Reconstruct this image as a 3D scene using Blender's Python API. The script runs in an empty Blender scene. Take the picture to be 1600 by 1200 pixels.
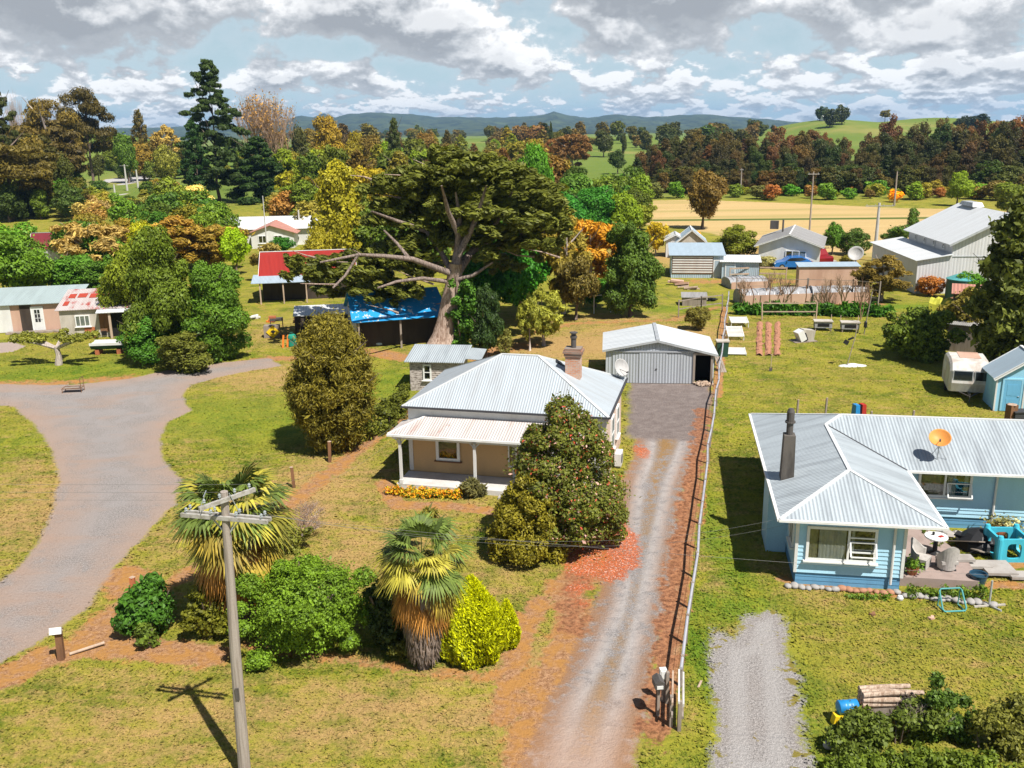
import bpy, math, random
import numpy as np
from mathutils import Vector, Matrix

# ------------------------------------------------------------------ camera, sky, sun, exposure
sc = bpy.context.scene
C = bpy.data.collections.new("place"); sc.collection.children.link(C)
F_PX, CX, CY, D_H, ROLL, HCAM = 1450.0, 800.0, 600.0, 405.0, math.radians(0.9), 16.5
PITCH = math.atan2(D_H, F_PX)
_fw = np.array([0, math.cos(PITCH), -math.sin(PITCH)]); _up0 = np.array([0, math.sin(PITCH), math.cos(PITCH)]); _rt0 = np.array([1., 0, 0])
_rt = _rt0*math.cos(ROLL) - _up0*math.sin(ROLL); _up = _up0*math.cos(ROLL) + _rt0*math.sin(ROLL)
cam_d = bpy.data.cameras.new("camera"); cam = bpy.data.objects.new("camera", cam_d); sc.collection.objects.link(cam)
cam_d.sensor_fit = 'HORIZONTAL'; cam_d.sensor_width = 36; cam_d.lens = 36*F_PX/1600; cam_d.clip_start = 0.5; cam_d.clip_end = 20000
M = Matrix(((_rt[0], _up[0], -_fw[0]), (_rt[1], _up[1], -_fw[1]), (_rt[2], _up[2], -_fw[2]))).to_4x4()
M.translation = Vector((0, 0, HCAM)); cam.matrix_world = M
sc.camera = cam
SUN_EL = math.radians(57); SUN_AZ = math.radians(143)      # azimuth clockwise from +Y
sd = bpy.data.lights.new("sun", 'SUN'); sd.energy = 5.0; sd.angle = math.radians(0.5); sd.color = (1.0, 0.955, 0.88)
sun = bpy.data.objects.new("sun", sd); sc.collection.objects.link(sun)
sv = Vector((math.sin(SUN_AZ)*math.cos(SUN_EL), math.cos(SUN_AZ)*math.cos(SUN_EL), math.sin(SUN_EL)))
sun.rotation_euler = sv.to_track_quat('Z', 'Y').to_euler()
sc.view_settings.view_transform = 'Standard'; sc.view_settings.look = 'None'; sc.view_settings.exposure = 0.55; sc.view_settings.gamma = 1
sc.render.resolution_x = 1024; sc.render.resolution_y = 768
sc.cycles.max_bounces = 6; sc.cycles.diffuse_bounces = 2; sc.cycles.glossy_bounces = 2; sc.cycles.transparent_max_bounces = 8
sc.cycles.transmission_bounces = 2; sc.cycles.volume_bounces = 0
try: sc.cycles.use_denoising = True
except Exception: pass

class NT:
    """small node-tree writer"""
    def __init__(s, tree): s.t = tree; s.n = tree.nodes; s.l = tree.links
    def new(s, typ, **kw):
        nd = s.n.new(typ)
        for k, v in kw.items(): setattr(nd, k, v)
        return nd
    def put(s, sock, v):
        if isinstance(v, bpy.types.NodeSocket): s.l.new(v, sock)
        elif isinstance(v, (tuple, list)) and len(v) == 3 and sock.type == 'RGBA': sock.default_value = (*v, 1)
        else: sock.default_value = v
    def math(s, op, a, b=0.0, c=0.0, clamp=False):
        nd = s.new('ShaderNodeMath', operation=op, use_clamp=clamp)
        for i, v in enumerate((a, b, c)): s.put(nd.inputs[i], v)
        return nd.outputs[0]
    def mix(s, f, a, b, mode='MIX'):
        nd = s.new('ShaderNodeMix', data_type='RGBA', blend_type=mode); nd.clamp_factor = True
        s.put(nd.inputs[0], f); s.put(nd.inputs[6], a); s.put(nd.inputs[7], b); return nd.outputs[2]
    def ss(s, x, a, b, lo=0.0, hi=1.0):
        nd = s.new('ShaderNodeMapRange', interpolation_type='SMOOTHSTEP'); s.put(nd.inputs[0], x)
        for i, v in enumerate((a, b, lo, hi)): s.put(nd.inputs[i+1], v)
        return nd.outputs[0]
    def noise(s, vec, scale, det=2.0, rough=0.5, dist=0.0, col=False):
        nd = s.new('ShaderNodeTexNoise'); s.put(nd.inputs['Vector'], vec); s.put(nd.inputs['Scale'], scale)
        nd.inputs['Detail'].default_value = det; nd.inputs['Roughness'].default_value = rough; nd.inputs['Distortion'].default_value = dist
        return nd.outputs['Color'] if col else nd.outputs[0]
    def vmul(s, v, k):
        nd = s.new('ShaderNodeVectorMath', operation='MULTIPLY'); s.put(nd.inputs[0], v); nd.inputs[1].default_value = k; return nd.outputs[0]
    def xyz(s, x, y, z):
        nd = s.new('ShaderNodeCombineXYZ'); s.put(nd.inputs[0], x); s.put(nd.inputs[1], y); s.put(nd.inputs[2], z); return nd.outputs[0]
    def sep(s, v):
        nd = s.new('ShaderNodeSeparateXYZ'); s.put(nd.inputs[0], v); return nd.outputs
    def attr(s, name): return s.new('ShaderNodeAttribute', attribute_name=name).outputs['Fac']
    def pos(s): return s.new('ShaderNodeNewGeometry').outputs['Position']
    def obj(s): return s.new('ShaderNodeTexCoord').outputs['Object']
    def uv(s): return s.new('ShaderNodeTexCoord').outputs['UV']

def build_world(SEED=3.7):
    w = bpy.data.worlds.new("World"); sc.world = w; w.use_nodes = True
    t = NT(w.node_tree); t.n.clear()
    out = t.new('ShaderNodeOutputWorld'); bg = t.new('ShaderNodeBackground'); bg.inputs[1].default_value = 0.1
    t.l.new(bg.outputs[0], out.inputs[0])
    sky = t.new('ShaderNodeTexSky', sky_type='NISHITA'); sky.sun_disc = False; sky.sun_elevation = SUN_EL; sky.sun_rotation = SUN_AZ
    sky.air_density = 1.0; sky.dust_density = 0.6; sky.ozone_density = 2.0
    d = t.sep(t.new('ShaderNodeTexCoord').outputs['Generated'])
    el = t.math('MAXIMUM', d[2], 0.0); az = t.math('ARCTAN2', d[0], d[1])
    w1 = t.ss(el, 0.045, 0.085); w3 = t.ss(el, 0.045, 0.012)      # near deck, middle rows, far rows
    def layer(off, sc_, seed, vr=2.1):
        e2 = t.math('ADD', el, off/sc_)
        v = t.xyz(t.math('MULTIPLY', az, sc_), t.math('MULTIPLY', e2, sc_*vr), seed)
        v2 = t.xyz(t.math('MULTIPLY', az, sc_*1.7), t.math('MULTIPLY', e2, sc_*vr*1.15), seed+7)
        a = t.noise(v, 1.0, 2.0, 0.5, 0.25); b = t.noise(v2, 1.9, 8.0, 0.58, 0.1)
        return t.math('ADD', t.math('MULTIPLY', a, 0.58), t.math('MULTIPLY', b, 0.42))
    def dens(off, seed=0.0):
        A, B_, C_ = layer(off, 5.2, seed), layer(off, 10.5, seed+20, 2.6), layer(off, 19., seed+40, 3.4)
        m1 = t.math('ADD', B_, t.math('MULTIPLY', w1, t.math('SUBTRACT', A, B_)))
        return t.math('ADD', m1, t.math('MULTIPLY', w3, t.math('SUBTRACT', C_, m1)))
    d0 = dens(0.0, SEED); d1 = dens(0.045, SEED); d2 = dens(0.14, SEED)
    dd = t.math('ADD', d0, t.ss(el, 0.01, 0.12, 0.010, 0.034))
    mask = t.ss(dd, 0.468, 0.505)
    lit = t.math('ADD', t.math('MULTIPLY', t.math('SUBTRACT', d0, d1), 1.4), t.math('SUBTRACT', d0, d2))
    tone = t.math('ADD', t.ss(lit, -0.10, 0.12, 0.0, .95), t.ss(dd, 0.49, 0.62, 0.22, -0.18))
    tone = t.math('ADD', tone, t.ss(el, 0.0, 0.08, 0.10, -0.02), clamp=True)
    ramp = t.new('ShaderNodeValToRGB'); t.put(ramp.inputs[0], tone); cr = ramp.color_ramp
    cr.elements[0].position = 0.0; cr.elements[0].color = (2.8, 2.97, 3.22, 1)
    cr.elements[1].position = 0.95; cr.elements[1].color = (7.7, 7.7, 7.7, 1)
    e = cr.elements.new(0.35); e.color = (4.1, 4.28, 4.5, 1)
    e = cr.elements.new(0.68); e.color = (5.5, 5.6, 5.75, 1)
    blue = t.mix(t.ss(el, 0.0, 0.25, 0.95, 0.0), t.mix(1.0, sky.outputs[0], (.5,.5,.5), 'MULTIPLY'), (3.9, 5.15, 5.75))
    thin = t.math('MULTIPLY', t.ss(dd, 0.40, 0.475, 0.0, 0.5), t.ss(el, 0.3, 0.5, 1.0, 0.0))
    blue = t.mix(thin, blue, (4.3, 5.1, 5.6))
    m = t.math('MULTIPLY', mask, t.ss(el, 0.165, 0.27, 1.0, 0.0))
    col = t.mix(m, blue, ramp.outputs[0])
    below = t.math('LESS_THAN', d[2], -0.02)
    col = t.mix(below, col, (.8, .85, .7))
    t.l.new(col, bg.inputs[0])
build_world()

# ------------------------------------------------------------------ terrain
BUMPS = [(-178,405,11.5,38,60),(-240,480,14,90,90),(-90,520,5,60,70),
         (40,640,5.5,60,80),(95,700,5,60,90),(20,900,5,200,150),
         (228,690,15.0,52,110),(318,720,13.5,55,110),(430,760,13,90,150),(165,560,3,50,80),
         (225,350,9,60,55),(300,420,16,80,90),(130,330,2,60,50),(40,480,2,50,60)]
def terr(x, y):
    x = np.asarray(x, float); y = np.asarray(y, float); z = np.zeros(np.broadcast(x, y).shape)
    for bx, by, h, sx, sy in BUMPS: z = z + h*np.exp(-((x-bx)/sx)**2 - ((y-by)/sy)**2)
    s = np.clip((y-235)/120, 0, 1); s = s*s*(3-2*s)
    z = z*s + s*1.0*np.sin(x*0.021+1)*np.sin(y*0.017)
    f = np.clip((y-900)/500, 0, 1); z = z*(1-f) - f*22
    return z
def ray(px, py):
    v = _fw*F_PX + _rt*(px-CX) - _up*(py-CY); return v/np.linalg.norm(v)
def at(px, py, z=0.0):
    """world point where the view ray of a photo pixel meets the level z above sea (flat land)"""
    v = ray(px, py); t = (z-HCAM)/v[2]
    if z == 0.0 and t*v[1] > 232:
        ys_ = np.linspace(225, 900, 1400); zz = HCAM+v[2]/v[1]*ys_; tt = terr(v[0]/v[1]*ys_, ys_); hit = np.nonzero(zz <= tt)[0]
        if len(hit): Y = float(ys_[hit[0]]); x = v[0]/v[1]*Y; return Vector((x, Y, float(terr(x, Y))))
    return Vector((t*v[0], t*v[1], z))
def on(px, Y):
    """point of the terrain at distance Y seen in photo column px (near the horizon row)"""
    v = ray(px, 240); x = v[0]/v[1]*Y; return Vector((x, Y, float(terr(x, Y))))
def hgt(p, py):
    """height above point p that shows at photo row py"""
    lo, hi = -5., 90.
    for _ in range(40):
        m = (lo+hi)/2; X = np.array([p[0], p[1], m-HCAM]); yy = CY - F_PX*(X@_up)/(X@_fw)
        if yy > py: lo = m
        else: hi = m
    return lo - p[2]

# ------------------------------------------------------------------ mesh helpers
class MB:
    def __init__(s): s.v = []; s.f = []; s.uv = []; s.a = []
    def add(s, vs, fs, a=0.5, uvs=None):
        b = len(s.v); s.v += [tuple(p) for p in vs]
        for i, f in enumerate(fs):
            s.f.append(tuple(b+j for j in f)); s.a.append(a)
            s.uv.append(uvs[i] if uvs else None)
        return s
    def box(s, c, d, yaw=0., pitch=0., roll=0., a=0.5, taper=1.0):
        x, y, z = (q/2 for q in d); T = taper
        P = [(-x,-y,-z),(x,-y,-z),(x,y,-z),(-x,y,-z),(-x*T,-y*T,z),(x*T,-y*T,z),(x*T,y*T,z),(-x*T,y*T,z)]
        if yaw or pitch or roll:
            R = Matrix.Rotation(yaw, 3, 'Z') @ Matrix.Rotation(pitch, 3, 'X') @ Matrix.Rotation(roll, 3, 'Y')
            P = [R @ Vector(p) for p in P]
        P = [(p[0]+c[0], p[1]+c[1], p[2]+c[2]) for p in P]
        return s.add(P, [(3,2,1,0),(4,5,6,7),(0,1,5,4),(1,2,6,5),(2,3,7,6),(3,0,4,7)], a)
    def bar(s, p, q, w, h=None, a=0.5):
        """rectangular bar from p to q"""
        h = h or w; p = Vector(p); q = Vector(q); d = (q-p).normalized()
        u = d.cross(Vector((0,0,1)));  u = Vector((1,0,0)) if u.length < 1e-4 else u.normalized()
        n = u.cross(d).normalized(); u = u*w/2; n = n*h/2
        P = [p-u-n,p+u-n,p+u+n,p-u+n,q-u-n,q+u-n,q+u+n,q-u+n]
        return s.add(P, [(0,1,2,3),(7,6,5,4),(4,5,1,0),(5,6,2,1),(6,7,3,2),(7,4,0,3)], a)
    def tube(s, pts, rad, n=8, cap=True, a=0.5):
        pts = [Vector(p) for p in pts]
        if not hasattr(rad, '__len__'): rad = [rad]*len(pts)
        b = len(s.v); up = None
        for i, p in enumerate(pts):
            d = (pts[min(i+1, len(pts)-1)] - pts[max(i-1, 0)]).normalized()
            if up is None:
                up = Vector((0,0,1)) if abs(d.z) < .9 else Vector((1,0,0))
            u = d.cross(up).normalized(); w = u.cross(d).normalized(); up = w
            for k in range(n):
                t = 2*math.pi*k/n; s.v.append(tuple(p + (u*math.cos(t)+w*math.sin(t))*rad[i]))
        for i in range(len(pts)-1):
            for k in range(n):
                k2 = (k+1) % n; s.f.append((b+i*n+k, b+i*n+k2, b+(i+1)*n+k2, b+(i+1)*n+k)); s.uv.append(None); s.a.append(a)
        if cap:
            s.f.append(tuple(b+k for k in range(n))); s.uv.append(None); s.a.append(a)
            s.f.append(tuple(b+(len(pts)-1)*n+k for k in reversed(range(n)))); s.uv.append(None); s.a.append(a)
        return s
    def lathe(s, prof, n=20, c=(0,0,0), a=0.5):
        b = len(s.v)
        for r, z in prof:
            for k in range(n):
                t = 2*math.pi*k/n; s.v.append((c[0]+r*math.cos(t), c[1]+r*math.sin(t), c[2]+z))
        for i in range(len(prof)-1):
            for k in range(n):
                k2 = (k+1) % n; s.f.append((b+i*n+k, b+i*n+k2, b+(i+1)*n+k2, b+(i+1)*n+k)); s.uv.append(None); s.a.append(a)
        return s
    def prism(s, poly, z0, z1, a=0.5):
        n = len(poly); P = [(x, y, z0) for x, y in poly] + [(x, y, z1) for x, y in poly]
        F = [tuple(reversed(range(n))), tuple(range(n, 2*n))] + [(i, (i+1) % n, n+(i+1) % n, n+i) for i in range(n)]
        return s.add(P, F, a)
    def slab(s, pts, th=0.04, over=None):
        """flat roof panel; uv in metres, u along the eave, v up the slope"""
        P = [Vector(p) for p in pts]; nrm = (P[1]-P[0]).cross(P[2]-P[0]).normalized()
        if nrm.z < 0: P.reverse(); nrm = -nrm
        v = Vector((0,0,1)) - nrm*nrm.z; v = v.normalized() if v.length > 1e-4 else Vector((0,1,0)); u = v.cross(nrm).normalized()
        o = Vector((0,0,0)); n = len(P); Q = [p - nrm*th for p in P]
        uvt = [((p-o).dot(u), (p-o).dot(v)) for p in P]
        F = [tuple(range(n)), tuple(reversed(range(n, 2*n)))] + [(i, n+i, n+(i+1) % n, (i+1) % n) for i in range(n)]
        U = [uvt, list(reversed(uvt))] + [[uvt[i], uvt[i], uvt[(i+1) % n], uvt[(i+1) % n]] for i in range(n)]
        return s.add(P+Q, F, 0.5, U)
    def boards(s, p0, p1, z0, z1, pitch=0.16, out=0.022, clip=None):
        """lapped weatherboards on the wall p0->p1, outward side on the right of travel"""
        p0 = Vector((p0[0], p0[1], 0)); p1 = Vector((p1[0], p1[1], 0)); L = (p1-p0).length; d = (p1-p0)/L; nr = Vector((d.y, -d.x, 0))
        k = max(1, round((z1-z0)/pitch)); h = (z1-z0)/k
        for i in range(k):
            a, b = z0+i*h, z0+(i+1)*h; s0, s1 = clip((a+b)/2) if clip else (0, L)
            if s1-s0 < 0.02: continue
            A = p0+d*s0; B = p0+d*s1
            P = [A+nr*out+Vector((0,0,a)), B+nr*out+Vector((0,0,a)), B+nr*.002+Vector((0,0,b)), A+nr*.002+Vector((0,0,b)), A+Vector((0,0,a)), B+Vector((0,0,a))]
            s.add(P, [(0,1,2,3),(4,5,1,0)])
        return s
    def build(s, name, mat, parent=None, smooth=False, loc=None, rotz=0.):
        me = bpy.data.meshes.new(name); me.from_pydata([tuple(v) for v in s.v], [], s.f)
        if any(u is not None for u in s.uv):
            ul = me.uv_layers.new(name="UVMap"); i = 0; buf = []
            for f, u in zip(s.f, s.uv):
                if u is None: buf += [0., 0.]*len(f)
                else:
                    for q in u: buf += [q[0], q[1]]
            ul.data.foreach_set('uv', buf)
        if any(abs(x-.5) > 1e-6 for x in s.a):
            at_ = me.attributes.new('v', 'FLOAT', 'FACE'); at_.data.foreach_set('value', s.a)
        me.materials.append(mat)
        if smooth: me.shade_smooth()
        me.update(); o = bpy.data.objects.new(name, me); C.objects.link(o)
        if parent: o.parent = parent
        if loc is not None: o.location = loc
        o.rotation_euler.z = rotz
        return o

def thing(name, label, cat, loc=(0,0,0), rotz=0., group=None):
    o = bpy.data.objects.new(name, None); o.empty_display_size = .3; C.objects.link(o)
    o.location = loc; o.rotation_euler = (0, 0, rotz); o['label'] = label; o['category'] = cat
    if group: o['group'] = group
    return o
def tag(o, label, cat, group=None, kind=None):
    o['label'] = label; o['category'] = cat
    if group: o['group'] = group
    if kind: o['kind'] = kind
    return o
def dup(root, loc, rotz=0., label=None, scale=None, color=None):
    r = root.copy(); C.objects.link(r); r.location = loc; r.rotation_euler = (0, 0, rotz)
    if label: r['label'] = label
    if scale: r.scale = scale
    for ch in list(root.children):
        c = ch.copy(); C.objects.link(c); c.parent = r
        if color and ch.name.split('.')[0] in ('crown', 'foliage'): c.color = (*color, 1)
        for g in ch.children:
            e = g.copy(); C.objects.link(e); e.parent = c
    return r

# ------------------------------------------------------------------ materials
def pbr(name, col, rough=0.8, metal=0.0, spec=0.3, fn=None):
    m = bpy.data.materials.new(name); m.use_nodes = True; t = NT(m.node_tree); b = t.n['Principled BSDF']
    b.inputs['Base Color'].default_value = (*col, 1); b.inputs['Roughness'].default_value = rough; b.inputs['Metallic'].default_value = metal
    b.inputs['Specular IOR Level'].default_value = spec
    if fn: fn(t, b)
    return m
def bump(t, b, h, strength=0.5, dist=0.02):
    n = t.new('ShaderNodeBump'); n.inputs['Strength'].default_value = strength; n.inputs['Distance'].default_value = dist
    t.put(n.inputs['Height'], h); t.l.new(n.outputs[0], b.inputs['Normal'])
def worn(name, col, col2, rough=0.75, scale=1.5, amount=0.5, metal=0., stretch=(1,1,.25), fine=25, spec=.3):
    """weathered flat colour: broad stains, vertical streaks and fine grain"""
    def fn(t, b):
        o = t.obj(); s = t.noise(t.vmul(o, stretch), scale, 5, .6); g = t.noise(o, fine, 3, .6)
        f = t.math('MULTIPLY', t.ss(s, .42, .68), amount)
        c = t.mix(f, col, col2); c = t.mix(t.ss(g, .3, .7, 0., .22), c, tuple(q*.55 for q in col))
        t.put(b.inputs['Base Color'], c); bump(t, b, g, .25, .01)
    return pbr(name, col, rough, metal, spec, fn)
def iron(name, col, stain, stain_amt=.3, period=.12, rough=.42, metal=.0, rust=0., rustcol=(.24,.055,.022), depth=.03, sheets=True, dark=.30):
    """corrugated sheet: uv.x runs across the corrugations, uv.y up the slope"""
    def fn(t, b):
        uv = t.uv(); q = t.sep(uv)
        w = t.math('SINE', t.math('MULTIPLY', q[0], 2*math.pi/period))
        streak = t.noise(t.vmul(uv, (1.6, .22, 1)), 1.0, 6, .65)
        blot = t.noise(uv, .55, 4, .6); g = t.noise(uv, 9, 4, .65)
        c = t.mix(t.math('MULTIPLY', t.ss(streak, .42, .7), stain_amt), col, stain)
        c = t.mix(t.ss(w, -1., -.2, dark, 0.), c, tuple(x*.42 for x in col))
        c = t.mix(t.ss(g, .35, .75, 0, .16), c, stain)
        if sheets:
            sh = t.math('FRACT', t.math('DIVIDE', q[0], .76)); c = t.mix(t.ss(sh, .0, .05, .3, 0.), c, stain)
            pn = t.math('FRACT', t.math('MULTIPLY', t.math('SINE', t.math('MULTIPLY', t.math('FLOOR', t.math('DIVIDE', q[0], .76)), 91.7)), 437.5))
            c = t.mix(t.math('MULTIPLY', pn, .16), c, stain)
        if rust > 0:
            r = t.math('ADD', t.math('MULTIPLY', blot, .5), t.math('MULTIPLY', streak, .5))
            c = t.mix(t.ss(r, .62-rust*.3, .72-rust*.3), c, rustcol)
        t.put(b.inputs['Base Color'], c); bump(t, b, w, 0.55, depth)
    return pbr(name, col, rough, metal, .35, fn)

MAT = {}
MAT['white'] = worn('white paint', (.70,.70,.68), (.46,.42,.38), .55, 1.2, .35)
MAT['white_trim'] = worn('white trim', (.78,.78,.76), (.5,.47,.42), .5, 2., .25)
MAT['tan_board'] = worn('tan weatherboard', (.62,.40,.19), (.45,.29,.15), .7, 1.1, .4)
MAT['pink_board'] = worn('sunlit cream weatherboard', (.58,.44,.36), (.36,.22,.15), .7, 1.3, .6)
MAT['blue_board'] = worn('pale blue weatherboard', (.40,.65,.79), (.30,.52,.66), .6, 1.1, .4)
MAT['blue_base'] = worn('blue base board', (.13,.32,.50), (.09,.22,.34), .6, 1.1, .5)
MAT['blue_shed'] = worn('light blue shed board', (.30,.60,.78), (.20,.42,.55), .6, 1., .4)
MAT['grey_board'] = worn('peeling weatherboard', (.52,.46,.42), (.10,.07,.05), .85, 4., .95, stretch=(1,1,3.5))
MAT['old_wood'] = worn('grey old timber', (.30,.25,.21), (.15,.11,.08), .85, 3., .7, stretch=(1,1,.15))
MAT['pole_wood'] = worn('silvered pole timber', (.36,.31,.27), (.20,.16,.13), .85, 6., .7, stretch=(3,3,.15))
MAT['brown_wood'] = worn('brown timber', (.22,.11,.055), (.10,.05,.03), .85, 3., .6, stretch=(1,1,.2))
MAT['tan_wood'] = worn('bleached timber', (.48,.36,.27), (.28,.19,.13), .8, 3., .6)
MAT['pink_ply'] = worn('weathered pink panel', (.55,.36,.27), (.36,.20,.14), .8, .8, .6)
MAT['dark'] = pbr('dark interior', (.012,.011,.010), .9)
MAT['dark_trim'] = pbr('dark trim', (.05,.05,.055), .6)
MAT['steel'] = worn('galvanised steel', (.50,.52,.54), (.30,.30,.31), .45, 2., .5, metal=.3)
MAT['dark_steel'] = worn('sooty steel', (.10,.09,.085), (.04,.035,.03), .6, 3., .6)
MAT['concrete'] = worn('concrete', (.40,.37,.34), (.24,.21,.18), .85, 1.4, .7, stretch=(1,1,1))
MAT['dark_block'] = worn('sooty concrete block', (.13,.115,.10), (.05,.045,.04), .9, 1.7, .8)
MAT['stone'] = worn('river stone', (.36,.34,.32), (.20,.18,.16), .8, 4., .6, stretch=(1,1,1))
MAT['terracotta'] = worn('terracotta', (.42,.14,.06), (.22,.08,.04), .8, 3., .6)
MAT['navy'] = pbr('dark glazed pot', (.02,.06,.10), .25, spec=.6)
MAT['wicker'] = worn('pale wicker', (.46,.43,.40), (.28,.25,.23), .75, 8., .5, stretch=(1,1,1), fine=60)
MAT['toy_blue'] = worn('turquoise plastic', (.06,.48,.62), (.04,.30,.42), .4, 2., .4, spec=.5)
MAT['teal'] = worn('teal paint', (.10,.36,.36), (.05,.2,.2), .5, 2., .4)
MAT['drum_blue'] = worn('blue plastic drum', (.02,.24,.55), (.01,.12,.3), .4, 2., .4, spec=.5)
MAT['yellow'] = pbr('yellow paint', (.80,.55,.02), .5)
MAT['orange'] = pbr('orange plastic', (.75,.20,.03), .5)
MAT['red'] = worn('red paint', (.45,.03,.02), (.25,.03,.02), .6, 2., .5)
MAT['green_plastic'] = worn('green plastic', (.02,.28,.20), (.01,.15,.1), .45, 2., .4)
MAT['dark_green'] = worn('dark green paint', (.03,.09,.06), (.02,.05,.03), .6, 2., .4)
MAT['tyre'] = pbr('rubber', (.015,.015,.015), .85)
MAT['rim'] = pbr('alloy rim', (.5,.5,.52), .3, .7)
MAT['car_blue'] = pbr('blue car paint', (.02,.16,.50), .22, .2, .6)
MAT['car_red'] = pbr('dark red car paint', (.25,.015,.02), .22, .2, .6)
MAT['car_glass'] = pbr('car glass', (.015,.02,.025), .06, 0, .8)
MAT['curtain'] = worn('net curtain', (.62,.60,.55), (.40,.38,.33), .9, 9., .7, stretch=(1,1,.05))
MAT['drape'] = worn('olive drape', (.34,.30,.18), (.20,.18,.10), .9, 9., .7, stretch=(1,1,.05))
MAT['dish_orange'] = worn('orange faded dish', (.72,.30,.07), (.5,.2,.06), .5, 2., .4)
MAT['dish_grey'] = worn('pale grey dish', (.48,.47,.46), (.32,.30,.28), .6, 2., .5)
MAT['black'] = pbr('black rubber', (.02,.02,.022), .5)
MAT['soil'] = worn('reddish soil', (.42,.20,.12), (.24,.11,.07), .95, 6., .8, stretch=(1,1,1))
MAT['yellow_green'] = worn('yellow green cloth', (.48,.46,.05), (.30,.32,.04), .8, 2., .5)
MAT['green_tank'] = worn('grey green tank', (.06,.14,.12), (.04,.09,.08), .5, 2., .4)
MAT['blue_door'] = worn('mid blue door', (.16,.44,.66), (.10,.30,.48), .6, 1., .4)
MAT['dark_wall'] = worn('dark old boards', (.06,.045,.035), (.03,.022,.018), .9, 2., .6)
MAT['net'] = worn('grey netting', (.36,.36,.37), (.20,.20,.21), .9, 3., .6, stretch=(1,1,1))
MAT['deck'] = worn('painted veranda floor', (.62,.60,.58), (.42,.36,.32), .6, 1.3, .5, stretch=(1,1,1))
MAT['ply_pale'] = worn('pale lichen panel', (.50,.46,.40), (.28,.24,.18), .8, 1.6, .6)

MAT['roof_white'] = iron('pale corrugated iron', (.44,.49,.53), (.33,.33,.33), .55, .125, dark=.22, depth=.025)
MAT['roof_grey'] = iron('grey blue corrugated iron', (.44,.49,.52), (.20,.22,.24), .6, .14)
MAT['roof_rust'] = iron('rusting veranda iron', (.62,.60,.58), (.44,.28,.23), .5, .125, rust=.10, rustcol=(.36,.13,.08))
MAT['roof_patch'] = iron('rust and silver iron', (.58,.52,.50), (.35,.22,.18), .4, .125, rust=.42, rustcol=(.38,.035,.02))
MAT['roof_red'] = iron('red painted iron', (.36,.03,.022), (.20,.02,.018), .4, .125)
MAT['roof_maroon'] = iron('maroon iron', (.20,.025,.035), (.12,.02,.025), .4, .125)
MAT['roof_pink'] = iron('faded salmon tile', (.50,.22,.16), (.36,.18,.14), .4, .3)
MAT['roof_mint'] = iron('pale green grey iron', (.42,.50,.50), (.26,.30,.30), .4, .125)
MAT['roof_bluegrey'] = iron('blue grey iron', (.40,.50,.58), (.30,.36,.40), .35, .125)
MAT['roof_shade'] = iron('weathered grey iron', (.36,.35,.34), (.20,.18,.17), .6, .125)
MAT['roof_plain'] = iron('flat white iron', (.66,.68,.69), (.45,.44,.42), .3, .25, depth=.012)
MAT['wall_iron'] = iron('galvanised rib wall', (.46,.49,.53), (.28,.28,.30), .45, .19, metal=.1)
MAT['wall_iron_white'] = iron('white rib wall', (.62,.62,.63), (.42,.40,.38), .4, .3, depth=.012)
MAT['wall_iron_blue'] = iron('pale blue rib wall', (.42,.54,.62), (.25,.28,.32), .5, .2)

def brick_mat():
    def fn(t, b):
        br = t.new('ShaderNodeTexBrick'); o = t.obj(); q = t.sep(o)
        t.put(br.inputs['Vector'], t.xyz(t.math('ADD', q[0], q[1]), q[2], 0.))
        br.inputs['Scale'].default_value = 1.; br.inputs['Brick Width'].default_value = .23; br.inputs['Row Height'].default_value = .085
        br.inputs['Mortar Size'].default_value = .012; br.inputs['Color1'].default_value = (.50,.18,.09,1); br.inputs['Color2'].default_value = (.60,.33,.22,1); br.inputs['Mortar'].default_value = (.42,.38,.33,1)
        s = t.noise(o, 2.2, 5, .6); c = t.mix(t.ss(s, .45, .65, 0., .7), br.outputs[0], (.50,.42,.36))
        c = t.mix(t.ss(q[2], 1.15, 1.5, 0., .6), c, (.12,.08,.06))
        t.put(b.inputs['Base Color'], c)
    return pbr('old brick', (.4,.2,.1), .9, fn=fn)
MAT['brick'] = brick_mat()
def glass_mat():
    m = bpy.data.materials.new('window glass'); m.use_nodes = True; t = NT(m.node_tree); t.n.clear()
    o = t.new('ShaderNodeOutputMaterial'); a = t.new('ShaderNodeBsdfTransparent'); g = t.new('ShaderNodeBsdfGlossy'); x = t.new('ShaderNodeMixShader')
    a.inputs[0].default_value = (.75,.78,.78,1); g.inputs['Roughness'].default_value = .03; g.inputs['Color'].default_value = (.8,.85,.9,1)
    x.inputs[0].default_value = .10; t.l.new(a.outputs[0], x.inputs[1]); t.l.new(g.outputs[0], x.inputs[2]); t.l.new(x.outputs[0], o.inputs[0]); return m
MAT['glass'] = glass_mat()
def tarp_mat():
    def fn(t, b):
        o = t.obj(); n = t.noise(o, 1.1, 6, .75, .4); n2 = t.noise(t.vmul(o, (1,1,1)), 3.2, 4, .6)
        f = t.ss(t.math('ADD', t.math('MULTIPLY', n, .5), t.math('MULTIPLY', n2, .5)), .555, .58)
        c = t.mix(f, (.02,.27,.60), (.56,.60,.64)); t.put(b.inputs['Base Color'], c); bump(t, b, n, .6, .1)
    return pbr('blue tarpaulin', (.02,.2,.5), .4, spec=.5, fn=fn)
MAT['tarp'] = tarp_mat()
def bark_mat(name, c1, c2):
    def fn(t, b):
        o = t.obj(); n = t.noise(t.vmul(o, (3,3,.7)), 3., 6, .7); t.put(b.inputs['Base Color'], t.mix(t.ss(n, .35, .65), c1, c2)); bump(t, b, n, .9, .06)
    return pbr(name, c1, .9, fn=fn)
MAT['bark'] = bark_mat('brown bark', (.10,.07,.05), (.24,.18,.14))
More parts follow.
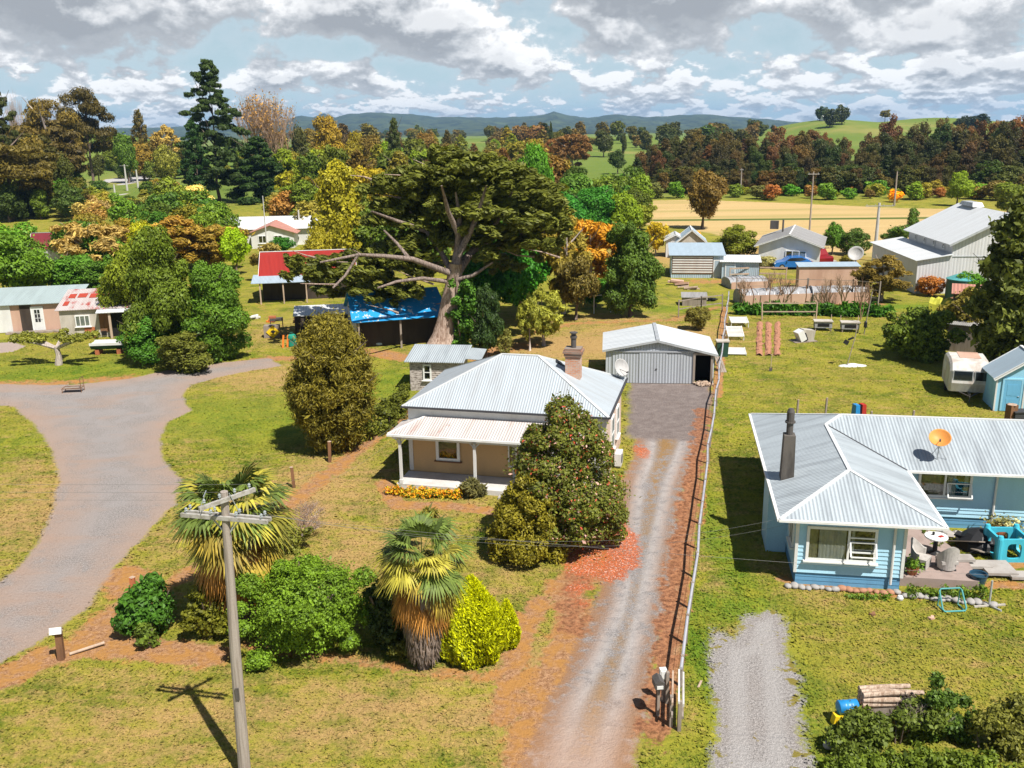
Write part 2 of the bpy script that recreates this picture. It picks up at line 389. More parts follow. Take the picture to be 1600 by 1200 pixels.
MAT['bark_pale'] = bark_mat('pale cypress bark', (.22,.14,.10), (.52,.40,.33))
MAT['bark_white'] = bark_mat('white gum bark', (.30,.24,.20), (.55,.48,.43))
MAT['log'] = bark_mat('bleached log', (.30,.20,.14), (.56,.44,.34))
MAT['twig'] = bark_mat('tan twigs', (.24,.15,.09), (.42,.28,.18))
MAT['twig_grey'] = bark_mat('pink grey twigs', (.30,.22,.19), (.45,.36,.32))

def foliage_mat(name, spread=(.30, 2.1), accent=None, frac=.05, accent2=None, trans=.22, usecol=True, base=None, yellow=(1.25,1.05,.6)):
    """leaf material: hue from the object's own colour, varied leaf by leaf, with shade of hollows painted in"""
    m = bpy.data.materials.new(name); m.use_nodes = True; t = NT(m.node_tree); t.n.clear()
    o = t.new('ShaderNodeOutputMaterial')
    col = t.new('ShaderNodeObjectInfo').outputs['Color'] if usecol else None
    if col is None: col = base
    v = t.attr('v')
    lo = t.mix(1.0, col, (spread[0],)*3, 'MULTIPLY'); hi = t.mix(1.0, col, tuple(spread[1]*q for q in yellow), 'MULTIPLY')
    c = t.mix(v, lo, hi)
    if accent:
        w = t.attr('w'); c = t.mix(t.math('LESS_THAN', w, frac), c, accent)
        if accent2: c = t.mix(t.math('GREATER_THAN', w, 1-frac), c, accent2)
    d = t.new('ShaderNodeBsdfPrincipled'); t.put(d.inputs['Base Color'], c); d.inputs['Roughness'].default_value = .55; d.inputs['Specular IOR Level'].default_value = .25
    tr = t.new('ShaderNodeBsdfTranslucent'); t.put(tr.inputs[0], t.mix(1.0, c, (1.3,1.25,.5), 'MULTIPLY'))
    x = t.new('ShaderNodeMixShader'); x.inputs[0].default_value = trans; t.l.new(d.outputs[0], x.inputs[1]); t.l.new(tr.outputs[0], x.inputs[2]); t.l.new(x.outputs[0], o.inputs[0]); return m
MAT['leaf'] = foliage_mat('leaves')
MAT['leaf_camellia'] = foliage_mat('camellia leaves', accent=(.60,.10,.05), frac=.035, accent2=(.70,.42,.34))
MAT['leaf_flower'] = foliage_mat('flowering leaves', accent=(.80,.30,.01), frac=.34, accent2=(.85,.60,.03))
MAT['leaf_palm'] = foliage_mat('palm fronds', spread=(.35,1.45), trans=.15, yellow=(1.15,1.05,.8))
MAT['petal'] = foliage_mat('petals', spread=(.7,1.3), trans=.3)

# ------------------------------------------------------------------ leaf clouds
def quads_mesh(name, P, N, size, aspect, rng, v, w=None, tdir=None):
    """one diamond leaf per point"""
    n = len(P); N = N/np.maximum(np.linalg.norm(N, axis=1, keepdims=True), 1e-6)
    r = rng.normal(size=(n,3)) if tdir is None else tdir + .35*rng.normal(size=(n,3))
    T = r - (r*N).sum(1, keepdims=True)*N; T /= np.maximum(np.linalg.norm(T, axis=1, keepdims=True), 1e-6); B = np.cross(N, T)
    s = (size*np.exp(rng.normal(size=n)*.25))[:,None] if not hasattr(size, '__len__') else size[:,None]
    a, b = T*s*aspect*.5, B*s*.5
    V = np.stack([P-a, P-b*.9+N*s*.08, P+a, P+b*.9+N*s*.08], 1).reshape(-1, 3)
    me = bpy.data.meshes.new(name); me.vertices.add(4*n); me.vertices.foreach_set('co', V.astype(np.float32).ravel())
    me.loops.add(4*n); me.loops.foreach_set('vertex_index', np.arange(4*n, dtype=np.int32))
    me.polygons.add(n); me.polygons.foreach_set('loop_start', np.arange(0, 4*n, 4, dtype=np.int32)); me.polygons.foreach_set('loop_total', np.full(n, 4, dtype=np.int32))
    A = me.attributes.new('v', 'FLOAT', 'FACE'); A.data.foreach_set('value', np.clip(v, 0, 1).astype(np.float32))
    A = me.attributes.new('w', 'FLOAT', 'FACE'); A.data.foreach_set('value', (rng.random(n) if w is None else w).astype(np.float32))
    me.update(); me.validate(); return me
def billow(P, rng, f, k=4):
    """0..1 lumpiness; low along crevices"""
    s = np.zeros(len(P))
    for i in range(k):
        w = rng.normal(size=3); w /= np.linalg.norm(w); s += np.abs(np.sin(P@w*f*(.8+.5*rng.random())+rng.random()*6.28))
    return np.clip((s/k-.35)/.5, 0, 1)
def cloud(clumps, n, rng, shell=.55, updown=.0, flat=0., lump=.44, cull=True, nj=.6):
    """leaf points spread through a list of lobes (cx,cy,cz,rx,ry,rz) with lumpy surfaces; returns points, normals, tint value"""
    cl = np.array(clumps, float); wts = (cl[:,3]*cl[:,4]+cl[:,3]*cl[:,5]+cl[:,4]*cl[:,5]); wts /= wts.sum()
    N0 = int(n*(1.9 if cull else 1)); idx = rng.choice(len(cl), N0, p=wts); d = rng.normal(size=(N0,3)); d[:,2] += updown; d /= np.linalg.norm(d, axis=1, keepdims=True)
    c = cl[idx]; R = c[:,3:6].mean(1); P0 = c[:,:3]+d*c[:,3:6]; Rm = np.median(cl[:,3])
    b = .55*billow(P0, rng, 2.6/Rm)+.45*billow(P0, rng, 6.5/Rm)
    rr = (shell+(1-shell)*rng.random(N0)**.45)*(1-lump*(1-b))*(1+.07*rng.normal(size=N0))*(1+(rng.random(N0) < .10)*rng.random(N0)*.30); P = c[:,:3]+d*rr[:,None]*c[:,3:6]
    if cull:      # drop most leaves buried inside neighbouring lobes
        keep = np.ones(N0, bool)
        for j in range(len(cl)):
            q = ((P-cl[j,:3])/cl[j,3:6]); inside = ((q*q).sum(1) < .40) & (idx != j); keep &= ~inside | (rng.random(N0) < .12)
        ii = np.nonzero(keep)[0][:n]; P, d, c, idx, b = P[ii], d[ii], c[ii], idx[ii], b[ii]
    N = d/np.maximum(c[:,3:6], 1e-3)*c[:,3:4] + nj*rng.normal(size=P.shape) + np.array([0,0,.35+flat])
    cv = rng.random(len(cl)); v = .20*cv[idx] + .45*rng.random(len(P)) + .50*b-.12  # hollows painted dark, lump tips bright: shade put into the leaf tint
    return P, N, v
def blob_clumps(rng, m, c, r, cr, zmin=None, squash=.8, fill=.75):
    out = []
    for i in range(m):
        d = rng.normal(size=3); d /= np.linalg.norm(d); k = fill*(1+.12*rng.normal()) if i > m*.15 else .35
        s = cr*(.7+.6*rng.random())
        z = c[2]+d[2]*r[2]*k
        if zmin is not None: z = max(z, zmin+s*.4)
        out.append((c[0]+d[0]*r[0]*k, c[1]+d[1]*r[1]*k, z, s, s, s*squash))
    return out
def leafobj(me, mat, parent, color, name='crown'):
    o = bpy.data.objects.new(name, me); 
    if not me.materials: me.materials.append(mat)
    C.objects.link(o); o.color = (*color, 1)
    if parent: o.parent = parent
    return o
def trunk_mb(h, r, rng, limbs=5, spread=.3, lean=0., top=.75, start=.35, n=7):
    mb = MB(); pts = []; x = y = 0.
    for i in range(7):
        k = i/6; pts.append((x, y, h*top*k)); x += lean/6*h + rng.normal()*h*.012; y += rng.normal()*h*.012
    mb.tube(pts, [r*(1.25 if i == 0 else 1-.8*i/6) for i in range(7)], n)
    for i in range(limbs):
        k = start+(1-start)*rng.random()*.8; j = min(5, int(k*6)); p = Vector(pts[j]).lerp(Vector(pts[j+1]), k*6-j)
        a = rng.random()*6.28; L = h*spread*(.7+.6*rng.random()); q = p+Vector((math.cos(a)*L*.5, math.sin(a)*L*.5, L*.35)); e = p+Vector((math.cos(a)*L, math.sin(a)*L, L*.75))
        mb.tube([p, q, e], [r*.45, r*.28, r*.08], 5)
    return mb

TEMPL = {}
LEAF_N, LEAF_S = 1.9, .70
def template(kind, seed, n, leaf):
    """unit tree meshes: width 1, height 1"""
    key = (kind, seed, n)
    if key in TEMPL: return TEMPL[key]
    n = int(n*LEAF_N); leaf *= LEAF_S
    rng = np.random.default_rng(seed*7+hash_kind(kind)); asp = 1.6; shell = .5; up = .1; td = None
    if kind == 'round':
        cl = [(0,0,.55,.33,.33,.36)]+blob_clumps(rng, 13, (0,0,.50), (.36,.36,.33), .19, .10)+blob_clumps(rng, 9, (.06*rng.normal(),.06*rng.normal(),.70), (.24,.24,.22), .14)
    elif kind == 'full':
        cl = [(0,0,.42,.32,.32,.38),(0,0,.66,.22,.22,.24)]+blob_clumps(rng, 20, (0,0,.36), (.43,.43,.38), .15, .0)+blob_clumps(rng, 15, (.05*rng.normal(),.05*rng.normal(),.70), (.30,.30,.27), .115)
    elif kind == 'dome':
        cl = [(0,0,.40,.42,.42,.48),(.08*rng.normal(),.08*rng.normal(),.55,.34,.34,.40)]+blob_clumps(rng, 22, (0,0,.42), (.42,.42,.45), .15, .0)
    elif kind == 'bush':
        cl = [(0,0,.4,.34,.34,.42)]+blob_clumps(rng, 20, (0,0,.45), (.40,.40,.42), .16, .0); up = .3
    elif kind == 'tall':
        cl = [(0,0,.38,.28,.28,.32),(0,0,.66,.22,.22,.3)]+blob_clumps(rng, 14, (0,0,.35), (.34,.34,.28), .15, .05)+blob_clumps(rng, 14, (0,0,.65), (.26,.26,.3), .13)
    elif kind == 'cone':
        cl = []
        for i in range(46):
            k = (i/46)**.85; z = .08+.87*k; rr = .40*(1-k)**.8+.02; a = i*2.4+rng.normal()*.3; s = .05+.075*(1-k)
            cl.append((math.cos(a)*rr*(.75+.3*rng.random()), math.sin(a)*rr*(.75+.3*rng.random()), z-.03, s*1.3, s*1.3, s*.55))
        cl += [(0,0,.1+.8*i/12,.10*(1-i/13)+.02,.10*(1-i/13)+.02,.06) for i in range(12)]
        asp = 2.4
    elif kind == 'pine':
        cl = []
        for i in range(104):
            k = i/104; z = .10+.86*k**.9; rr = (.46*(1-k)**.6+.03)*(1.15 if (i//8) % 2 else .70); a = i*2.4+rng.normal()*.4; q = (.45+.55*rng.random())
            s = .045+.045*(1-k); cl.append((math.cos(a)*rr*q, math.sin(a)*rr*q, z+.035*q, s*1.3, s*1.3, s*.33))
        asp = 2.6
    elif kind == 'layer':
        cl = []
        for i in range(34):
            a = rng.random()*6.28; q = rng.random()**.5; z = .35+.58*rng.random()*(1-.45*q*q); s = .09+.06*rng.random()
            cl.append((math.cos(a)*.42*q, math.sin(a)*.42*q, z, s*1.5, s*1.5, s*.5))
        asp = 2.2
    elif kind == 'wispy':
        cl = blob_clumps(rng, 60, (0,0,.56), (.42,.42,.40), .085, .1); asp = 3.5; shell = .2
    elif kind == 'poplar':
        cl = blob_clumps(rng, 40, (0,0,.52), (.38,.38,.46), .13, .03); up = .2
    P, N, v = cloud(cl, n, rng, shell if kind in ('cone','pine','layer','wispy') else .72, up, cull=kind not in ('cone','pine','layer','wispy'))
    # top light painted in: leaf tint brightens a little with height
    v = v*.8+.2*np.clip(P[:,2], 0, 1)
    cm = quads_mesh('crown_'+kind, P, N, leaf, asp, rng, v)
    tm = trunk_mb(1., .022 if kind in ('cone','pine') else .03, rng, 7 if kind not in ('bush',) else 4, .28, 0, .8, .3, 6)
    if kind == 'bush': tm = trunk_mb(.7, .02, rng, 6, .3, 0, .7, .1, 5)
    TEMPL[key] = (cm, tm); return TEMPL[key]
def hash_kind(k): return sum(ord(c)*(i+1) for i, c in enumerate(k))
def tmesh(mb, name, mat):
    me = bpy.data.meshes.new(name); me.from_pydata([tuple(v) for v in mb.v], [], mb.f); me.materials.append(mat); me.shade_smooth(); return me
TRK = {}
def tree(kind, loc, w, h, color, label, name='tree', cat='tree', group=None, seed=1, n=3500, leaf=.042, bark='bark', rot=None, mat='leaf', part='crown'):
    cm, tm = template(kind, seed, n, leaf)
    rot = random.random()*6.28 if rot is None else rot
    if name != 'forest_tree' or 'wood beyond the straw' not in (group or ''): color = (color[0]*1.22, color[1]*1.30, color[2]*1.0)
    o = thing(name, label, cat, loc, rot, group); o.scale = (w, w, h)
    k = (kind, seed, n, bark)
    if k not in TRK: TRK[k] = tmesh(tm, 'trunk', MAT[bark])
    t = bpy.data.objects.new('trunk' if kind != 'bush' else 'stem', TRK[k]); C.objects.link(t); t.parent = o
    cmm = cm
    if cm.materials and cm.materials[0] != MAT[mat]:
        cmm = cm.copy(); cmm.materials.clear()
    leafobj(cmm, MAT[mat], o, color, part)
    return o
def ptree(kind, px, by, ty, wpx, color, label, depth=None, seed=1, **kw):
    """tree whose foot shows at photo (px, by), its top at row ty, wpx wide"""
    p = at(px, by) if depth is None else on(px, depth)
    X = np.array([p[0], p[1], p[2]-HCAM]); zc = X@_fw; h = hgt(p, ty); w = wpx*zc/F_PX
    return tree(kind, p, w*(.90 if kind in ('round','full','bush','tall') else 1.05), h*1.03, color, label, seed=seed, **kw)
def bare_tree(loc, w, h, label, mat='twig', seed=1, levels=4, name='bare_tree', cat='tree', group=None, leafcol=None, nleaf=1500, fan=.5, r0=.02):
    rng = np.random.default_rng(seed); mb = MB(); tips = []
    def grow(p, d, L, r, lv):
        d = d.normalized(); q = p+d*L*.5+Vector(rng.normal(size=3))*L*.04; e = p+d*L+Vector(rng.normal(size=3))*L*.05
        mb.tube([p, q, e], [r, r*.82, r*.62], 5 if lv < 2 else 3, cap=False); tips.append(e)
        if lv >= levels: return
        for i in range(4 if lv < 2 else 3):
            a = rng.random()*6.28; side = Vector((math.cos(a), math.sin(a), 0)); nd = d*(1-.15)+side*fan*(.5+.7*rng.random())+Vector((0,0,.28))
            s = p.lerp(e, .55+.45*rng.random()); grow(s, nd, L*(.62+.15*rng.random()), r*.55, lv+1)
    for i in range(3): grow(Vector((0,0,0)), Vector((rng.normal()*.22*fan*2, rng.normal()*.22*fan*2, 1)), h*.34, h*r0, 0)
    V = np.array([tuple(v) for v in mb.v]); k = h/V[:,2].max(); ww = w/(2*np.percentile(np.abs(V[:,0]), 98.5)); mb.v = [tuple((x*ww, y*ww, z*k)) for x, y, z in mb.v]
    o = thing(name, label, cat, loc, 0, group); mb.build('branches', MAT[mat], o)
    if leafcol:
        T = np.array([(t.x*ww, t.y*ww, t.z*k) for t in tips if t.z > h*.3]); i = rng.integers(0, len(T), nleaf)
        P = T[i]+rng.normal(size=(nleaf,3))*h*.03; N = rng.normal(size=(nleaf,3))+np.array([0,0,.5])
        leafobj(quads_mesh('crown', P, N, h*.012, 2, rng, rng.random(nleaf)), MAT['leaf'], o, leafcol)
    return o
# ------------------------------------------------------------------ ground
def pxpoly(pts): return [tuple(at(x, y))[:2] for x, y in pts]
DRIVE = pxpoly([(812,1230),(815,1200),(850,1100),(902,1005),(928,950),(940,905),(952,860),(962,800),(972,750),(985,722),(992,694),(988,640),(987,597),(1112,600),(1104,650),(1092,700),(1072,760),(1058,850),(1044,950),(1024,1050),(1005,1140),(992,1200),(985,1240)])
PADP = pxpoly([(985,597),(1113,600),(1101,689),(980,686)])
ROAD = pxpoly([(-60,1080),(-60,985),(0,912),(35,880),(62,845),(84,800),(92,752),(82,706),(58,668),(22,636),(-40,628),(-60,596),(0,600),(110,602),(200,592),(280,574),(350,566),(420,560),(440,572),(400,578),(330,592),(296,602),(285,622),(300,642),(262,660),(250,685),(256,722),(282,748),(276,786),(232,832),(185,880),(140,948),(70,1000),(0,1034)])
NDRIVE = pxpoly([(1112,1230),(1112,1200),(1114,1000),(1116,985),(1150,1000),(1160,965),(1200,952),(1228,962),(1244,1050),(1262,1200),(1264,1230)])
LANE = pxpoly([(-60,538),(20,535),(40,541),(20,550),(-60,556)])
FIELD = pxpoly([(1000,314),(1075,312),(1200,316),(1400,325),(1470,326),(1700,335),(1700,420),(1480,406),(1372,402),(1290,398),(1200,384),(1070,356),(1000,350)])
FARROAD = pxpoly([(140,312),(175,310),(190,300),(200,294),(180,288),(160,284),(165,280),(215,276),(240,272),(250,275),(222,282),(206,288),(210,294),(200,304),(185,318),(150,322)])
def sdist(x, y, poly):
    P = np.array(poly); Q = np.roll(P, -1, 0); d = np.full(x.shape, 1e9); ins = np.zeros(x.shape, bool)
    for (ax, ay), (bx, by) in zip(P, Q):
        ex, ey = bx-ax, by-ay; t = np.clip(((x-ax)*ex+(y-ay)*ey)/(ex*ex+ey*ey+1e-9), 0, 1)
        d = np.minimum(d, np.hypot(x-ax-t*ex, y-ay-t*ey))
        c = (ay > y) != (by > y); xx = (bx-ax)*(y-ay)/np.where(by == ay, 1e-9, by-ay)+ax; ins ^= c & (x < xx)
    return np.where(ins, -d, d)
def lined(x, y, pts):
    d = np.full(x.shape, 1e9); P = pxpoly(pts)
    for (ax, ay), (bx, by) in zip(P[:-1], P[1:]):
        ex, ey = bx-ax, by-ay; t = np.clip(((x-ax)*ex+(y-ay)*ey)/(ex*ex+ey*ey+1e-9), 0, 1); d = np.minimum(d, np.hypot(x-ax-t*ex, y-ay-t*ey))
    return d
# (px, py, radius across m, radius deep m, amount)
DRY = [(350,1130,8,2.5,.30),(640,1110,6,2,.42),(120,1120,6,2,.10),(560,860,3.5,4,.38),(640,800,4,3,.30),(930,540,9,5,.75),(1010,520,8,4,.6),(30,800,3,6,.45),(30,740,3,6,.3),
       (500,760,3,6,.55),(760,900,2.5,3,.25),(850,1080,1.6,4,.5),(1120,900,.8,8,.3),(1500,1150,5,1.5,.1),(280,700,3,6,.15),(330,800,3,6,.35),(1190,500,8,6,.1),(960,500,8,4,.4),(690,500,8,6,.4),(430,590,5,4,.5),(1150,400,20,10,.6),(450,520,6,6,.3),(1240,900,1.5,2,.3)]
LUSH = [(345,650,5,5,.5),(450,660,5,6,.4),(560,720,3,3,.15),(1095,800,.9,20,.7),(1085,1000,.6,6,.7),(100,580,10,4,.5),(1150,950,1.6,1.4,.8),(1220,480,12,1.6,1.),(1350,480,9,1.6,1.),(30,700,2,5,.3),(1300,1180,6,1,.3),(240,780,2,3,.1),(620,600,4,5,.5),(450,300,40,20,.6),(1450,560,5,6,.2)]
SOIL = [([(0,1065),(60,1030),(140,1010),(240,1015),(330,1025)],.85,1.),([(190,900),(225,935),(160,985)],1.1,1.),([(280,905),(400,830),(520,735),(640,640)],.75,.75),([(390,1010),(560,1035),(660,1050),(800,1060)],.5,.6),
        ([(820,1210),(850,1090),(890,1010),(905,960),(880,920),(930,890)],1.0,.9),([(600,755),(620,790),(700,790),(770,800)],.5,1.),([(1095,610),(1085,720),(1070,850),(1050,1000),(1030,1130)],.45,1.),([(1110,610),(1105,700),(1095,820)],.3,.6),([(845,940),(815,990),(800,1040),(790,1120)],.7,.8),
        ([(0,600),(100,598),(200,590)],1.4,.6),([(690,700),(705,690),(790,640)],.1,.1),([(330,575),(420,560),(500,560)],1.,.8),([(400,470),(480,560)],1.,.4),([(560,548),(640,560),(700,560),(820,540)],1.5,.8),([(940,585),(870,580),(800,570),(760,560)],2.4,.7),
        ([(0,515),(100,515),(190,520)],1.3,1.),([(1120,620),(1128,540),(1132,480)],.4,.9),([(830,520),(900,505),(1050,500),(1120,480)],.9,.6),([(1160,470),(1370,475)],1.,.8),([(1090,440),(1330,440)],2.5,.6),([(1500,895),(1600,880)],.35,.9),([(1550,915),(1600,915)],.35,.9),([(1220,905),(1400,930),(1530,935)],.35,.8),([(1440,850),(1600,870)],1.0,.4)]
LEAFL = [(940,850,1.25,2.6,1.9),(910,885,.8,.8,1.0),(1003,705,.55,1.6,.62),(905,925,.8,1.6,.5),(770,865,.8,.5,.35)]
MOULD = [([(1100,640),(1088,710),(1072,800),(1060,870),(1047,960),(1036,1050),(1022,1150)],.62,1.),([(905,900),(890,940),(900,980)],.8,.8)]
def attrs(x, y):
    A = {}
    for nm, pl in (('d_drive', DRIVE), ('d_pad', PADP), ('d_road', ROAD), ('d_ndrive', NDRIVE), ('d_lane', LANE), ('d_field', FIELD), ('d_far', FARROAD)):
        A[nm] = np.clip(sdist(x, y, pl), -50, 50)
    def blobs(L):
        s = np.zeros(x.shape)
        for px, py, rx, ry, a in L:
            p = at(px, py); s = np.maximum(s, a*np.exp(-((x-p[0])/rx)**2-((y-p[1])/ry)**2))
        return s
    A['dry'] = blobs(DRY); A['lush'] = blobs(LUSH); A['litter'] = blobs(LEAFL)
    s = np.zeros(x.shape)
    for pts, w, a in SOIL: d = lined(x, y, pts); s = np.maximum(s, a*np.exp(-(d/w)**2))
    A['soil'] = s
    s = np.zeros(x.shape)
    for pts, w, a in MOULD: d = lined(x, y, pts); s = np.maximum(s, a*np.exp(-(d/w)**2))
    A['mould'] = s
    return A
def ground_mat():
    m = bpy.data.materials.new('land'); m.use_nodes = True; t = NT(m.node_tree); b = t.n['Principled BSDF']
    b.inputs['Roughness'].default_value = .92; b.inputs['Specular IOR Level'].default_value = .12
    p = t.pos(); A = t.attr
    big = t.noise(p, .12, 3, .55); mid = t.noise(p, .55, 5, .62, .6); m2 = t.noise(p, 1.7, 5, .65, .4); fine = t.noise(p, 7, 4, .7); vf = t.noise(p, 26, 3, .7)
    streak = t.noise(t.vmul(p, (.35,1.5,1)), 1.2, 4, .6, .8)
    # distance for level of detail only through the texture itself
    grass = t.mix(t.ss(t.math('ADD', t.math('MULTIPLY', mid, .5), t.math('MULTIPLY', fine, .5)), .38, .60), (.080,.135,.009), (.325,.305,.030))
    grass = t.mix(t.ss(big, .35, .65, 0, .4), grass, (.34,.275,.055))
    lf = t.math('MULTIPLY', A('lush'), t.ss(m2, .25, .6))
    grass = t.mix(lf, grass, t.mix(fine, (.06,.15,.010), (.18,.29,.025)))
    s = t.math('ADD', t.math('ADD', t.math('MULTIPLY', m2, .45), t.math('MULTIPLY', streak, .35)), t.math('MULTIPLY', fine, .2))
    s = t.math('ADD', s, t.math('MULTIPLY', A('dry'), .36)); s = t.math('SUBTRACT', s, t.math('MULTIPLY', A('lush'), .18))
    straw = t.mix(fine, (.36,.195,.07), (.60,.38,.19))
    grass = t.mix(t.ss(s, .46, .72, 0, .80), grass, straw)
    col = t.mix(t.ss(vf, .32, .62, .32, 0.), grass, t.mix(1., grass, (.30,.36,.22), 'MULTIPLY')); tuft = t.noise(p, 11, 5, .75, .5); col = t.mix(t.ss(tuft, .52, .68, 0, .45), col, t.mix(1., col, (1.45,1.35,1.1), 'MULTIPLY')); col = t.mix(t.ss(tuft, .48, .34, 0, .22), col, t.mix(1., col, (.48,.58,.35), 'MULTIPLY'))
    # fallen-away earth and litter
    soil = t.mix(t.ss(t.math('ADD', t.math('MULTIPLY', fine, .5), t.math('MULTIPLY', vf, .5)), .38, .62), (.19,.085,.035), (.50,.29,.16)); soil = t.mix(t.ss(m2, .4, .62), soil, t.mix(fine, (.34,.16,.045), (.48,.25,.08)))
    sf = t.ss(t.math('ADD', A('soil'), t.math('MULTIPLY', t.math('SUBTRACT', m2, .5), 1.1)), .35, .62)
    col = t.mix(sf, col, soil)
    # gravels
    def surf(col, d, edge, soft, c):
        jj = t.math('ADD', t.math('MULTIPLY', t.math('SUBTRACT', mid, .5), edge), t.math('MULTIPLY', t.math('SUBTRACT', fine, .5), edge*.6))
        f = t.ss(t.math('ADD', A(d), jj), soft, -soft); return t.mix(f, col, c), f
    st = t.noise(p, 42, 2, .6); sp = t.noise(p, 13, 4, .8); stone = t.mix(t.ss(t.math('ADD', t.math('MULTIPLY', st, .4), t.math('MULTIPLY', sp, .6)), .36, .62), (.16,.145,.135), (.50,.465,.445)); stone = t.mix(t.ss(mid, .4, .7, 0, .35), stone, (.33,.28,.25)); stone = t.mix(t.ss(vf, .35, .7, .35, 0.), stone, (.10,.09,.085))
    grav = t.mix(1., stone, (.86,.86,.88), 'MULTIPLY')
    rut = t.math('ABSOLUTE', t.math('ADD', A('d_drive'), .85)); grav = t.mix(t.math('MULTIPLY', t.ss(rut, .45, .1), t.ss(m2, .3, .6)), grav, t.mix(st, (.30,.28,.27), (.50,.47,.46)))
    # brown tracks of dead weeds down the middle, clean wheel lines
    centre = t.math('ADD', A('d_drive'), 1.45)
    weed = t.math('MULTIPLY', t.ss(centre, .55, -.1), t.ss(t.math('ADD', t.math('ADD', t.math('MULTIPLY', m2, .6), t.math('MULTIPLY', fine, .4)), t.math('MULTIPLY', big, .4)), .62, .76)); grav = t.mix(t.math('MULTIPLY', weed, .9), grav, t.mix(fine, (.20,.13,.04), (.36,.19,.07)))
    dusty = t.ss(t.sep(p)[1], 26, 21.0); grav = t.mix(t.math('MULTIPLY', dusty, .75), grav, t.mix(m2, (.40,.25,.18), (.48,.34,.26)))
    edgeb = t.ss(A('d_drive'), -1.2, .0, 0, .85); grav = t.mix(t.math('MULTIPLY', edgeb, t.ss(m2, .3, .55)), grav, (.30,.15,.065))
    col, fd = surf(col, 'd_drive', .9, .16, grav)
    pad = t.mix(t.ss(m2, .35, .7), (.13,.105,.10), (.215,.18,.168)); pad = t.mix(t.ss(t.noise(t.vmul(p, (.5,2,1)), .8, 4, .6), .45, .7, 0, .6), pad, (.13,.10,.095))
    pad = t.mix(t.ss(sp, .38, .66, 0, .55), pad, (.33,.27,.235)); pad = t.mix(t.ss(t.noise(p, 19, 3, .8), .66, .72, 0, .8), pad, (.42,.26,.16))
    col, fp = surf(col, 'd_pad', 1.3, .35, pad)
    dr = t.math('MULTIPLY', t.ss(A('d_road'), -2.6, 0.2, 0, .75), t.ss(mid, .25, .5)); rg = t.mix(t.math('MULTIPLY', dr, .85), t.mix(t.ss(mid, .4, .6, .0, .5), t.mix(1., stone, (.90,.88,.87), 'MULTIPLY'), (.33,.305,.295)), t.mix(fine, (.30,.19,.13), (.46,.32,.24)))
    rg = t.mix(t.ss(t.noise(t.vmul(p, (.3,.9,1)), .7, 4, .6), .5, .68, 0, .4), rg, (.38,.25,.18))
    col, fr = surf(col, 'd_road', .8, .14, rg)
    ng = t.mix(t.ss(m2, .6, .75, 0, .5), stone, (.33,.29,.26)); ngw = t.mix(t.ss(t.math('ADD', m2, t.ss(A('d_ndrive'), -1.0, 0., 0, .12)), .66, .72), ng, (.22,.18,.04))
    ngw = t.mix(t.math('MULTIPLY', t.ss(t.math('ABSOLUTE', t.math('ADD', A('d_ndrive'), .75)), .4, .1), .4), ngw, (.42,.40,.385)); col, fn = surf(col, 'd_ndrive', 1.3, .14, ngw)
    col, fl = surf(col, 'd_lane', .5, .1, (.38,.30,.26))
    fld = t.mix(t.noise(t.vmul(p, (.02,.25,1)), 1., 5, .6), (.42,.29,.11), (.60,.43,.21)); fld = t.mix(t.ss(t.noise(t.vmul(p, (.012,.12,1)), 1., 3, .5), .54, .64, 0, .5), fld, (.30,.27,.08)); fld = t.mix(t.ss(t.math('ABSOLUTE', t.math('ADD', t.math('SUBTRACT', t.sep(p)[1], 166), t.math('MULTIPLY', t.sep(p)[0], .07))), 2.2, .8), fld, (.09,.13,.025))
    f = t.ss(t.math('ADD', A('d_field'), t.math('MULTIPLY', t.math('SUBTRACT', mid, .5), 3.)), .6, -.6); col = t.mix(f, col, fld)
    f = t.ss(A('d_far'), .6, -.6); col = t.mix(f, col, (.42,.40,.40))
    md = t.ss(t.math('ADD', A('mould'), t.math('MULTIPLY', t.math('SUBTRACT', m2, .5), 2.6)), .45, .8); col = t.mix(t.math('MULTIPLY', md, .9), col, t.mix(t.ss(t.noise(p, 5, 6, .75), .35, .65), (.13,.05,.028), (.44,.20,.10)))
    # leaf litter: red and pink petals lying thick
    vor = t.new('ShaderNodeTexVoronoi'); vor.inputs['Scale'].default_value = 24.; t.put(vor.inputs['Vector'], p)
    pc = t.sep(vor.outputs['Color']); red = t.mix(pc[0], (.34,.06,.02), (.68,.19,.07)); red = t.mix(t.math('GREATER_THAN', pc[1], .85), red, (.66,.38,.30)); red = t.mix(t.math('LESS_THAN', pc[2], .35), red, (.20,.07,.03))
    lt = t.math('ADD', A('litter'), t.math('MULTIPLY', t.math('SUBTRACT', t.math('ADD', t.math('MULTIPLY', m2, .6), t.math('MULTIPLY', fine, .4)), .5), 1.5)); lt = t.ss(lt, .30, .62)
    col = t.mix(t.math('MULTIPLY', t.ss(lt, .0, .6), .65), col, (.34,.12,.055)); col = t.mix(t.math('MULTIPLY', lt, t.ss(pc[2], .15, .5, .0, 1.)), col, red)
    # pasture and woodland floor far off
    yy = t.sep(p)[1]; past = t.mix(t.noise(p, .02, 4, .6), (.075,.15,.018), (.20,.23,.05)); past = t.mix(t.ss(t.noise(p, .012, 4, .6), .52, .66, 0, .6), past, (.30,.25,.08))
    ff = t.math('MULTIPLY', t.ss(yy, 190, 240), t.ss(A('d_field'), 0., 4.)); ff = t.math('MULTIPLY', ff, t.ss(A('d_far'), 0., 1.)); col = t.mix(ff, col, past)
    t.put(b.inputs['Base Color'], col)
    h = t.math('ADD', t.math('MULTIPLY', fine, .6), t.math('MULTIPLY', vf, .4)); bump(t, b, h, .8, .14)
    return m
MAT['land'] = ground_mat()
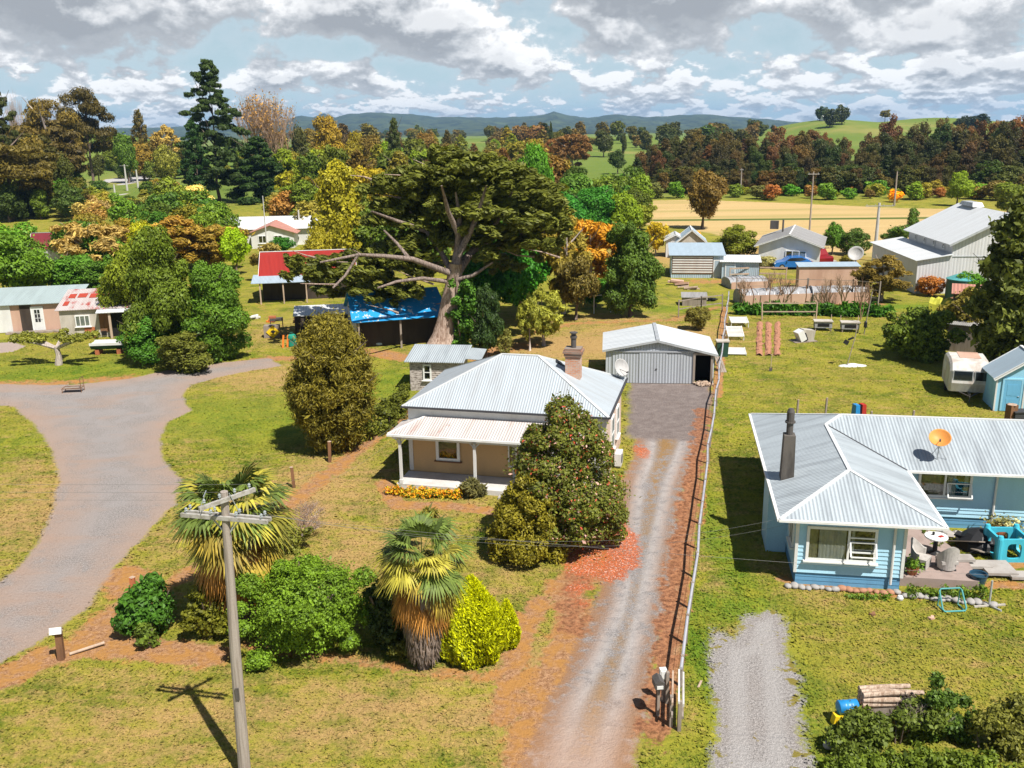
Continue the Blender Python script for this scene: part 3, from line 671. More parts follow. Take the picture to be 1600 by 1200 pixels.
def grid_mesh(xs, ys, keep=None):
    X, Y = np.meshgrid(xs, ys); X, Y = X.ravel(), Y.ravel(); Z = terr(X, Y); nx, ny = len(xs), len(ys)
    i = np.arange((nx-1)*(ny-1)); r, c = i//(nx-1), i % (nx-1); q = np.stack([r*nx+c, r*nx+c+1, (r+1)*nx+c+1, (r+1)*nx+c], 1)
    cx = (X[q[:,0]]+X[q[:,2]])/2; cy = (Y[q[:,0]]+Y[q[:,2]])/2
    if keep is not None: k = keep(cx, cy); q, cx, cy = q[k], cx[k], cy[k]
    return X, Y, Z, q, cx, cy
def land_parts():
    st = .25; xs = np.arange(-64, 64+st/2, st); ys = np.arange(14, 134+st/2, st)
    near = grid_mesh(xs, ys)
    cxs = np.concatenate([-np.geomspace(7000, 700, 14), np.arange(-640, 641, 8.), np.geomspace(700, 7000, 14)])
    cys = np.concatenate([[-400,-200,-100], np.arange(14-80, 14+8*110, 8.), np.geomspace(960, 9000, 22)])
    far = grid_mesh(cxs, cys, lambda x, y: ~((np.abs(x) < 64) & (y > 14) & (y < 134)))
    names = [('gravel_driveway','d_drive'),('parking_pad','d_pad'),('gravel_road','d_road'),('neighbour_driveway','d_ndrive'),('lane','d_lane'),('straw_field','d_field'),('distant_road','d_far')]
    out = {n: [[],[],[],{}] for n, _ in names}; out['ground'] = [[],[],[],{}]
    sets = {}
    for X, Y, Z, q, cx, cy in (near, far):
        A = attrs(X, Y); own = np.zeros(len(q), int)
        for i, (n, d) in enumerate(names):
            dc = A[d][q].mean(1); own[dc < 0] = i+1
        for i in range(len(names)+1):
            qq = q[own == i]
            if not len(qq): continue
            nm = 'ground' if i == 0 else names[i-1][0]
            u, inv = np.unique(qq, return_inverse=True); inv = inv.reshape(-1, 4)
            sets.setdefault(nm, []).append((np.stack([X[u], Y[u], Z[u]], 1), inv, {k: a[u] for k, a in A.items()}))
    for nm, L in sets.items():
        V = np.concatenate([l[0] for l in L]); off = np.cumsum([0]+[len(l[0]) for l in L[:-1]]); Fq = np.concatenate([l[1]+o for l, o in zip(L, off)])
        me = bpy.data.meshes.new(nm); me.vertices.add(len(V)); me.vertices.foreach_set('co', V.astype(np.float32).ravel())
        me.loops.add(Fq.size); me.loops.foreach_set('vertex_index', Fq.astype(np.int32).ravel())
        me.polygons.add(len(Fq)); me.polygons.foreach_set('loop_start', np.arange(0, Fq.size, 4, dtype=np.int32)); me.polygons.foreach_set('loop_total', np.full(len(Fq), 4, dtype=np.int32))
        for k in L[0][2]:
            a = me.attributes.new(k, 'FLOAT', 'POINT'); a.data.foreach_set('value', np.concatenate([l[2][k] for l in L]).astype(np.float32))
        me.materials.append(MAT['land']); me.update(); me.validate(); me.shade_smooth()
        o = bpy.data.objects.new(nm, me); C.objects.link(o); o['kind'] = 'structure'
land_parts()

# far wooded ridge
def hills():
    prof = [(-400,205),(0,204),(200,200),(380,196),(440,188),(470,180),(490,183),(505,177),(522,184),(545,178),(575,176),(620,177),(680,182),(740,183),(790,184),(845,180),(865,173),(890,181),(920,183),(960,179),(1010,183),(1060,180),(1110,179),(1160,183),(1210,187),(1260,192),(1400,196),(1700,196),(2100,196)]
    px = np.array([p[0] for p in prof], float); py = np.array([p[1] for p in prof], float)
    rng = np.random.default_rng(5); n = 420; cols = np.linspace(-400, 2100, n); V = []; F = []
    yy = np.interp(cols, px, py) + np.convolve(rng.normal(size=n), np.ones(3)/3, 'same')*.9
    rows = 14; Y0, Y1 = 3300., 5200.
    for j in range(rows+6):
        k = j/rows
        for i in range(n):
            v = ray(cols[i], yy[i]); top = HCAM + v[2]/v[1]*Y1
            Y = Y0+(Y1-Y0)*k; x = v[0]/v[1]*Y
            if k <= 1: z = -24+(top+24)*(k**.8)+ (60*math.sin(cols[i]*.05+k*5)*.12+rng.normal()*3)*math.sin(k*math.pi)*min(1, k*3)
            else: z = top*(1-(k-1)*2.)
            V.append((x, Y, z-(14 if k < .2 else 0)))
    R = rows+6
    for j in range(R-1):
        for i in range(n-1): a = j*n+i; F.append((a, a+1, a+n+1, a+n))
    def fn(t, b):
        p = t.pos(); a = t.noise(p, .012, 6, .7); c = t.mix(t.ss(a, .38, .6), (.012,.022,.014), (.055,.075,.03)); c = t.mix(t.ss(t.noise(p, .0035, 3, .5), .6, .66, 0, .5), c, (.10,.13,.05)); t.put(b.inputs['Base Color'], c)
    me = bpy.data.meshes.new('hills'); me.from_pydata(V, [], F); me.materials.append(pbr('forest ridge', (.04,.06,.03), .95, fn=fn)); me.shade_smooth()
    o = bpy.data.objects.new('hills', me); C.objects.link(o); o['kind'] = 'structure'
hills()

# ------------------------------------------------------------------ building helpers
def wallq(mb, p0, p1, z0, z1, z1b=None):
    z1b = z1 if z1b is None else z1b; L = math.hypot(p1[0]-p0[0], p1[1]-p0[1])
    mb.add([(p0[0],p0[1],z0),(p1[0],p1[1],z0),(p1[0],p1[1],z1b),(p0[0],p0[1],z1)], [(0,1,2,3)], .5, [[(0,z0),(L,z0),(L,z1b),(0,z1)]])
def frame_at(parent, p0, p1):
    """matrix placing local (along, out, up) on the wall p0->p1"""
    d = Vector((p1[0]-p0[0], p1[1]-p0[1], 0)).normalized(); n = Vector((d.y, -d.x, 0))
    return Matrix(((d.x, n.x, 0, p0[0]), (d.y, n.y, 0, p0[1]), (0,0,1,0), (0,0,0,1)))
def put(mb, Mx): mb.v = [tuple(Mx @ Vector(v)) for v in mb.v]; return mb
def window(parent, p0, p1, s, z, w, h, lights=(0.5,), frame='white_trim', fw=.09, curtains=True, sash=(), sill='white_trim', drape='curtain', out=.10, opened=None):
    """frame, sill, glass and curtains on a wall; lights are the mullion positions (fractions)"""
    Mx = frame_at(parent, p0, p1)
    f = MB()
    for a, b, c, d in ((s-w/2+fw/2, z, fw, h), (s+w/2-fw/2, z, fw, h)): f.box((a, out/2, b), (c, out, d))
    for zz in (z-h/2+fw/2, z+h/2-fw/2): f.box((s, out/2, zz), (w-2*fw, out-.004, fw))
    for m in lights: f.box((s-w/2+w*m, out/2, z), (fw*.8, out-.008, h-2*fw))
    for (m0, m1, zf) in sash: f.box((s-w/2+w*(m0+m1)/2, out/2+.01, z-h/2+h*zf), (w*(m1-m0)-fw, out-.01, .05))
    o = put(f, Mx).build('window', MAT[frame], parent)
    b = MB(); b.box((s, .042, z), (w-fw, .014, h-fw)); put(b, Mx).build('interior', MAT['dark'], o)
    if curtains:
        c = MB(); rng = random.Random(int(s*100+z*10))
        L = curtains if isinstance(curtains, (list, tuple)) else ((.04,.34,'drape'),(.36,.5,'curtain'),(.62,.96,'curtain'))
        groups = {}
        for a0, a1, mt in L: groups.setdefault(mt, []).append((a0, a1))
        for mt, LL in groups.items():
            for a0, a1 in LL:
                c = MB()
                x0, x1 = s-w/2+w*a0, s-w/2+w*a1; n = max(3, int((x1-x0)/.06))
                P = [(x0+(x1-x0)*i/n, .055+.012*(i % 2), 0) for i in range(n+1)]
                for i in range(n): c.add([(P[i][0],P[i][1],z-h/2+fw),(P[i+1][0],P[i+1][1],z-h/2+fw),(P[i+1][0],P[i+1][1],z+h/2-fw),(P[i][0],P[i][1],z+h/2-fw)], [(0,1,2,3)])
                put(c, Mx).build('curtain', MAT[mt], o)
    g = MB(); g.box((s, .080, z), (w-2*fw+.01, .004, h-2*fw+.01)); put(g, Mx).build('pane', MAT['glass'], o)
    if sill: q = MB(); q.box((s, out/2+.04, z-h/2-.025), (w+.16, out+.08, .05)); put(q, Mx).build('sill', MAT[sill], o)
    if opened:
        a0, a1, z0, z1 = opened; q = MB(); x0, x1 = s-w/2+w*a0, s-w/2+w*a1; A = z-h/2+h*z0; B = z-h/2+h*z1; oo = .28
        def pt(x, k): return (x, out+.01+oo*(1-k), A+(B-A)*k)
        for p, r in ((pt(x0,0), pt(x1,0)), (pt(x0,1), pt(x1,1)), (pt(x0,0), pt(x0,1)), (pt(x1,0), pt(x1,1))): q.bar(p, r, .05, .04)
        s2 = put(q, Mx).build('sash', MAT[frame], o)
    return o
def door(parent, p0, p1, s, z0, w, h, mat='white', frame='white_trim', glaz=None):
    Mx = frame_at(parent, p0, p1); d = MB(); d.box((s, .045, z0+h/2), (w, .03, h))
    for zz, hh in ((z0+h*.25, h*.3), (z0+h*.68, h*.36)): d.box((s, .063, zz), (w*.62, .012, hh))
    o = put(d, Mx).build('door', MAT[mat], parent)
    f = MB(); f.box((s-w/2-.05, .035, z0+h/2), (.1, .07, h)); f.box((s+w/2+.05, .035, z0+h/2), (.1, .07, h)); f.box((s, .034, z0+h+.05), (w+.2, .068, .1)); put(f, Mx).build('frame', MAT[frame], o)
    k = MB(); k.box((s+w*.4, .07, z0+h*.48), (.1, .05, .03)); put(k, Mx).build('handle', MAT['steel'], o)
    if glaz:
        g = MB()
        nx, nz, a, b = glaz
        for i in range(nx):
            for j in range(nz): g.box((s-w*.3+w*.6*(i+.5)/nx, .072, z0+h*(a+(b-a)*(j+.5)/nz)), (w*.6/nx-.05, .01, h*(b-a)/nz-.05))
        put(g, Mx).build('pane', MAT['car_glass'], o)
    return o
def gutter(parent, pts, mat='white_trim', r=.06):
    g = MB()
    for a, b in zip(pts[:-1], pts[1:]): g.bar(a, b, r*2, r*1.6)
    return g.build('gutter', MAT[mat], parent)
def capping(parent, segs, mat, r=.06, name='ridge_cap'):
    g = MB()
    for a, b in segs: g.bar(a, b, r*2.6, r*.8)
    return g.build(name, MAT[mat], parent)
def shell(parent, poly, z0, z1, mat, boards=None, name='wall', skip=()):
    """closed wall; boards=(pitch,out) laps weatherboards over it (poly counter-clockwise seen from above)"""
    mb = MB(); n = len(poly)
    for i in range(n):
        p, q = poly[i], poly[(i+1) % n]; wallq(mb, p, q, z0, z1)
        if boards: mb.boards(p, q, z0, z1, *boards)
    return mb.build(name, MAT[mat], parent)
def simple_gable(name, label, cat, loc, yaw, W, D, hw, rise, axis='x', wall='white', roof='roof_grey', over=.3, boards=None, group=None, base=0., th=.05, wall_h2=None):
    """box walls with a gable roof; ridge along x or y; returns the thing"""
    t = thing(name, label, cat, loc, yaw, group)
    P = [(0,0),(W,0),(W,D),(0,D)]; mb = MB()
    if axis == 'x':
        for i in (0, 2): p, q = P[i], P[(i+1) % 4]; wallq(mb, p, q, base, hw); boards and mb.boards(p, q, base, hw, *boards)
        for i in (1, 3):
            p, q = P[i], P[(i+1) % 4]; m = ((p[0]+q[0])/2, (p[1]+q[1])/2); wallq(mb, p, m, base, hw, hw+rise); wallq(mb, m, q, base, hw+rise, hw)
            if boards: mb.boards(p, q, base, hw, *boards); mb.boards(p, q, hw, hw+rise-.1, *boards, clip=lambda z: (D/2*(z-hw)/rise, D-D/2*(z-hw)/rise))
        k = rise/(D/2); e = over; zr = hw+rise+.03; ze = hw-e*k+.03
        r = MB(); r.slab([(-e,-e,ze),(W+e,-e,ze),(W+e,D/2,zr),(-e,D/2,zr)], th); r.slab([(W+e,D+e,ze),(-e,D+e,ze),(-e,D/2,zr),(W+e,D/2,zr)], th)
        cap = [((-e,D/2,zr+.01),(W+e,D/2,zr+.01))]
        barge = [((x,-e,ze-.06),(x,D/2,zr-.06)) for x in (-e+.02, W+e-.02)]+[((x,D+e,ze-.06),(x,D/2,zr-.06)) for x in (-e+.02, W+e-.02)]
    else:
        for i in (1, 3): p, q = P[i], P[(i+1) % 4]; wallq(mb, p, q, base, hw); boards and mb.boards(p, q, base, hw, *boards)
        for i in (0, 2):
            p, q = P[i], P[(i+1) % 4]; m = ((p[0]+q[0])/2, (p[1]+q[1])/2); wallq(mb, p, m, base, hw, hw+rise); wallq(mb, m, q, base, hw+rise, hw)
            if boards: mb.boards(p, q, base, hw, *boards); mb.boards(p, q, hw, hw+rise-.1, *boards, clip=lambda z: (W/2*(z-hw)/rise, W-W/2*(z-hw)/rise))
        k = rise/(W/2); e = over; zr = hw+rise+.03; ze = hw-e*k+.03
        r = MB(); r.slab([(-e,D+e,ze),(-e,-e,ze),(W/2,-e,zr),(W/2,D+e,zr)], th); r.slab([(W+e,-e,ze),(W+e,D+e,ze),(W/2,D+e,zr),(W/2,-e,zr)], th)
        cap = [((W/2,-e,zr+.01),(W/2,D+e,zr+.01))]
        barge = [((-e,y,ze-.06),(W/2,y,zr-.06)) for y in (-e+.02, D+e-.02)]+[((W+e,y,ze-.06),(W/2,y,zr-.06)) for y in (-e+.02, D+e-.02)]
    mb.build('wall', MAT[wall], t); ro = r.build('roof', MAT[roof], t); capping(ro, cap, roof if False else 'steel' if 'iron' in wall else 'white_trim')
    for p, q in barge: b = MB(); b.bar(p, q, .04, .16); b.build('barge_board', MAT['white_trim'], ro)
    return t
def skillion(name, label, cat, loc, yaw, W, D, hf, hb, wall, roof, over=.25, boards=None, roofmatname=None):
    """lean-to roof: height hf at the front (y=0), hb at the back"""
    t = thing(name, label, cat, loc, yaw); mb = MB(); P = [(0,0),(W,0),(W,D),(0,D)]
    for (p, q, a, b) in ((P[0],P[1],hf,hf),(P[1],P[2],hf,hb),(P[2],P[3],hb,hb),(P[3],P[0],hb,hf)):
        wallq(mb, p, q, 0, a, b)
        if boards: mb.boards(p, q, 0, min(a, b), *boards)
    mb.build('wall', MAT[wall], t); e = over; k = (hb-hf)/D
    r = MB(); r.slab([(-e,-e,hf-e*k+.04),(W+e,-e,hf-e*k+.04),(W+e,D+e,hb+e*k+.04),(-e,D+e,hb+e*k+.04)], .05); r.build('roof', MAT[roof], t)
    return t
def dish(loc, az, label, mat='dish_grey', r=.42, h=.7, name='satellite_dish', tilt=.45, group=None):
    t = thing(name, label, 'satellite dish', loc, az, group)
    m = MB(); m.tube([(0,0,0),(0,0,h)], .025, 8); m.tube([(.35,.1,0),(0,0,h*.75)], .015, 6); m.tube([(-.3,.15,0),(0,0,h*.75)], .015, 6); m.build('mast', MAT['steel'], t)
    b = MB(); prof = [(r*k, .22*r*k*k*2) for k in (.02,.25,.5,.75,.92,1.)]; b.lathe(prof+[(r*1.02, prof[-1][1]-.015)]+[(p[0], p[1]-.02) for p in reversed(prof)], 24)
    R = Matrix.Translation((0,-.08,h+.25*r)) @ Matrix.Rotation(math.pi/2-tilt, 4, 'X'); put(b, R).build('reflector', MAT[mat], t, smooth=True)
    a = MB(); a.tube([(0,-.05,.0),(0,-r*.75,r*1.0)], .012, 6); a.box((0,-r*.75,r*1.05), (.07,.07,.12)); put(a, R).build('feed_arm', MAT['dark_steel'], t)
    return t

# ------------------------------------------------------------------ the cottage
CW = math.radians(-13.5)
def cottage():
    t = thing('cottage', 'single storey villa with white hipped iron roof, tan weatherboards, rusting veranda and brick chimney', 'house', (-5.12,43.2,0), CW)
    x0, x1, y0, y1, ze, zr = .2, 9.7, -.42, 6.05, 3.6, 5.5
    w = MB(); wallq(w, (x0,y0), (x1,y0), 0, ze-.08); w.boards((x0+.1,y0), (6.9,y0), .28, 2.72, .19, .04); w.build('front_wall', MAT['tan_board'], t)
    w = MB(); w.box(((x0+x1)/2, y0-.012, 3.12), (x1-x0, .03, .86)); w.box((8.35, y0-.014, 1.35), (2.7, .03, 2.7)); w.box((x0+.07, y0-.03, 1.6), (.2,.06,2.6)); w.box((x1-.02, y0-.02, 1.7), (.24,.08,3.4)); w.box((5.42,y0-.03,1.5),(.18,.05,2.5)); w.build('white_facing', MAT['white'], t)
    w = MB()
    for p, q in (((x1,y0),(x1,y1)), ((x1,y1),(x0,y1)), ((x0,y1),(x0,y0))): wallq(w, p, q, 0, ze-.08); w.boards(p, q, .1, ze-.1, .17, .022)
    w.build('side_wall', MAT['pink_board'], t)
    e = [(-.02,-.65,ze),(9.92,-.65,ze),(9.92,6.3,ze),(-.02,6.3,ze)]; ra, rb = (4.1,2.83,zr), (5.95,2.83,zr)
    r = MB(); r.slab([e[0],e[1],rb,ra], .03); r.slab([e[1],e[2],rb], .03); r.slab([e[2],e[3],ra,rb], .03); r.slab([e[3],e[0],ra], .03); ro = r.build('roof', MAT['roof_white'], t)
    capping(ro, [(ra, rb)]+[(e[0],ra),(e[3],ra),(e[1],rb),(e[2],rb)], 'roof_plain', .055)
    s = MB(); s.prism([(-.02+.03,-.62),(9.88,-.62),(9.88,6.27),(.01,6.27)], ze-.10, ze-.05); s.build('soffit', MAT['white_trim'], t)
    gutter(t, [(-.06,-.7,ze-.03),(9.97,-.7,ze-.03),(9.97,6.35,ze-.03)], 'dark_trim', .05)
    # veranda
    v = MB(); a, b = -.2, 7.6; f, bk = -2.25, y0-.03; zf, zb = 2.72, 3.14
    v.slab([(a,f,zf),(b,f,zf),(b,bk,zb),(a+1.35,bk,zb)], .025); v.slab([(a,bk+.3,zf),(a,f,zf),(a+1.35,bk,zb)], .025); vr = v.build('veranda_roof', MAT['roof_rust'], t)
    capping(vr, [((a,f,zf+.01),(a+1.35,bk,zb+.01))], 'white', .04)
    g = MB(); g.bar((a-.02,f-.05,zf-.05),(b,f-.05,zf-.05),.09,.1); g.bar((a+.2,f+.12,zf-.17),(b,f+.12,zf-.17),.10,.16); g.bar((a+.14,f+.2,zf-.17),(a+.14,bk,zf-.12),.09,.14); g.build('veranda_beam', MAT['white_trim'], t)
    d = MB(); d.box(((a+b)/2+.15, (f+y0)/2+.02, .12), (b-a-.3, y0-f-.1, .24)); d.build('veranda_floor', MAT['deck'], t)
    st = MB(); st.box((5.9, f-.18, .06), (1.5,.45,.12)); st.build('step', MAT['concrete'], t)
    for i, px in enumerate((.33, 3.95, 7.3)):
        p = MB(); p.box((px, -2.1, 1.4), (.12,.12,2.35)); p.box((px,-2.1,.34), (.17,.17,.2)); p.box((px,-2.1,2.28),(.17,.17,.06)); p.bar((px-.32,-2.1,2.55),(px-.05,-2.1,2.28),.05); p.bar((px+.32,-2.1,2.55),(px+.05,-2.1,2.28),.05); p.box((px,-2.1,2.52),(.22,.16,.1))
        p.build('veranda_post', MAT['white'], t)
    window(t, (x0,y0), (x1,y0), 1.95, 1.52, 1.2, 1.25, (), sill='brown_wood', fw=.14, curtains=((.08,.14,'curtain'),), sash=((0,1,.5),) if False else ())
    door(t, (x0,y0), (x1,y0), 5.95, .26, .82, 2.0, 'white', glaz=(1,1,.12,.55))
    window(t, (x0,y0), (x1,y0), 5.15, 1.55, .42, 1.5, (), curtains=False, fw=.06, sill=None)
    window(t, (x1,y0), (x1,y1), 2.6, 1.9, 1.0, 1.7, (), sash=((0,1,.5),), drape='curtain', curtains=((.1,.9,'curtain'),)); window(t, (x1,y0), (x1,y1), 4.6, 1.9, .9, 1.6, (), curtains=((.1,.9,'curtain'),), sash=((0,1,.5),))
    c = MB(); zb = 4.25; c.box((0,0,.65), (.72,.62,1.5)); c.box((0,0,1.46), (.84,.74,.14)); c.box((0,0,1.6), (.94,.84,.12)); c.box((0,0,1.72),(.80,.70,.12)); ch = c.build('chimney', MAT['brick'], t, loc=(7.75,2.6,zb))
    f = MB(); f.tube([(0,0,1.75),(0,0,2.25)], .13, 12); f.tube([(0,0,2.25),(0,0,2.36)], .17, 12); f.tube([(0,0,2.4),(0,0,2.5)], .12, 12); f.tube([(0,0,2.5),(0,0,2.54)], .2, 12); f.build('flue', MAT['dark_steel'], ch)
    k = MB(); k.box((0,0,0),(.62,.5,.05)); s = k.build('skylight', MAT['dark_trim'], t, loc=(7.0,3.35,5.0)); s.rotation_euler = (0,.62,0.25)
    h = MB(); h.bar((8.4,4.9,4.18),(9.7,5.7,3.75),.05,.04); h.build('roof_pipe', MAT['dark_trim'], t)
    hp = MB(); hp.box((0,0,.45), (.32,.82,.62)); hp.box((0,0,.1),(.3,.7,.08)); 
    o = thing('heat_pump', 'white heat pump unit standing against the cottage side wall', 'heat pump', tuple(Matrix.Translation((-5.12,43.2,0)) @ Matrix.Rotation(CW,4,'Z') @ Vector((10.02,2.75,0)))[:3], CW)
    hp.build('casing', MAT['white'], o); f = MB(); f.tube([(.165,-.1,.46),(.175,-.1,.46)], .24, 20); f.build('fan_grille', MAT['dark_trim'], o)
cottage()
LC = Matrix.Translation((-5.12,43.2,0)) @ Matrix.Rotation(CW,4,'Z')
dish(tuple(LC @ Vector((9.55,5.9,3.62))), CW+.9, 'pale grey satellite dish at the rear corner of the cottage roof', r=.46, h=.5)

# ------------------------------------------------------------------ garage
def garage():
    yaw = math.radians(-6); L = Matrix.Translation((6.17,59.03,0)) @ Matrix.Rotation(yaw,4,'Z')
    t = thing('garage', 'ribbed grey iron garage with low gable roof and one open doorway', 'garage', (6.17,59.03,0), yaw)
    W, D, hl, hp, hr, xp = 7.0, 4.9, 2.3, 2.9, 2.05, 3.35
    w = MB(); wallq(w, (0,0), (xp,0), 0, hl, hp); wallq(w, (xp,0), (5.6,0), 0, hp, hp-(hp-hr)*(5.6-xp)/(W-xp)); wallq(w,(5.6,0),(W,0),2.0,2.38,2.05); wallq(w,(6.88,0),(W,0),0,2.0)
    wallq(w, (W,0), (W,D), 0, hr); wallq(w, (W,D), (xp,D), 0, hr, hp); wallq(w, (xp,D), (0,D), 0, hp, hl); wallq(w, (0,D), (0,0), 0, hl); w.build('wall', MAT['wall_iron'], t)
    k = .18; r = MB(); e = .22
    r.slab([(-e,D+e,hl-.03),(-e,-e,hl-.03),(xp,-e,hp+.05),(xp,D+e,hp+.05)], .05); r.slab([(W+e,-e,hr-.03),(W+e,D+e,hr-.03),(xp,D+e,hp+.05),(xp,-e,hp+.05)], .05); ro = r.build('roof', MAT['roof_garage'], t)
    capping(ro, [((xp,-e,hp+.06),(xp,D+e,hp+.06))], 'steel', .09)
    b = MB(); b.bar((-e,-e,hl-.1),(xp,-e,hp-.02),.04,.14); b.bar((xp,-e,hp-.02),(W+e,-e,hr-.1),.04,.14); b.build('barge_board', MAT['steel'], ro)
    d = MB()
    for i in range(3): wallq(d, (.45+i*1.72,-.04-.03*(i%2)), (.45+(i+1)*1.72+.06,-.04-.03*(i%2)), .03, 2.12)
    d.bar((.3,-.07,2.16),(5.7,-.07,2.16),.07,.1); sd_ = d.build('sliding_door', MAT['wall_iron'], t); h = MB(); h.box((3.3,-.1,1.),(.12,.05,.05)); h.build('handle', MAT['dark_steel'], sd_)
    f = MB(); f.bar((5.72,-.06,0),(5.72,-.06,2.1),.14,.12); f.bar((6.85,-.06,0),(6.85,-.06,2.0),.14,.12); f.bar((5.66,-.07,2.05),(6.92,-.07,2.0),.13,.16); f.build('door_frame', MAT['old_wood'], t)
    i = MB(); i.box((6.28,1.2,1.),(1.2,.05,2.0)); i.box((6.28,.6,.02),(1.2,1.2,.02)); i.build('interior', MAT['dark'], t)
    rr = random.Random(4); m = MB()
    for q in range(46):
        a = rr.random()*6.28; d_ = rr.random()**.6; m.box((6.3+.6*d_*math.cos(a), -.35+.35*d_*math.sin(a), .05+.22*(1-d_)), (.2+.08*rr.random(), .12, .1), rr.random()*3, rr.random()-.5, rr.random()-.5)
    o = m.build('firewood_pile', MAT['tan_wood']); o.matrix_world = L; tag(o, 'heap of pale split firewood spilling from the open garage doorway', 'firewood', kind='stuff')
MAT['roof_garage'] = iron('garage roof iron', (.60,.63,.65), (.36,.38,.40), .45, .38, depth=.03, sheets=False)
garage()

# ------------------------------------------------------------------ blue house
BL = Matrix.Translation((10.3,31.02,0)) @ Matrix.Rotation(math.radians(-9.5),4,'Z')
def bl(x, y, z=0.): return tuple(BL @ Vector((x,y,z)))
def blue_house():
    t = thing('blue_house', 'pale blue weatherboard house with grey hipped iron roof and front wing with wide white window', 'house', (10.3,31.02,0), math.radians(-9.5))
    zb, ze = .5, 2.64; X = 15.
    poly = [(0,0),(3.72,0),(3.72,5.9),(X,5.9),(X,11.8),(0,11.8)]
    w = MB()
    for i in range(6): p, q = poly[i], poly[(i+1) % 6]; wallq(w, p, q, zb-.02, ze); w.boards(p, q, zb, ze, .165, .032)
    w.build('wall', MAT['blue_board'], t)
    w = MB(); ins = [(.03,.03),(3.69,.03),(3.69,5.93),(X,5.93),(X,11.77),(.03,11.77)]
    for i in range(6): p, q = ins[i], ins[(i+1) % 6]; wallq(w, p, q, 0, zb); w.boards(p, q, 0, zb-.01, .16, .015)
    w.build('base_wall', MAT['blue_base'], t)
    for x, y in ((0,0),(3.72,0)): c = MB(); c.box((x,y,1.6),(.11,.11,2.2)); c.build('corner_board', MAT['white'], t)
    for x, y in ((3.35,-.09),(8.6,5.82)): c = MB(); c.tube([(x,y,.25),(x,y,2.55)], .05, 8); c.build('downpipe', MAT['white'], t)
    # fireplace breast
    b = MB(); b.box((-.38,3.5,1.3),(.76,1.7,2.6)); b.build('chimney_breast', MAT['blue_board'], t)
    s = math.tan(math.radians(18.7)); e0, e1 = -.70, 4.92; yf = -.40; hw = (e1-e0)/2; xr = (e0+e1)/2; zw = 2.72+hw*s
    yb, ym = 12.3, 5.2; hm = (yb-ym)/2; zm = 2.72+hm*s; yr = (yb+ym)/2; xm = e0+hm; zE = 2.72; XR = X+.5
    A, B = (e0,yf,zE), (e1,yf,zE); Cn = (e1,ym,zE); R1 = (xr,yf+hw,zw); R2 = (xr,ym+hw,zw); M1 = (xm,yr,zm); BLc = (e0,yb,zE)
    r = MB(); r.slab([A,B,R1], .04); r.slab([B,Cn,R2,R1], .04); r.slab([A,R1,R2,M1,BLc][::-1], .04)
    r.slab([Cn,(XR,ym,zE),(XR,yr,zm),M1,R2], .04); r.slab([(XR,yb,zE),BLc,M1,(XR,yr,zm)], .04)
    ro = r.build('roof', MAT['roof_grey'], t)
    capping(ro, [(A,R1),(B,R1),(R1,R2),(R2,M1),(M1,(XR,yr,zm)),(M1,BLc)], 'roof_plain', .055)
    v = MB(); v.bar(Cn, R2, .09, .03); v.build('valley', MAT['dark_trim'], ro)
    sf = MB(); sf.prism([(e0+.03,yf+.03),(e1-.03,yf+.03),(e1-.03,ym+.03),(XR,ym+.03),(XR,yb-.03),(e0+.03,yb-.03)], 2.60, 2.67); sf.build('soffit', MAT['white_trim'], t)
    gutter(t, [(e0-.04,yb,zE-.04),(e0-.04,yf-.04,zE-.04),(e1+.04,yf-.04,zE-.04),(e1+.04,ym-.04,zE-.04),(XR,ym-.04,zE-.04)], 'white_trim', .055)
    window(t, (0,0), (3.72,0), 1.55, 1.70, 2.45, 1.35, (.60,), fw=.1, sash=((.6,1,.72),(.6,1,.30)), curtains=((.02,.16,'drape'),(.18,.56,'curtain'),(.64,.68,'curtain'),(.92,.97,'drape')), opened=(.62,.98,.26,.60), out=.10)
    window(t, (3.72,5.9), (X,5.9), 2.9, 1.95, 2.1, 1.15, (.5,), fw=.1, curtains=((.03,.42,'drape'),(.55,.7,'curtain'),(.85,.93,'curtain')), opened=(.54,.98,.1,.55), out=.10)
    window(t, (3.72,5.9), (X,5.9), 7.2, 1.95, 1.8, 1.15, (.5,), fw=.1)
    window(t, (0,11.8), (0,0), 10.9, 1.8, .9, 1.1, (.5,), fw=.08)
    c = MB(); c.box((0,0,.75),(.50,.56,1.9),taper=.86); ch = c.build('chimney', MAT['dark_block'], t, loc=(-.05,3.35,3.0))
    f = MB(); f.tube([(0,0,1.6),(0,0,2.2)], .13, 12); f.tube([(0,0,2.18),(0,0,2.24)], .2, 12); f.tube([(0,0,2.24),(0,0,2.62),(0,0,2.75)], [.15,.15,.10], 12); f.build('flue', MAT['dark_steel'], ch)
    m = MB(); m.box((-.06,1.3,1.8),(.12,.3,.5)); m.build('meter_box', MAT['white'], t)
blue_house()
dish(bl(6.25,5.95,3.0), math.radians(-9.5)-.25, 'orange faded satellite dish on the blue house roof', 'dish_orange', r=.42, h=.75, tilt=.9)

# ------------------------------------------------------------------ sheds and other houses
def wl(o, yaw): return Matrix.Translation(o) @ Matrix.Rotation(yaw,4,'Z')
ys = math.radians(-8)
t = skillion('weatherboard_shed', 'small shed of peeling weatherboards with flat iron roof behind the cottage', 'shed', (-6.57,57.91,0), ys, 3.3, 2.5, 2.0, 2.35, 'grey_board', 'roof_grey', .3, (.13,.03))
window(t, (0,0), (3.3,0), 1.15, 1.25, .55, 1.05, (), fw=.1, curtains=False, sash=((0,1,.5),))
r = MB(); r.slab([(3.2,.5,2.1),(4.6,.5,2.0),(4.6,2.7,2.2),(3.2,2.7,2.3)], .04); r.build('lean_to_roof', MAT['roof_grey'], t)
for x in (4.4,): p = MB(); p.box((x,.7,1.),(.1,.1,2.)); p.build('post', MAT['old_wood'], t)

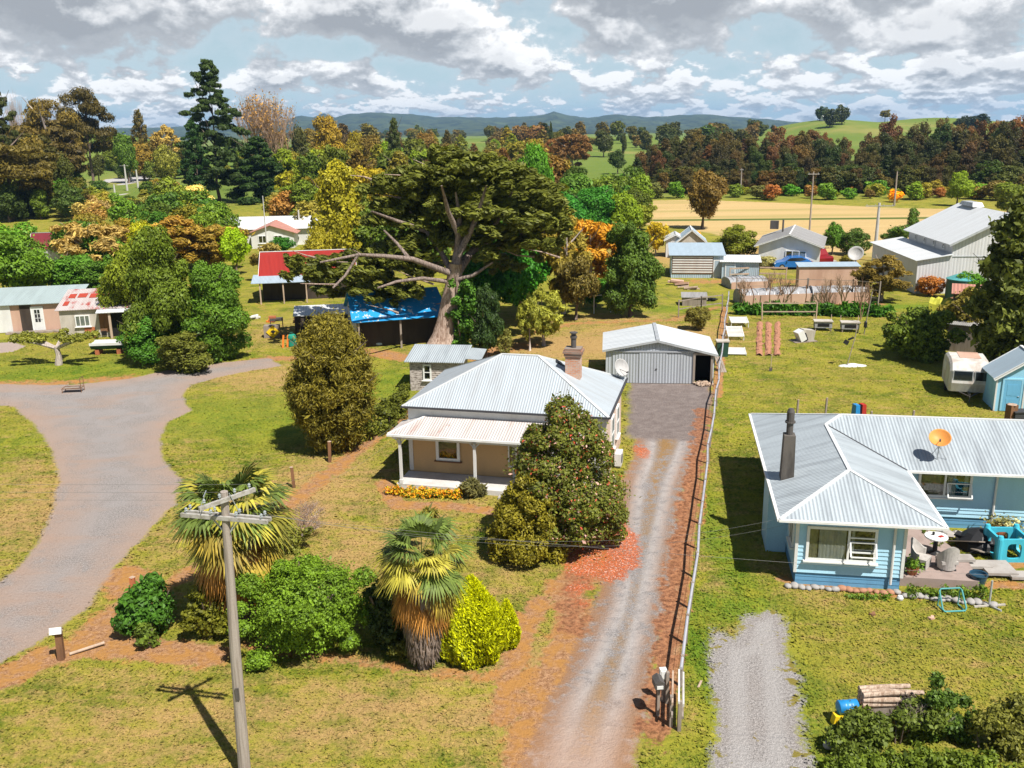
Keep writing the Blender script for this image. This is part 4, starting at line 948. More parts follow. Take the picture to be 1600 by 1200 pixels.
# tarpaulin barn under the cypress
def tarp_barn():
    p = at(560,548); t = thing('tarpaulin_barn', 'open fronted barn with blue tarpaulin lashed over its gable roof under the big cypress', 'barn', p, math.radians(16))
    W, D, h, rr_ = 6.6, 6.0, 2.5, 1.5
    w = MB(); wallq(w,(W,D),(0,D),0,h); wallq(w,(0,D),(0,D/2),0,h,h+rr_); wallq(w,(0,D/2),(0,0),0,h+rr_,h); wallq(w,(W,0),(W,D/2),0,h,h+rr_); wallq(w,(W,D/2),(W,D),0,h+rr_,h); wallq(w,(.0,.9),(W,.9),0,h); w.build('wall', MAT['dark_wall'], t)
    g = MB(); wallq(g,(-.02,D),(-.02,D/2),1.2,h,h+rr_); wallq(g,(-.02,D/2),(-.02,0),1.2,h+rr_,h); g.build('gable_sheet', MAT['wall_iron_white'], t)
    r = MB(); r.slab([(-.4,-.5,h-.2),(W+.5,-.5,h-.2),(W+.3,D/2,h+rr_+.05),(-.3,D/2,h+rr_+.05)], .05); r.slab([(W+.3,D+.4,h-.15),(-.3,D+.4,h-.15),(-.3,D/2,h+rr_+.05),(W+.3,D/2,h+rr_+.05)], .05); r.build('roof', MAT['tarp'], t)
    for x in (.1, W/2, W-.1): q = MB(); q.box((x,-.2,h/2-.1),(.14,.14,h)); q.build('post', MAT['old_wood'], t)
    l = skillion('lean_to', 'low lean-to with pale flat roof on thin posts beside the tarpaulin barn', 'lean-to', at(462,525), math.radians(10), 4.8, 3., 1.65, 1.9, 'none', 'roof_plain', .1)
MAT['dark_wall'] = worn('dark old boards', (.06,.045,.035), (.03,.022,.018), .9, 2., .6)
MAT['none'] = MAT['dark_wall']
tarp_barn()
for i, (px, py, lab) in enumerate(((592,540,'pale blue board leaning by the dark barn wall'),(628,528,'bundle of white and blue poles leaning at the barn corner'),(612,536,'small blue tarpaulin bundle on the ground by the barn'))):
    p = at(px, py); o = thing(('leaning_board','pole_bundle','tarpaulin_bundle')[i], lab, ('board','poles','bundle')[i], p, .3)
    if i == 0: m = MB(); m.lathe([(.05,.0),(.45,.06),(.5,.1),(.42,.14),(.05,.2)], 16); put(m, Matrix.Translation((0,0,.5)) @ Matrix.Rotation(1.1,4,'X')); m.build('shell', MAT['roof_bluegrey'], o); q = MB(); q.bar((0,.1,0),(0,.2,.5),.05); q.build('prop', MAT['old_wood'], o)
    elif i == 1:
        rr = random.Random(8)
        for mt, n in (('white',6),('drum_blue',3)):
            m = MB()
            for k in range(n): a = rr.random()*.8; m.bar((a,0,0),(a-.5-.3*rr.random(),.35,2.0+.4*rr.random()),.06,.03)
            m.build('pole', MAT[mt], o)
    else: m = MB(); m.lathe([(.05,0),(.38,.05),(.42,.28),(.25,.5),(.03,.56)], 9); m.build('bundle', MAT['drum_blue'], o); q = MB(); q.tube([(0,0,.5),(0,0,.66)], .05, 8); q.build('knot', MAT['drum_blue'], o)

# left shacks
MAT['roof_patch_red'] = worn('rusted sheet', (.42,.055,.03), (.26,.05,.03), .7, 2.5, .6, stretch=(1,1,1))
def left_shacks():
    p = at(-40,523); yaw = math.radians(11)
    t = skillion('long_shack', 'long shack with pale green grey roof and pink board walls with a white glazed door', 'shed', p, yaw, 8.2, 4.5, 2.45, 3.1, 'pink_ply', 'roof_mint', .3)
    door(t, (0,0), (8.2,0), 5.2, .12, .8, 1.95, 'white', glaz=(2,3,.35,.92)); m = MB(); m.box((1.6,-.03,1.2),(3.,.05,2.3)); m.build('wall_panel', MAT['white'], t); m = MB(); m.box((4.3,-.04,1.2),(.9,.04,2.3)); m.build('dark_panel', MAT['dark_wall'], t)
    m = MB(); m.box((5.,-.5,.06),(4.6,.7,.14)); m.build('step', MAT['old_wood'], t)
    p = at(98,530); t = skillion('rusty_shack', 'patched shack with red rusty squares on its silver iron roof', 'shed', p, yaw, 6.2, 4.4, 2.45, 3.3, 'ply_pale', 'roof_patch', .25)
    window(t, (0,0), (6.2,0), 1.75, 1.45, 1.15, .95, (.33,.66), fw=.08, curtains=((.05,.95,'curtain'),), out=.10)
    for k_, (xx, yy, ww) in enumerate(((.5,2.9,.55),(1.3,2.95,.7),(2.2,2.8,.6),(2.9,2.9,.75),(3.8,2.95,.6),(4.6,3.0,.9),(5.6,2.95,.8),(.35,1.2,.4))):
        zz = 2.45+(yy)*.193+.075; q_ = MB(); q_.box((0,0,0),(ww,.95,.02), pitch=math.atan(.193)); q_.build('rusty_sheet', MAT['roof_patch_red'], t, loc=(xx,yy,zz))
    m = MB(); m.box((2.2,-.03,.45),(.8,.04,.9)); m.build('pink_panel', MAT['terracotta'], t)
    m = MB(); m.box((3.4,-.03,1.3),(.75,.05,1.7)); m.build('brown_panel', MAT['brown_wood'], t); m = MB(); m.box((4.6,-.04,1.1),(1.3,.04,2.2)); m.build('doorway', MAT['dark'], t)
    m = MB(); m.slab([(3.0,-.9,2.2),(6.2,-.9,2.2),(6.2,-.05,2.4),(3.0,-.05,2.4)], .05); m.build('porch_roof', MAT['roof_plain'], t)
    m = MB(); m.box((4.0,-.7,1.1),(.18,.1,2.2)); m.build('porch_post', MAT['tan_wood'], t); m = MB(); m.box((3.3,-.1,.35),(.4,.05,.35)); m.build('vent', MAT['dark'], t)
left_shacks()
t = simple_gable('maroon_roof_shed', 'small gabled shed with maroon iron roof half hidden by green trees', 'shed', at(52,415), math.radians(14), 6.5, 4.2, 2.2, 1.7, 'x', 'wall_iron_white', 'roof_maroon', .2)
t = simple_gable('red_roof_house', 'old shack with bright red iron roof and open front porch between the trees', 'shed', at(412,470), math.radians(8), 9., 5., 2.7, 1.8, 'x', 'dark_wall', 'roof_red', .3)
m = MB(); m.slab([(-.8,-2.2,2.1),(4.8,-2.2,2.1),(4.8,.1,2.6),(-.8,.1,2.6)], .05); m.build('porch_roof', MAT['roof_bluegrey'], t)
for x in (0.,2.2,4.4): m = MB(); m.box((x,-2.,1.05),(.12,.12,2.1)); m.build('porch_post', MAT['tan_wood'], t)
t = simple_gable('salmon_roof_house', 'white house with long white roof and salmon tiled front gable among the left trees', 'house', at(358,385), math.radians(4), 13, 6, 2.6, 1.3, 'x', 'white', 'roof_plain', .5)
m = MB(); m.slab([(3.5,-.6,2.2),(3.5,-4,2.2),(6.8,-4,3.3),(6.8,1.5,3.6)], .05); m.slab([(10.6,-4,2.1),(10.6,-.6,2.1),(6.8,1.5,3.6),(6.8,-4,3.3)], .05); m.build('front_roof', MAT['roof_pink'], t)
m = MB(); wallq(m,(4,-3.6),(6.8,-3.6),0,2.3,3.2); wallq(m,(6.8,-3.6),(10,-3.6),0,3.2,2.2); wallq(m,(10,-3.6),(10,0),0,2.2); wallq(m,(4,0),(4,-3.6),0,2.2); m.build('front_wall', MAT['white'], t)
for s in (1.2,3.4): window(t, (4,-3.6), (10,-3.6), s+.4, 1.3, 1.2, 1.1, (.5,), curtains=False)
t = simple_gable('garden_hut', 'small grey roofed hut seen under the cypress branches', 'shed', at(662,385), math.radians(12), 7, 5, 2.3, 1.3, 'x', 'dark_wall', 'roof_shade', .4)
t = simple_gable('white_cottage', 'white walled cottage glimpsed behind the cypress trunk', 'house', at(655,365), math.radians(-10), 9, 6, 2.6, 1.6, 'x', 'white', 'roof_plain', .4)

# grey iron sheds right of the orange tree
t = skillion('iron_shed', 'grey slatted iron shed with sloping roof left of the small iron sheds', 'shed', at(1048,434), math.radians(-8), 5.6, 5.5, 2.5, 3.1, 'wall_iron_blue', 'roof_bluegrey', .25)
m = MB()
for k in range(7): m.box((2.3,-.06,.65+k*.27),(4.3,.05,.15))
m.build('slats', MAT['white'], t); m = MB(); m.box((2.3,-.03,1.45),(4.4,.04,2.0)); m.build('dark_backing', MAT['brown_wood'], t)
door(t, (0,0), (5.6,0), 5.05, 0, .8, 1.9, 'wall_iron_blue'); 
t = simple_gable('little_gable_shed', 'tiny steep gabled shed with blue grey roof behind the slatted shed', 'shed', at(1058,404), math.radians(-8), 3.4, 4., 2.2, 1.4, 'y', 'ply_pale', 'roof_bluegrey', .3)
t = simple_gable('white_lean_shed', 'narrow white shed at the left behind the slatted shed', 'shed', at(1040,402), math.radians(-8), 2.3, 3., 2.3, .6, 'y', 'wall_iron_white', 'roof_plain', .3)
t = skillion('low_iron_shed', 'low grey blue iron shed with flat white roof, right of the slatted shed', 'shed', at(1127,436), math.radians(-12), 3.9, 3.5, 1.9, 2.1, 'wall_iron_blue', 'roof_plain', .25)
door(t, (0,0),(3.9,0), .9, 0, .9, 1.6, 'roof_bluegrey')
t = simple_gable('white_bungalow', 'white bungalow with grey gable roof and black chimney by the straw field', 'house', at(1184,416), math.radians(-20), 6.8, 9.5, 2.6, 1.25, 'y', 'white', 'roof_shade', .5)
window(t,(0,0),(6.8,0),4.2,1.5,2.3,.95,(.33,.66),curtains=((.35,.95,'curtain'),)); window(t,(0,9.5),(0,0),7.9,1.4,1.1,1.0,(.5,),curtains=((.1,.9,'curtain'),))
m = MB(); m.tube([(2.2,6,3),(2.2,6,4.9)],.11,8); m.box((1.0,8.5,4.0),(1.0,.7,1.0)); m.build('chimney', MAT['dark_steel'], t)

# big white barn
def big_barn():
    # near eave corner of the main shed seen at (1488,377); its foot found by height 5.6
    e = at(1490,378,5.0); yaw = math.radians(-4)
    t = thing('white_barn', 'tall white iron barn with pale gable roof, clerestory windows and a lower lean-to', 'barn', (e[0], e[1], 0), yaw)
    W, D, h, rise = 10.2, 12.2, 4.95, 2.65
    w = MB(); wallq(w,(0,0),(W/2,0),0,h,h+rise); wallq(w,(W/2,0),(W,0),0,h+rise,h); wallq(w,(W,0),(W,D),0,h); wallq(w,(W,D),(W/2,D),0,h,h+rise); wallq(w,(W/2,D),(0,D),0,h+rise,h); wallq(w,(0,D),(0,0),0,h); w.build('wall', MAT['wall_iron_white'], t)
    w = MB(); w.box((W/2,-.03,3.6),(W,.05,.08)); w.build('wall_joint', MAT['steel'], t)
    r = MB(); r.slab([(-.5,D+.5,h-.15),(-.5,-.5,h-.15),(W/2,-.5,h+rise+.05),(W/2,D+.5,h+rise+.05)], .08); r.slab([(W+.5,-.5,h-.15),(W+.5,D+.5,h-.15),(W/2,D+.5,h+rise+.05),(W/2,-.5,h+rise+.05)], .08); ro = r.build('roof', MAT['roof_plain'], t)
    v = MB(); v.box((W/2,9.4,h+rise+.22),(1.15,3.6,.4),taper=.8); v.build('ridge_vent', MAT['steel'], ro)
    b = MB(); b.bar((-.5,-.5,h-.25),(W/2,-.5,h+rise-.05),.06,.2); b.bar((W/2,-.5,h+rise-.05),(W+.5,-.5,h-.25),.06,.2); b.build('barge_board', MAT['steel'], ro)
    LW = 3.2; a = -LW; y0 = -.1; y1 = D+1.8; z0, z1 = 3.3, 3.85
    w = MB(); wallq(w,(a,y0),(-.01,y0),0,z0,z1); wallq(w,(a,y1),(a,y0),0,z0); wallq(w,(-.01,y1),(a,y1),0,z1,z0); w.build('lean_to_wall', MAT['wall_iron_white'], t)
    r = MB(); r.slab([(a-.3,y1+.3,z0-.02),(a-.3,y0-.3,z0-.02),(-.02,y0-.3,z1),(-.02,y1+.3,z1)], .06); r.build('lean_to_roof', MAT['roof_plain'], t)
    for s in (2.2,4.8,7.4,10.): window(t,(0,D),(0,0),s,h-.62,.5,.6,(),curtains=False,fw=.1,sill=None)
    for s in (3.,6.2,8.2): window(t,(a,y1),(a,y0),s+1,1.7,.8,1.3,(.5,),curtains=False,fw=.08,sill=None)
    return t
big_barn()
t = thing('water_tank', 'round dark green water tank with domed lid in front of the white barn', 'water tank', at(1500,468), 0)
m = MB(); m.lathe([(1.35,0),(1.35,1.9),(1.38,1.95)], 28); m.build('tank', MAT['green_tank'] if 'green_tank' in MAT else MAT['teal'], t); m = MB(); m.lathe([(1.4,1.93),(1.4,2.0),(.6,2.35),(.25,2.4),(.25,2.5),(.01,2.52)], 28); m.build('lid', MAT['teal'], t)
t = thing('garden_tank_dish', 'large round pale dish standing behind the pink panel fence', 'satellite dish', at(1336,418), -.5)
m = MB(); m.lathe([(.02,.0),(.4,.06),(.7,.2),(.88,.38),(.86,.40),(.68,.23),(.4,.09),(.02,.03)], 28); put(m, Matrix.Translation((0,0,1.5)) @ Matrix.Rotation(1.05,4,'X')); m.build('reflector', MAT['dish_grey'], t, smooth=True)
m = MB(); m.tube([(0,.1,0),(0,.1,1.3)],.08,8); m.build('mast', MAT['dark_steel'], t)

# blue garden shed
t = simple_gable('blue_garden_shed', 'light blue timber garden shed with steep grey roof beside the caravan', 'shed', tuple(at(1552,642)), math.radians(-12), 3.6, 2.3, 2.1, 1.25, 'y', 'blue_shed', 'roof_bluegrey', .22)
door(t,(0,0),(3.6,0),.85,.05,.9,1.85,'blue_door'if 'blue_door' in MAT else 'blue_shed','blue_shed')
for x in (0,1.5,3.6): m = MB(); m.box((x,-.03,1.05),(.09,.05,2.1)); m.build('corner_board', MAT['white'], t)
m = MB(); m.box((1.8,-.04,2.4),(.22,.04,.5)); m.build('vent', MAT['dark_trim'], t)

# ------------------------------------------------------------------ grass tufts over the near lawns
def grass_cover():
    rng = np.random.default_rng(404); X, Y, S = [], [], []
    for x0, x1, y0, y1, dens, sz in ((-20,19,19.5,33,115,.065),(-30,27,33,48,70,.075),(-42,44,48,80,34,.07)):
        n = int((x1-x0)*(y1-y0)*dens); X.append(rng.uniform(x0,x1,n)); Y.append(rng.uniform(y0,y1,n)); S.append(np.full(n, sz))
    X, Y, S = map(np.concatenate, (X, Y, S)); k = np.abs(X) < Y*.60+2; X, Y, S = X[k], Y[k], S[k]; A = attrs(X, Y)
    dm = np.minimum.reduce([A[d] for d in ('d_drive','d_pad','d_road','d_ndrive','d_lane')]); k = (dm > -.12+.35*rng.random(len(X))) & (A['soil'] < .35+.3*rng.random(len(X))) & (A['litter'] < .4) & (A['mould'] < .4)
    BLm = BL.inverted(); bx = np.array(BLm); lx = bx[0,0]*X+bx[0,1]*Y+bx[0,3]; ly = bx[1,0]*X+bx[1,1]*Y+bx[1,3]
    k &= ~((lx > -.1) & (lx < 3.9) & (ly > -.1) & (ly < 12)) & ~((lx > 3.7) & (lx < 6.8) & (ly > .2) & (ly < 6)) & ~((lx > 3) & (ly > 5.7) & (ly < 12))
    lb = np.array(LC.inverted()); lx = lb[0,0]*X+lb[0,1]*Y+lb[0,3]; ly = lb[1,0]*X+lb[1,1]*Y+lb[1,3]; k &= ~((lx > -.3) & (lx < 9.8) & (ly > -2.4) & (ly < 6.2))
    X, Y, S, dm = X[k], Y[k], S[k], dm[k]; A = {a: v[k] for a, v in A.items()}
    S = S*np.where((dm < .35) | (A['lush'] > .5), 1.3, 1.)*(1-.35*np.clip(A['dry'], 0, 1)); n = len(X)
    P = np.stack([X, Y, S*.40], 1); N = rng.normal(size=(n,3))*[.5,.5,.25]+[0,-.2,1.1]; td = rng.normal(size=(n,3))*.5+[0,0,.8]
    me = quads_mesh('grass', P, N, S*np.exp(rng.normal(size=n)*.3), 1.35, rng, rng.random(n), None, td)
    for a, v in A.items():
        at_ = me.attributes.new(a, 'FLOAT', 'FACE'); at_.data.foreach_set('value', v.astype(np.float32))
    me.materials.append(MAT['land']); o = bpy.data.objects.new('grass', me); C.objects.link(o); tag(o, 'short uneven grass tufts covering the near lawns', 'grass', kind='stuff'); print('tufts', n)
grass_cover()
# ------------------------------------------------------------------ vehicles
def loft(prof, W, mb, inset=.12):
    """side outline (x,z) swept across the width with rounded shoulders"""
    n = len(prof); rows = [(-W/2, .0), (-W/2+inset*.3, .6), (-W/2+inset, 1.)]
    P = [(x, -W/2+(inset if z > .95 else 0.)*(z-.9)*1.2, z) for x, z in prof]; Q = [(x, -y, z) for x, y, z in P]
    F = [tuple(range(n)), tuple(reversed(range(n, 2*n)))] + [(i, n+i, n+(i+1) % n, (i+1) % n) for i in range(n)]
    mb.add(P+Q, F); return mb
def car(label, name, loc, yaw, paint, kind='hatch', group=None):
    t = thing(name, label, 'car', loc, yaw, group); W = 1.76
    if kind == 'hatch': body = [(-2.1,.32),(-2.15,.62),(-1.95,.82),(-1.05,.98),(-.45,1.40),(.95,1.46),(1.75,1.12),(2.02,.95),(2.08,.5),(2.0,.32)]; gl = [(-.92,1.0),(-.42,1.34),(.92,1.39),(1.55,1.08),(1.5,.98)]
    else: body = [(-2.3,.35),(-2.35,.8),(-2.1,1.0),(-1.1,1.08),(-.5,1.68),(1.8,1.72),(2.2,1.2),(2.25,.4)]; gl = [(-.95,1.12),(-.45,1.60),(1.7,1.64),(2.0,1.15)]
    loft(body, W, MB()).build('body', MAT[paint], t)
    g = MB()
    for s in (-1, 1):
        pts = [(x, s*(W/2+.004-.12*(z-.9)*1.2*(z > .95)), z) for x, z in gl]; n = len(gl); g.add(pts, [tuple(range(n))])
    zt = 1.34 if kind == 'hatch' else 1.6
    a, b = (gl[0], gl[1]); g.add([(a[0]-.02,-W/2+.14,a[1]+.03),(a[0]-.02,W/2-.14,a[1]+.03),(b[0]-.02,W/2-.2,b[1]+.03),(b[0]-.02,-W/2+.2,b[1]+.03)], [(0,1,2,3)])
    c, d = gl[2], gl[3]; g.add([(c[0]+.08,-W/2+.2,c[1]-.0+.03),(c[0]+.08,W/2-.2,c[1]+.03),(d[0]+.1,W/2-.14,d[1]+.05),(d[0]+.1,-W/2+.14,d[1]+.05)], [(0,1,2,3)])
    g.build('windows', MAT['car_glass'], t)
    for x in (-1.3, 1.28):
        for s in (-1, 1):
            w = MB(); w.tube([(x, s*(W/2-.2), .33), (x, s*(W/2+.02), .33)], .33, 20); o = w.build('wheel', MAT['tyre'], t)
            w = MB(); w.tube([(x, s*(W/2), .33), (x, s*(W/2+.035), .33)], .2, 12); w.build('rim', MAT['rim'], o)
    for s in (-1, 1):
        h = MB(); h.box((-2.07,s*.62,.7),(.14,.34,.14)); h.build('headlight', MAT['white'], t); h = MB(); h.box((2.06,s*.66,.88),(.08,.26,.22)); h.build('tail_light', MAT['red'], t)
        h = MB(); h.box((-.75,s*(W/2+.08),1.0),(.12,.16,.1)); h.build('wing_mirror', MAT[paint], t)
    return t
car('bright blue hatchback parked on the grass in front of the white bungalow', 'parked_car', at(1237,420), math.radians(-4), 'car_blue', group='cars by the bungalow')
car('dark red high car parked beside the bungalow with its rear to the camera', 'parked_car', at(1276,410), math.radians(100), 'car_red', 'suv', group='cars by the bungalow')

def caravan():
    t = thing('caravan', 'old white rounded caravan standing on the lawn beside the light blue shed', 'caravan', at(1505,612), math.radians(-18)); W = 2.2
    prof = [(-1.7,.45),(-1.85,1.0),(-1.7,1.75),(-1.35,2.15),(-.6,2.3),(.9,2.3),(1.55,2.1),(1.8,1.5),(1.75,.45)]
    n = len(prof); m = MB(); P = []; ks = [(-W/2,.93),(-W/2+.12,1.),(W/2-.12,1.),(W/2,.93)]
    V = []; 
    for y, s in ks: V += [(y, x*s, .45+(z-.45)*s) for x, z in prof]
    F = [tuple(range(n)), tuple(reversed(range(3*n, 4*n)))]
    for k in range(3): F += [(k*n+i, (k+1)*n+i, (k+1)*n+(i+1) % n, k*n+(i+1) % n) for i in range(n)]
    m.add(V, F); m.build('body', MAT['caravan'], t)
    for x, w in ((-.38,1.0),(.62,.62)): w_ = MB(); w_.box((x,-1.80,1.48),(w,.05,.52), pitch=-.06); o = w_.build('window', MAT['car_glass'], t); f = MB(); f.box((x,-1.785,1.48),(w+.12,.04,.62), pitch=-.06); f.build('frame', MAT['steel'], o)
    w_ = MB(); w_.box((-1.09,.7,1.5),(.06,.8,.5)); w_.build('window', MAT['white'], t); d = MB(); d.box((-1.1,-.75,1.25),(.05,.62,1.5)); d.build('door', MAT['steel'], t); 
    for s in (-1,1): w_ = MB(); w_.tube([(s*.95,.1,.32),(s*1.08,.1,.32)],.32,18); w_.build('wheel', MAT['tyre'], t)
    m = MB(); m.bar((0,-1.6,.45),(0,-2.7,.4),.08); m.bar((.6,-1.6,.45),(0,-2.6,.4),.06); m.bar((-.6,-1.6,.45),(0,-2.6,.4),.06); m.tube([(0,-2.5,.0),(0,-2.5,.55)],.03,8); m.build('tow_bar', MAT['dark_steel'], t)
    r = MB(); r.box((.1,.2,2.31),(1.2,1.6,.03)); r.build('roof_patch', MAT['pink_ply'], t)
MAT['caravan'] = worn('chalky caravan paint', (.60,.58,.54), (.30,.20,.14), .6, 1.6, .55)
caravan()

# ------------------------------------------------------------------ poles and wires
def pole(label, loc, h, r, arms=(), lean=(0,0), mat='pole_wood', name='power_pole', group=None, insul=3, yaw=0.):
    t = thing(name, label, 'power pole', loc, 0, group); m = MB(); top = (lean[0], lean[1], h)
    m.tube([(0,0,-1.2),(lean[0]*.5,lean[1]*.5,h*.5),top], [r*1.5,r*1.15,r*.8], 14); m.build('pole', MAT[mat], t)
    for (z, L, a, off, sh) in arms:
        k = z/h; c = Vector((lean[0]*k, lean[1]*k, z)); d = Vector((math.cos(a), math.sin(a), 0)); nrm = Vector((d.y,-d.x,0))*off
        b = MB(); b.bar(c+nrm-d*(L/2-sh), c+nrm+d*(L/2+sh), .075, .10); o = b.build('crossarm', MAT['arm_wood'], t)
        for i in range(insul):
            q = c+nrm+d*(-(L/2-sh)+.15+(L-.3)*i/max(1, insul-1)); s = MB(); s.lathe([(.015,0),(.015,.06),(.04,.07),(.022,.10),(.04,.115),(.022,.15),(.008,.16)], 10, (q.x,q.y,q.z+.05)); s.build('insulator', MAT['insulator'], o)
    return t
MAT['arm_wood'] = worn('lichen grey timber', (.42,.40,.37), (.20,.18,.14), .85, 7., .8, stretch=(1,1,1))
MAT['insulator'] = pbr('grey glass insulator', (.30,.33,.33), .25, spec=.6)
MAT['wire'] = pbr('wire', (.16,.155,.15), .6)
# the near pole: foot below the frame, head at photo (351, 775)
PB = at(381,1212); hp_ = hgt(PB, 1212); 
def near_pole():
    # height such that the head shows at row 768 with the slight lean of the photo
    best = None
    for i in range(60, 110):
        h = i/10
        p = at(350, 768, h)
        dx, dy = p[0]-PB[0], p[1]-PB[1]
        e = abs(dy)
        if best is None or e < best[0]: best = (e, h, dx, dy)
    return best
_, NPH, ndx, ndy = near_pole()
A0, A1 = math.radians(-13), math.radians(50)
t = pole('tall grey wooden power pole with two crossarms standing in front of the left palm', PB, NPH, .115, [(NPH-.66, 2.3, A0, .09, .0), (NPH-.66, 2.3, A0, -.09, .0), (NPH-.16, 1.55, A1, .13, 0)], (ndx, ndy), insul=4)
m = MB(); m.bar((ndx-.45,ndy+.1,NPH-.66),(ndx*.9,ndy*.9,NPH-1.15),.03); m.bar((ndx+.4,ndy-.1,NPH-.66),(ndx*.9,ndy*.9,NPH-1.15),.03); m.build('brace', MAT['steel'], t)
m = MB(); m.box((ndx*.35+.02,ndy*.3-.16,NPH*.32),(.09,.04,.34)); m.build('fuse_tag', MAT['dark_steel'], t)
m = MB(); m.tube([(ndx+.15,ndy-.1,NPH),(ndx+.3,ndy,NPH-.5),(ndx+.1,ndy-.1,NPH-1.)],.012,5); m.tube([(ndx-.7,ndy+.15,NPH-.55),(ndx-.5,ndy+.2,NPH-.05),(ndx-.4,ndy-.3,NPH-.0)],.012,5); m.build('jumper_cable', MAT['insulator'], t)
def wire(p, q, sag, label, r=.007):
    r = .0032
    p, q = Vector(p), Vector(q); n = 24; m = MB(); m.tube([p.lerp(q, i/n)-Vector((0,0,sag*4*(i/n)*(1-i/n))) for i in range(n+1)], r, 4, cap=False); o = m.build('overhead_wire', MAT['wire']); return tag(o, label, 'wire', 'overhead wires')
PT = Vector(PB)+Vector((ndx,ndy,NPH))
da = Vector((math.cos(A1), math.sin(A1), 0)); db = Vector((math.cos(A0), math.sin(A0), 0))
for i, s in enumerate((-.6,.0,.65)): p = PT+da*s+Vector((0,0,-.02)); wire(p, p+Vector((-55,9,.5)), .9, 'thin overhead wire running left across the gravel road from the power pole', .006)
for i, s in enumerate((-1.,.35)): p = PT+db*s+Vector((0,0,-.5)); wire(p, LC @ Vector((.3+i*.5,-.6,3.3)), .7, 'thin service wire from the power pole to the cottage eave', .006)
for i, s in enumerate((.7,1.05)): p = PT+db*s+Vector((0,0,-.5)); wire(p, bl(.0,1.0+i*.4,2.3-.5*i), .9, 'pale service wire from the power pole to the blue house wall', .006)
p = PT+db*.9+Vector((0,0,-.55)); wire(p, p+Vector((48,-6,.3)), 1.0, 'thin overhead wire running right from the power pole', .006)

def fpole(px, by, ty, label, arm=1.8, r=.12, mat='pole_white', a=-.1, group='distant power poles', depth=None, n=2):
    p = at(px, by) if depth is None else on(px, depth); h = hgt(p, ty); return pole(label, p, h, r, [(h-.35, arm, a, .14, 0)] if arm else [], (0,0), mat, insul=n, group=group)
MAT['pole_white'] = worn('pale concrete pole', (.55,.53,.50), (.35,.33,.30), .8, 3., .5)
fpole(1366,408,317,'white concrete power pole with one crossarm by the white barn', 3.2, .17, n=4)
fpole(1264,372,268,'thin brown power pole with short arm in the straw field', 1.6, .1, 'pole_wood')
fpole(1397,322,268,'dark wooden pole at the field edge before the red brown wood', 0, .14, 'pole_wood')
fpole(1157,302,263,'grey pole at the field edge behind the round brown tree', .9, .14, 'pole_wood')
fpole(1073,300,262,'thin grey pole left of the round brown tree', .9, .12, 'pole_wood')
fpole(72,312,269,'white pole with crossarm among the far left trees', 2.6, .2)
fpole(199,298,257,'white pole with crossarm left of a pair by the distant road', 2.6, .22)
fpole(205,284,256,'white pole standing just behind its neighbour by the distant road', 1.4, .2)
fpole(216,294,265,'shorter plain white pole by the distant road', 0, .22)
fpole(180,306,288,'short white pole at the bend of the distant road', 0, .2)
fpole(470,380,328,'plain white pole beside the salmon roofed house', 0, .13)
fpole(418,395,306,'very thin grey pole in front of the salmon roofed house', 0, .07)

# ------------------------------------------------------------------ fences
def post(px, by, ty, label, r=.06, mat='brown_wood', name='fence_post', group=None, yaw=.2, cat='post', wob=.03, cap=True):
    p = at(px, by); h = hgt(p, ty); t = thing(name, label, cat, p, yaw, group); m = MB(); m.box((0,0,h/2-.1),(r*2,r*2,h+.2), roll=wob); m.build('shaft', MAT[mat], t)
    if cap: c = MB(); c.lathe([(r*1.42,0),(r*1.1,.02),(.005,.035)], 4); c.build('worn_top', MAT['tan_wood'], t, loc=(wob*h,0,h))
    return t
post(516,722,690,'leaning brown post beside the kanuka tree on the old fence line', .08)
post(459,762,730,'brown post midway along the old fence line on the lawn', .07, wob=-.04)
post(209,925,902,'short orange brown post at the gravel road edge', .09, 'terracotta', wob=.02)
t = post(97,1030,985,'round wooden post carrying a small white plate at the gravel road edge', .10, 'brown_wood', 'sign_post'); m = MB(); m.box((-.03,-.09,1.08),(.36,.12,.22), pitch=-.5); m.build('plate', MAT['white'], t)
m = MB(); m.tube([(.3,.05,.05),(1.3,.45,.1)],.05,8); m.build('fallen_rail', MAT['tan_wood'], t, loc=(-.1,.1,.02))
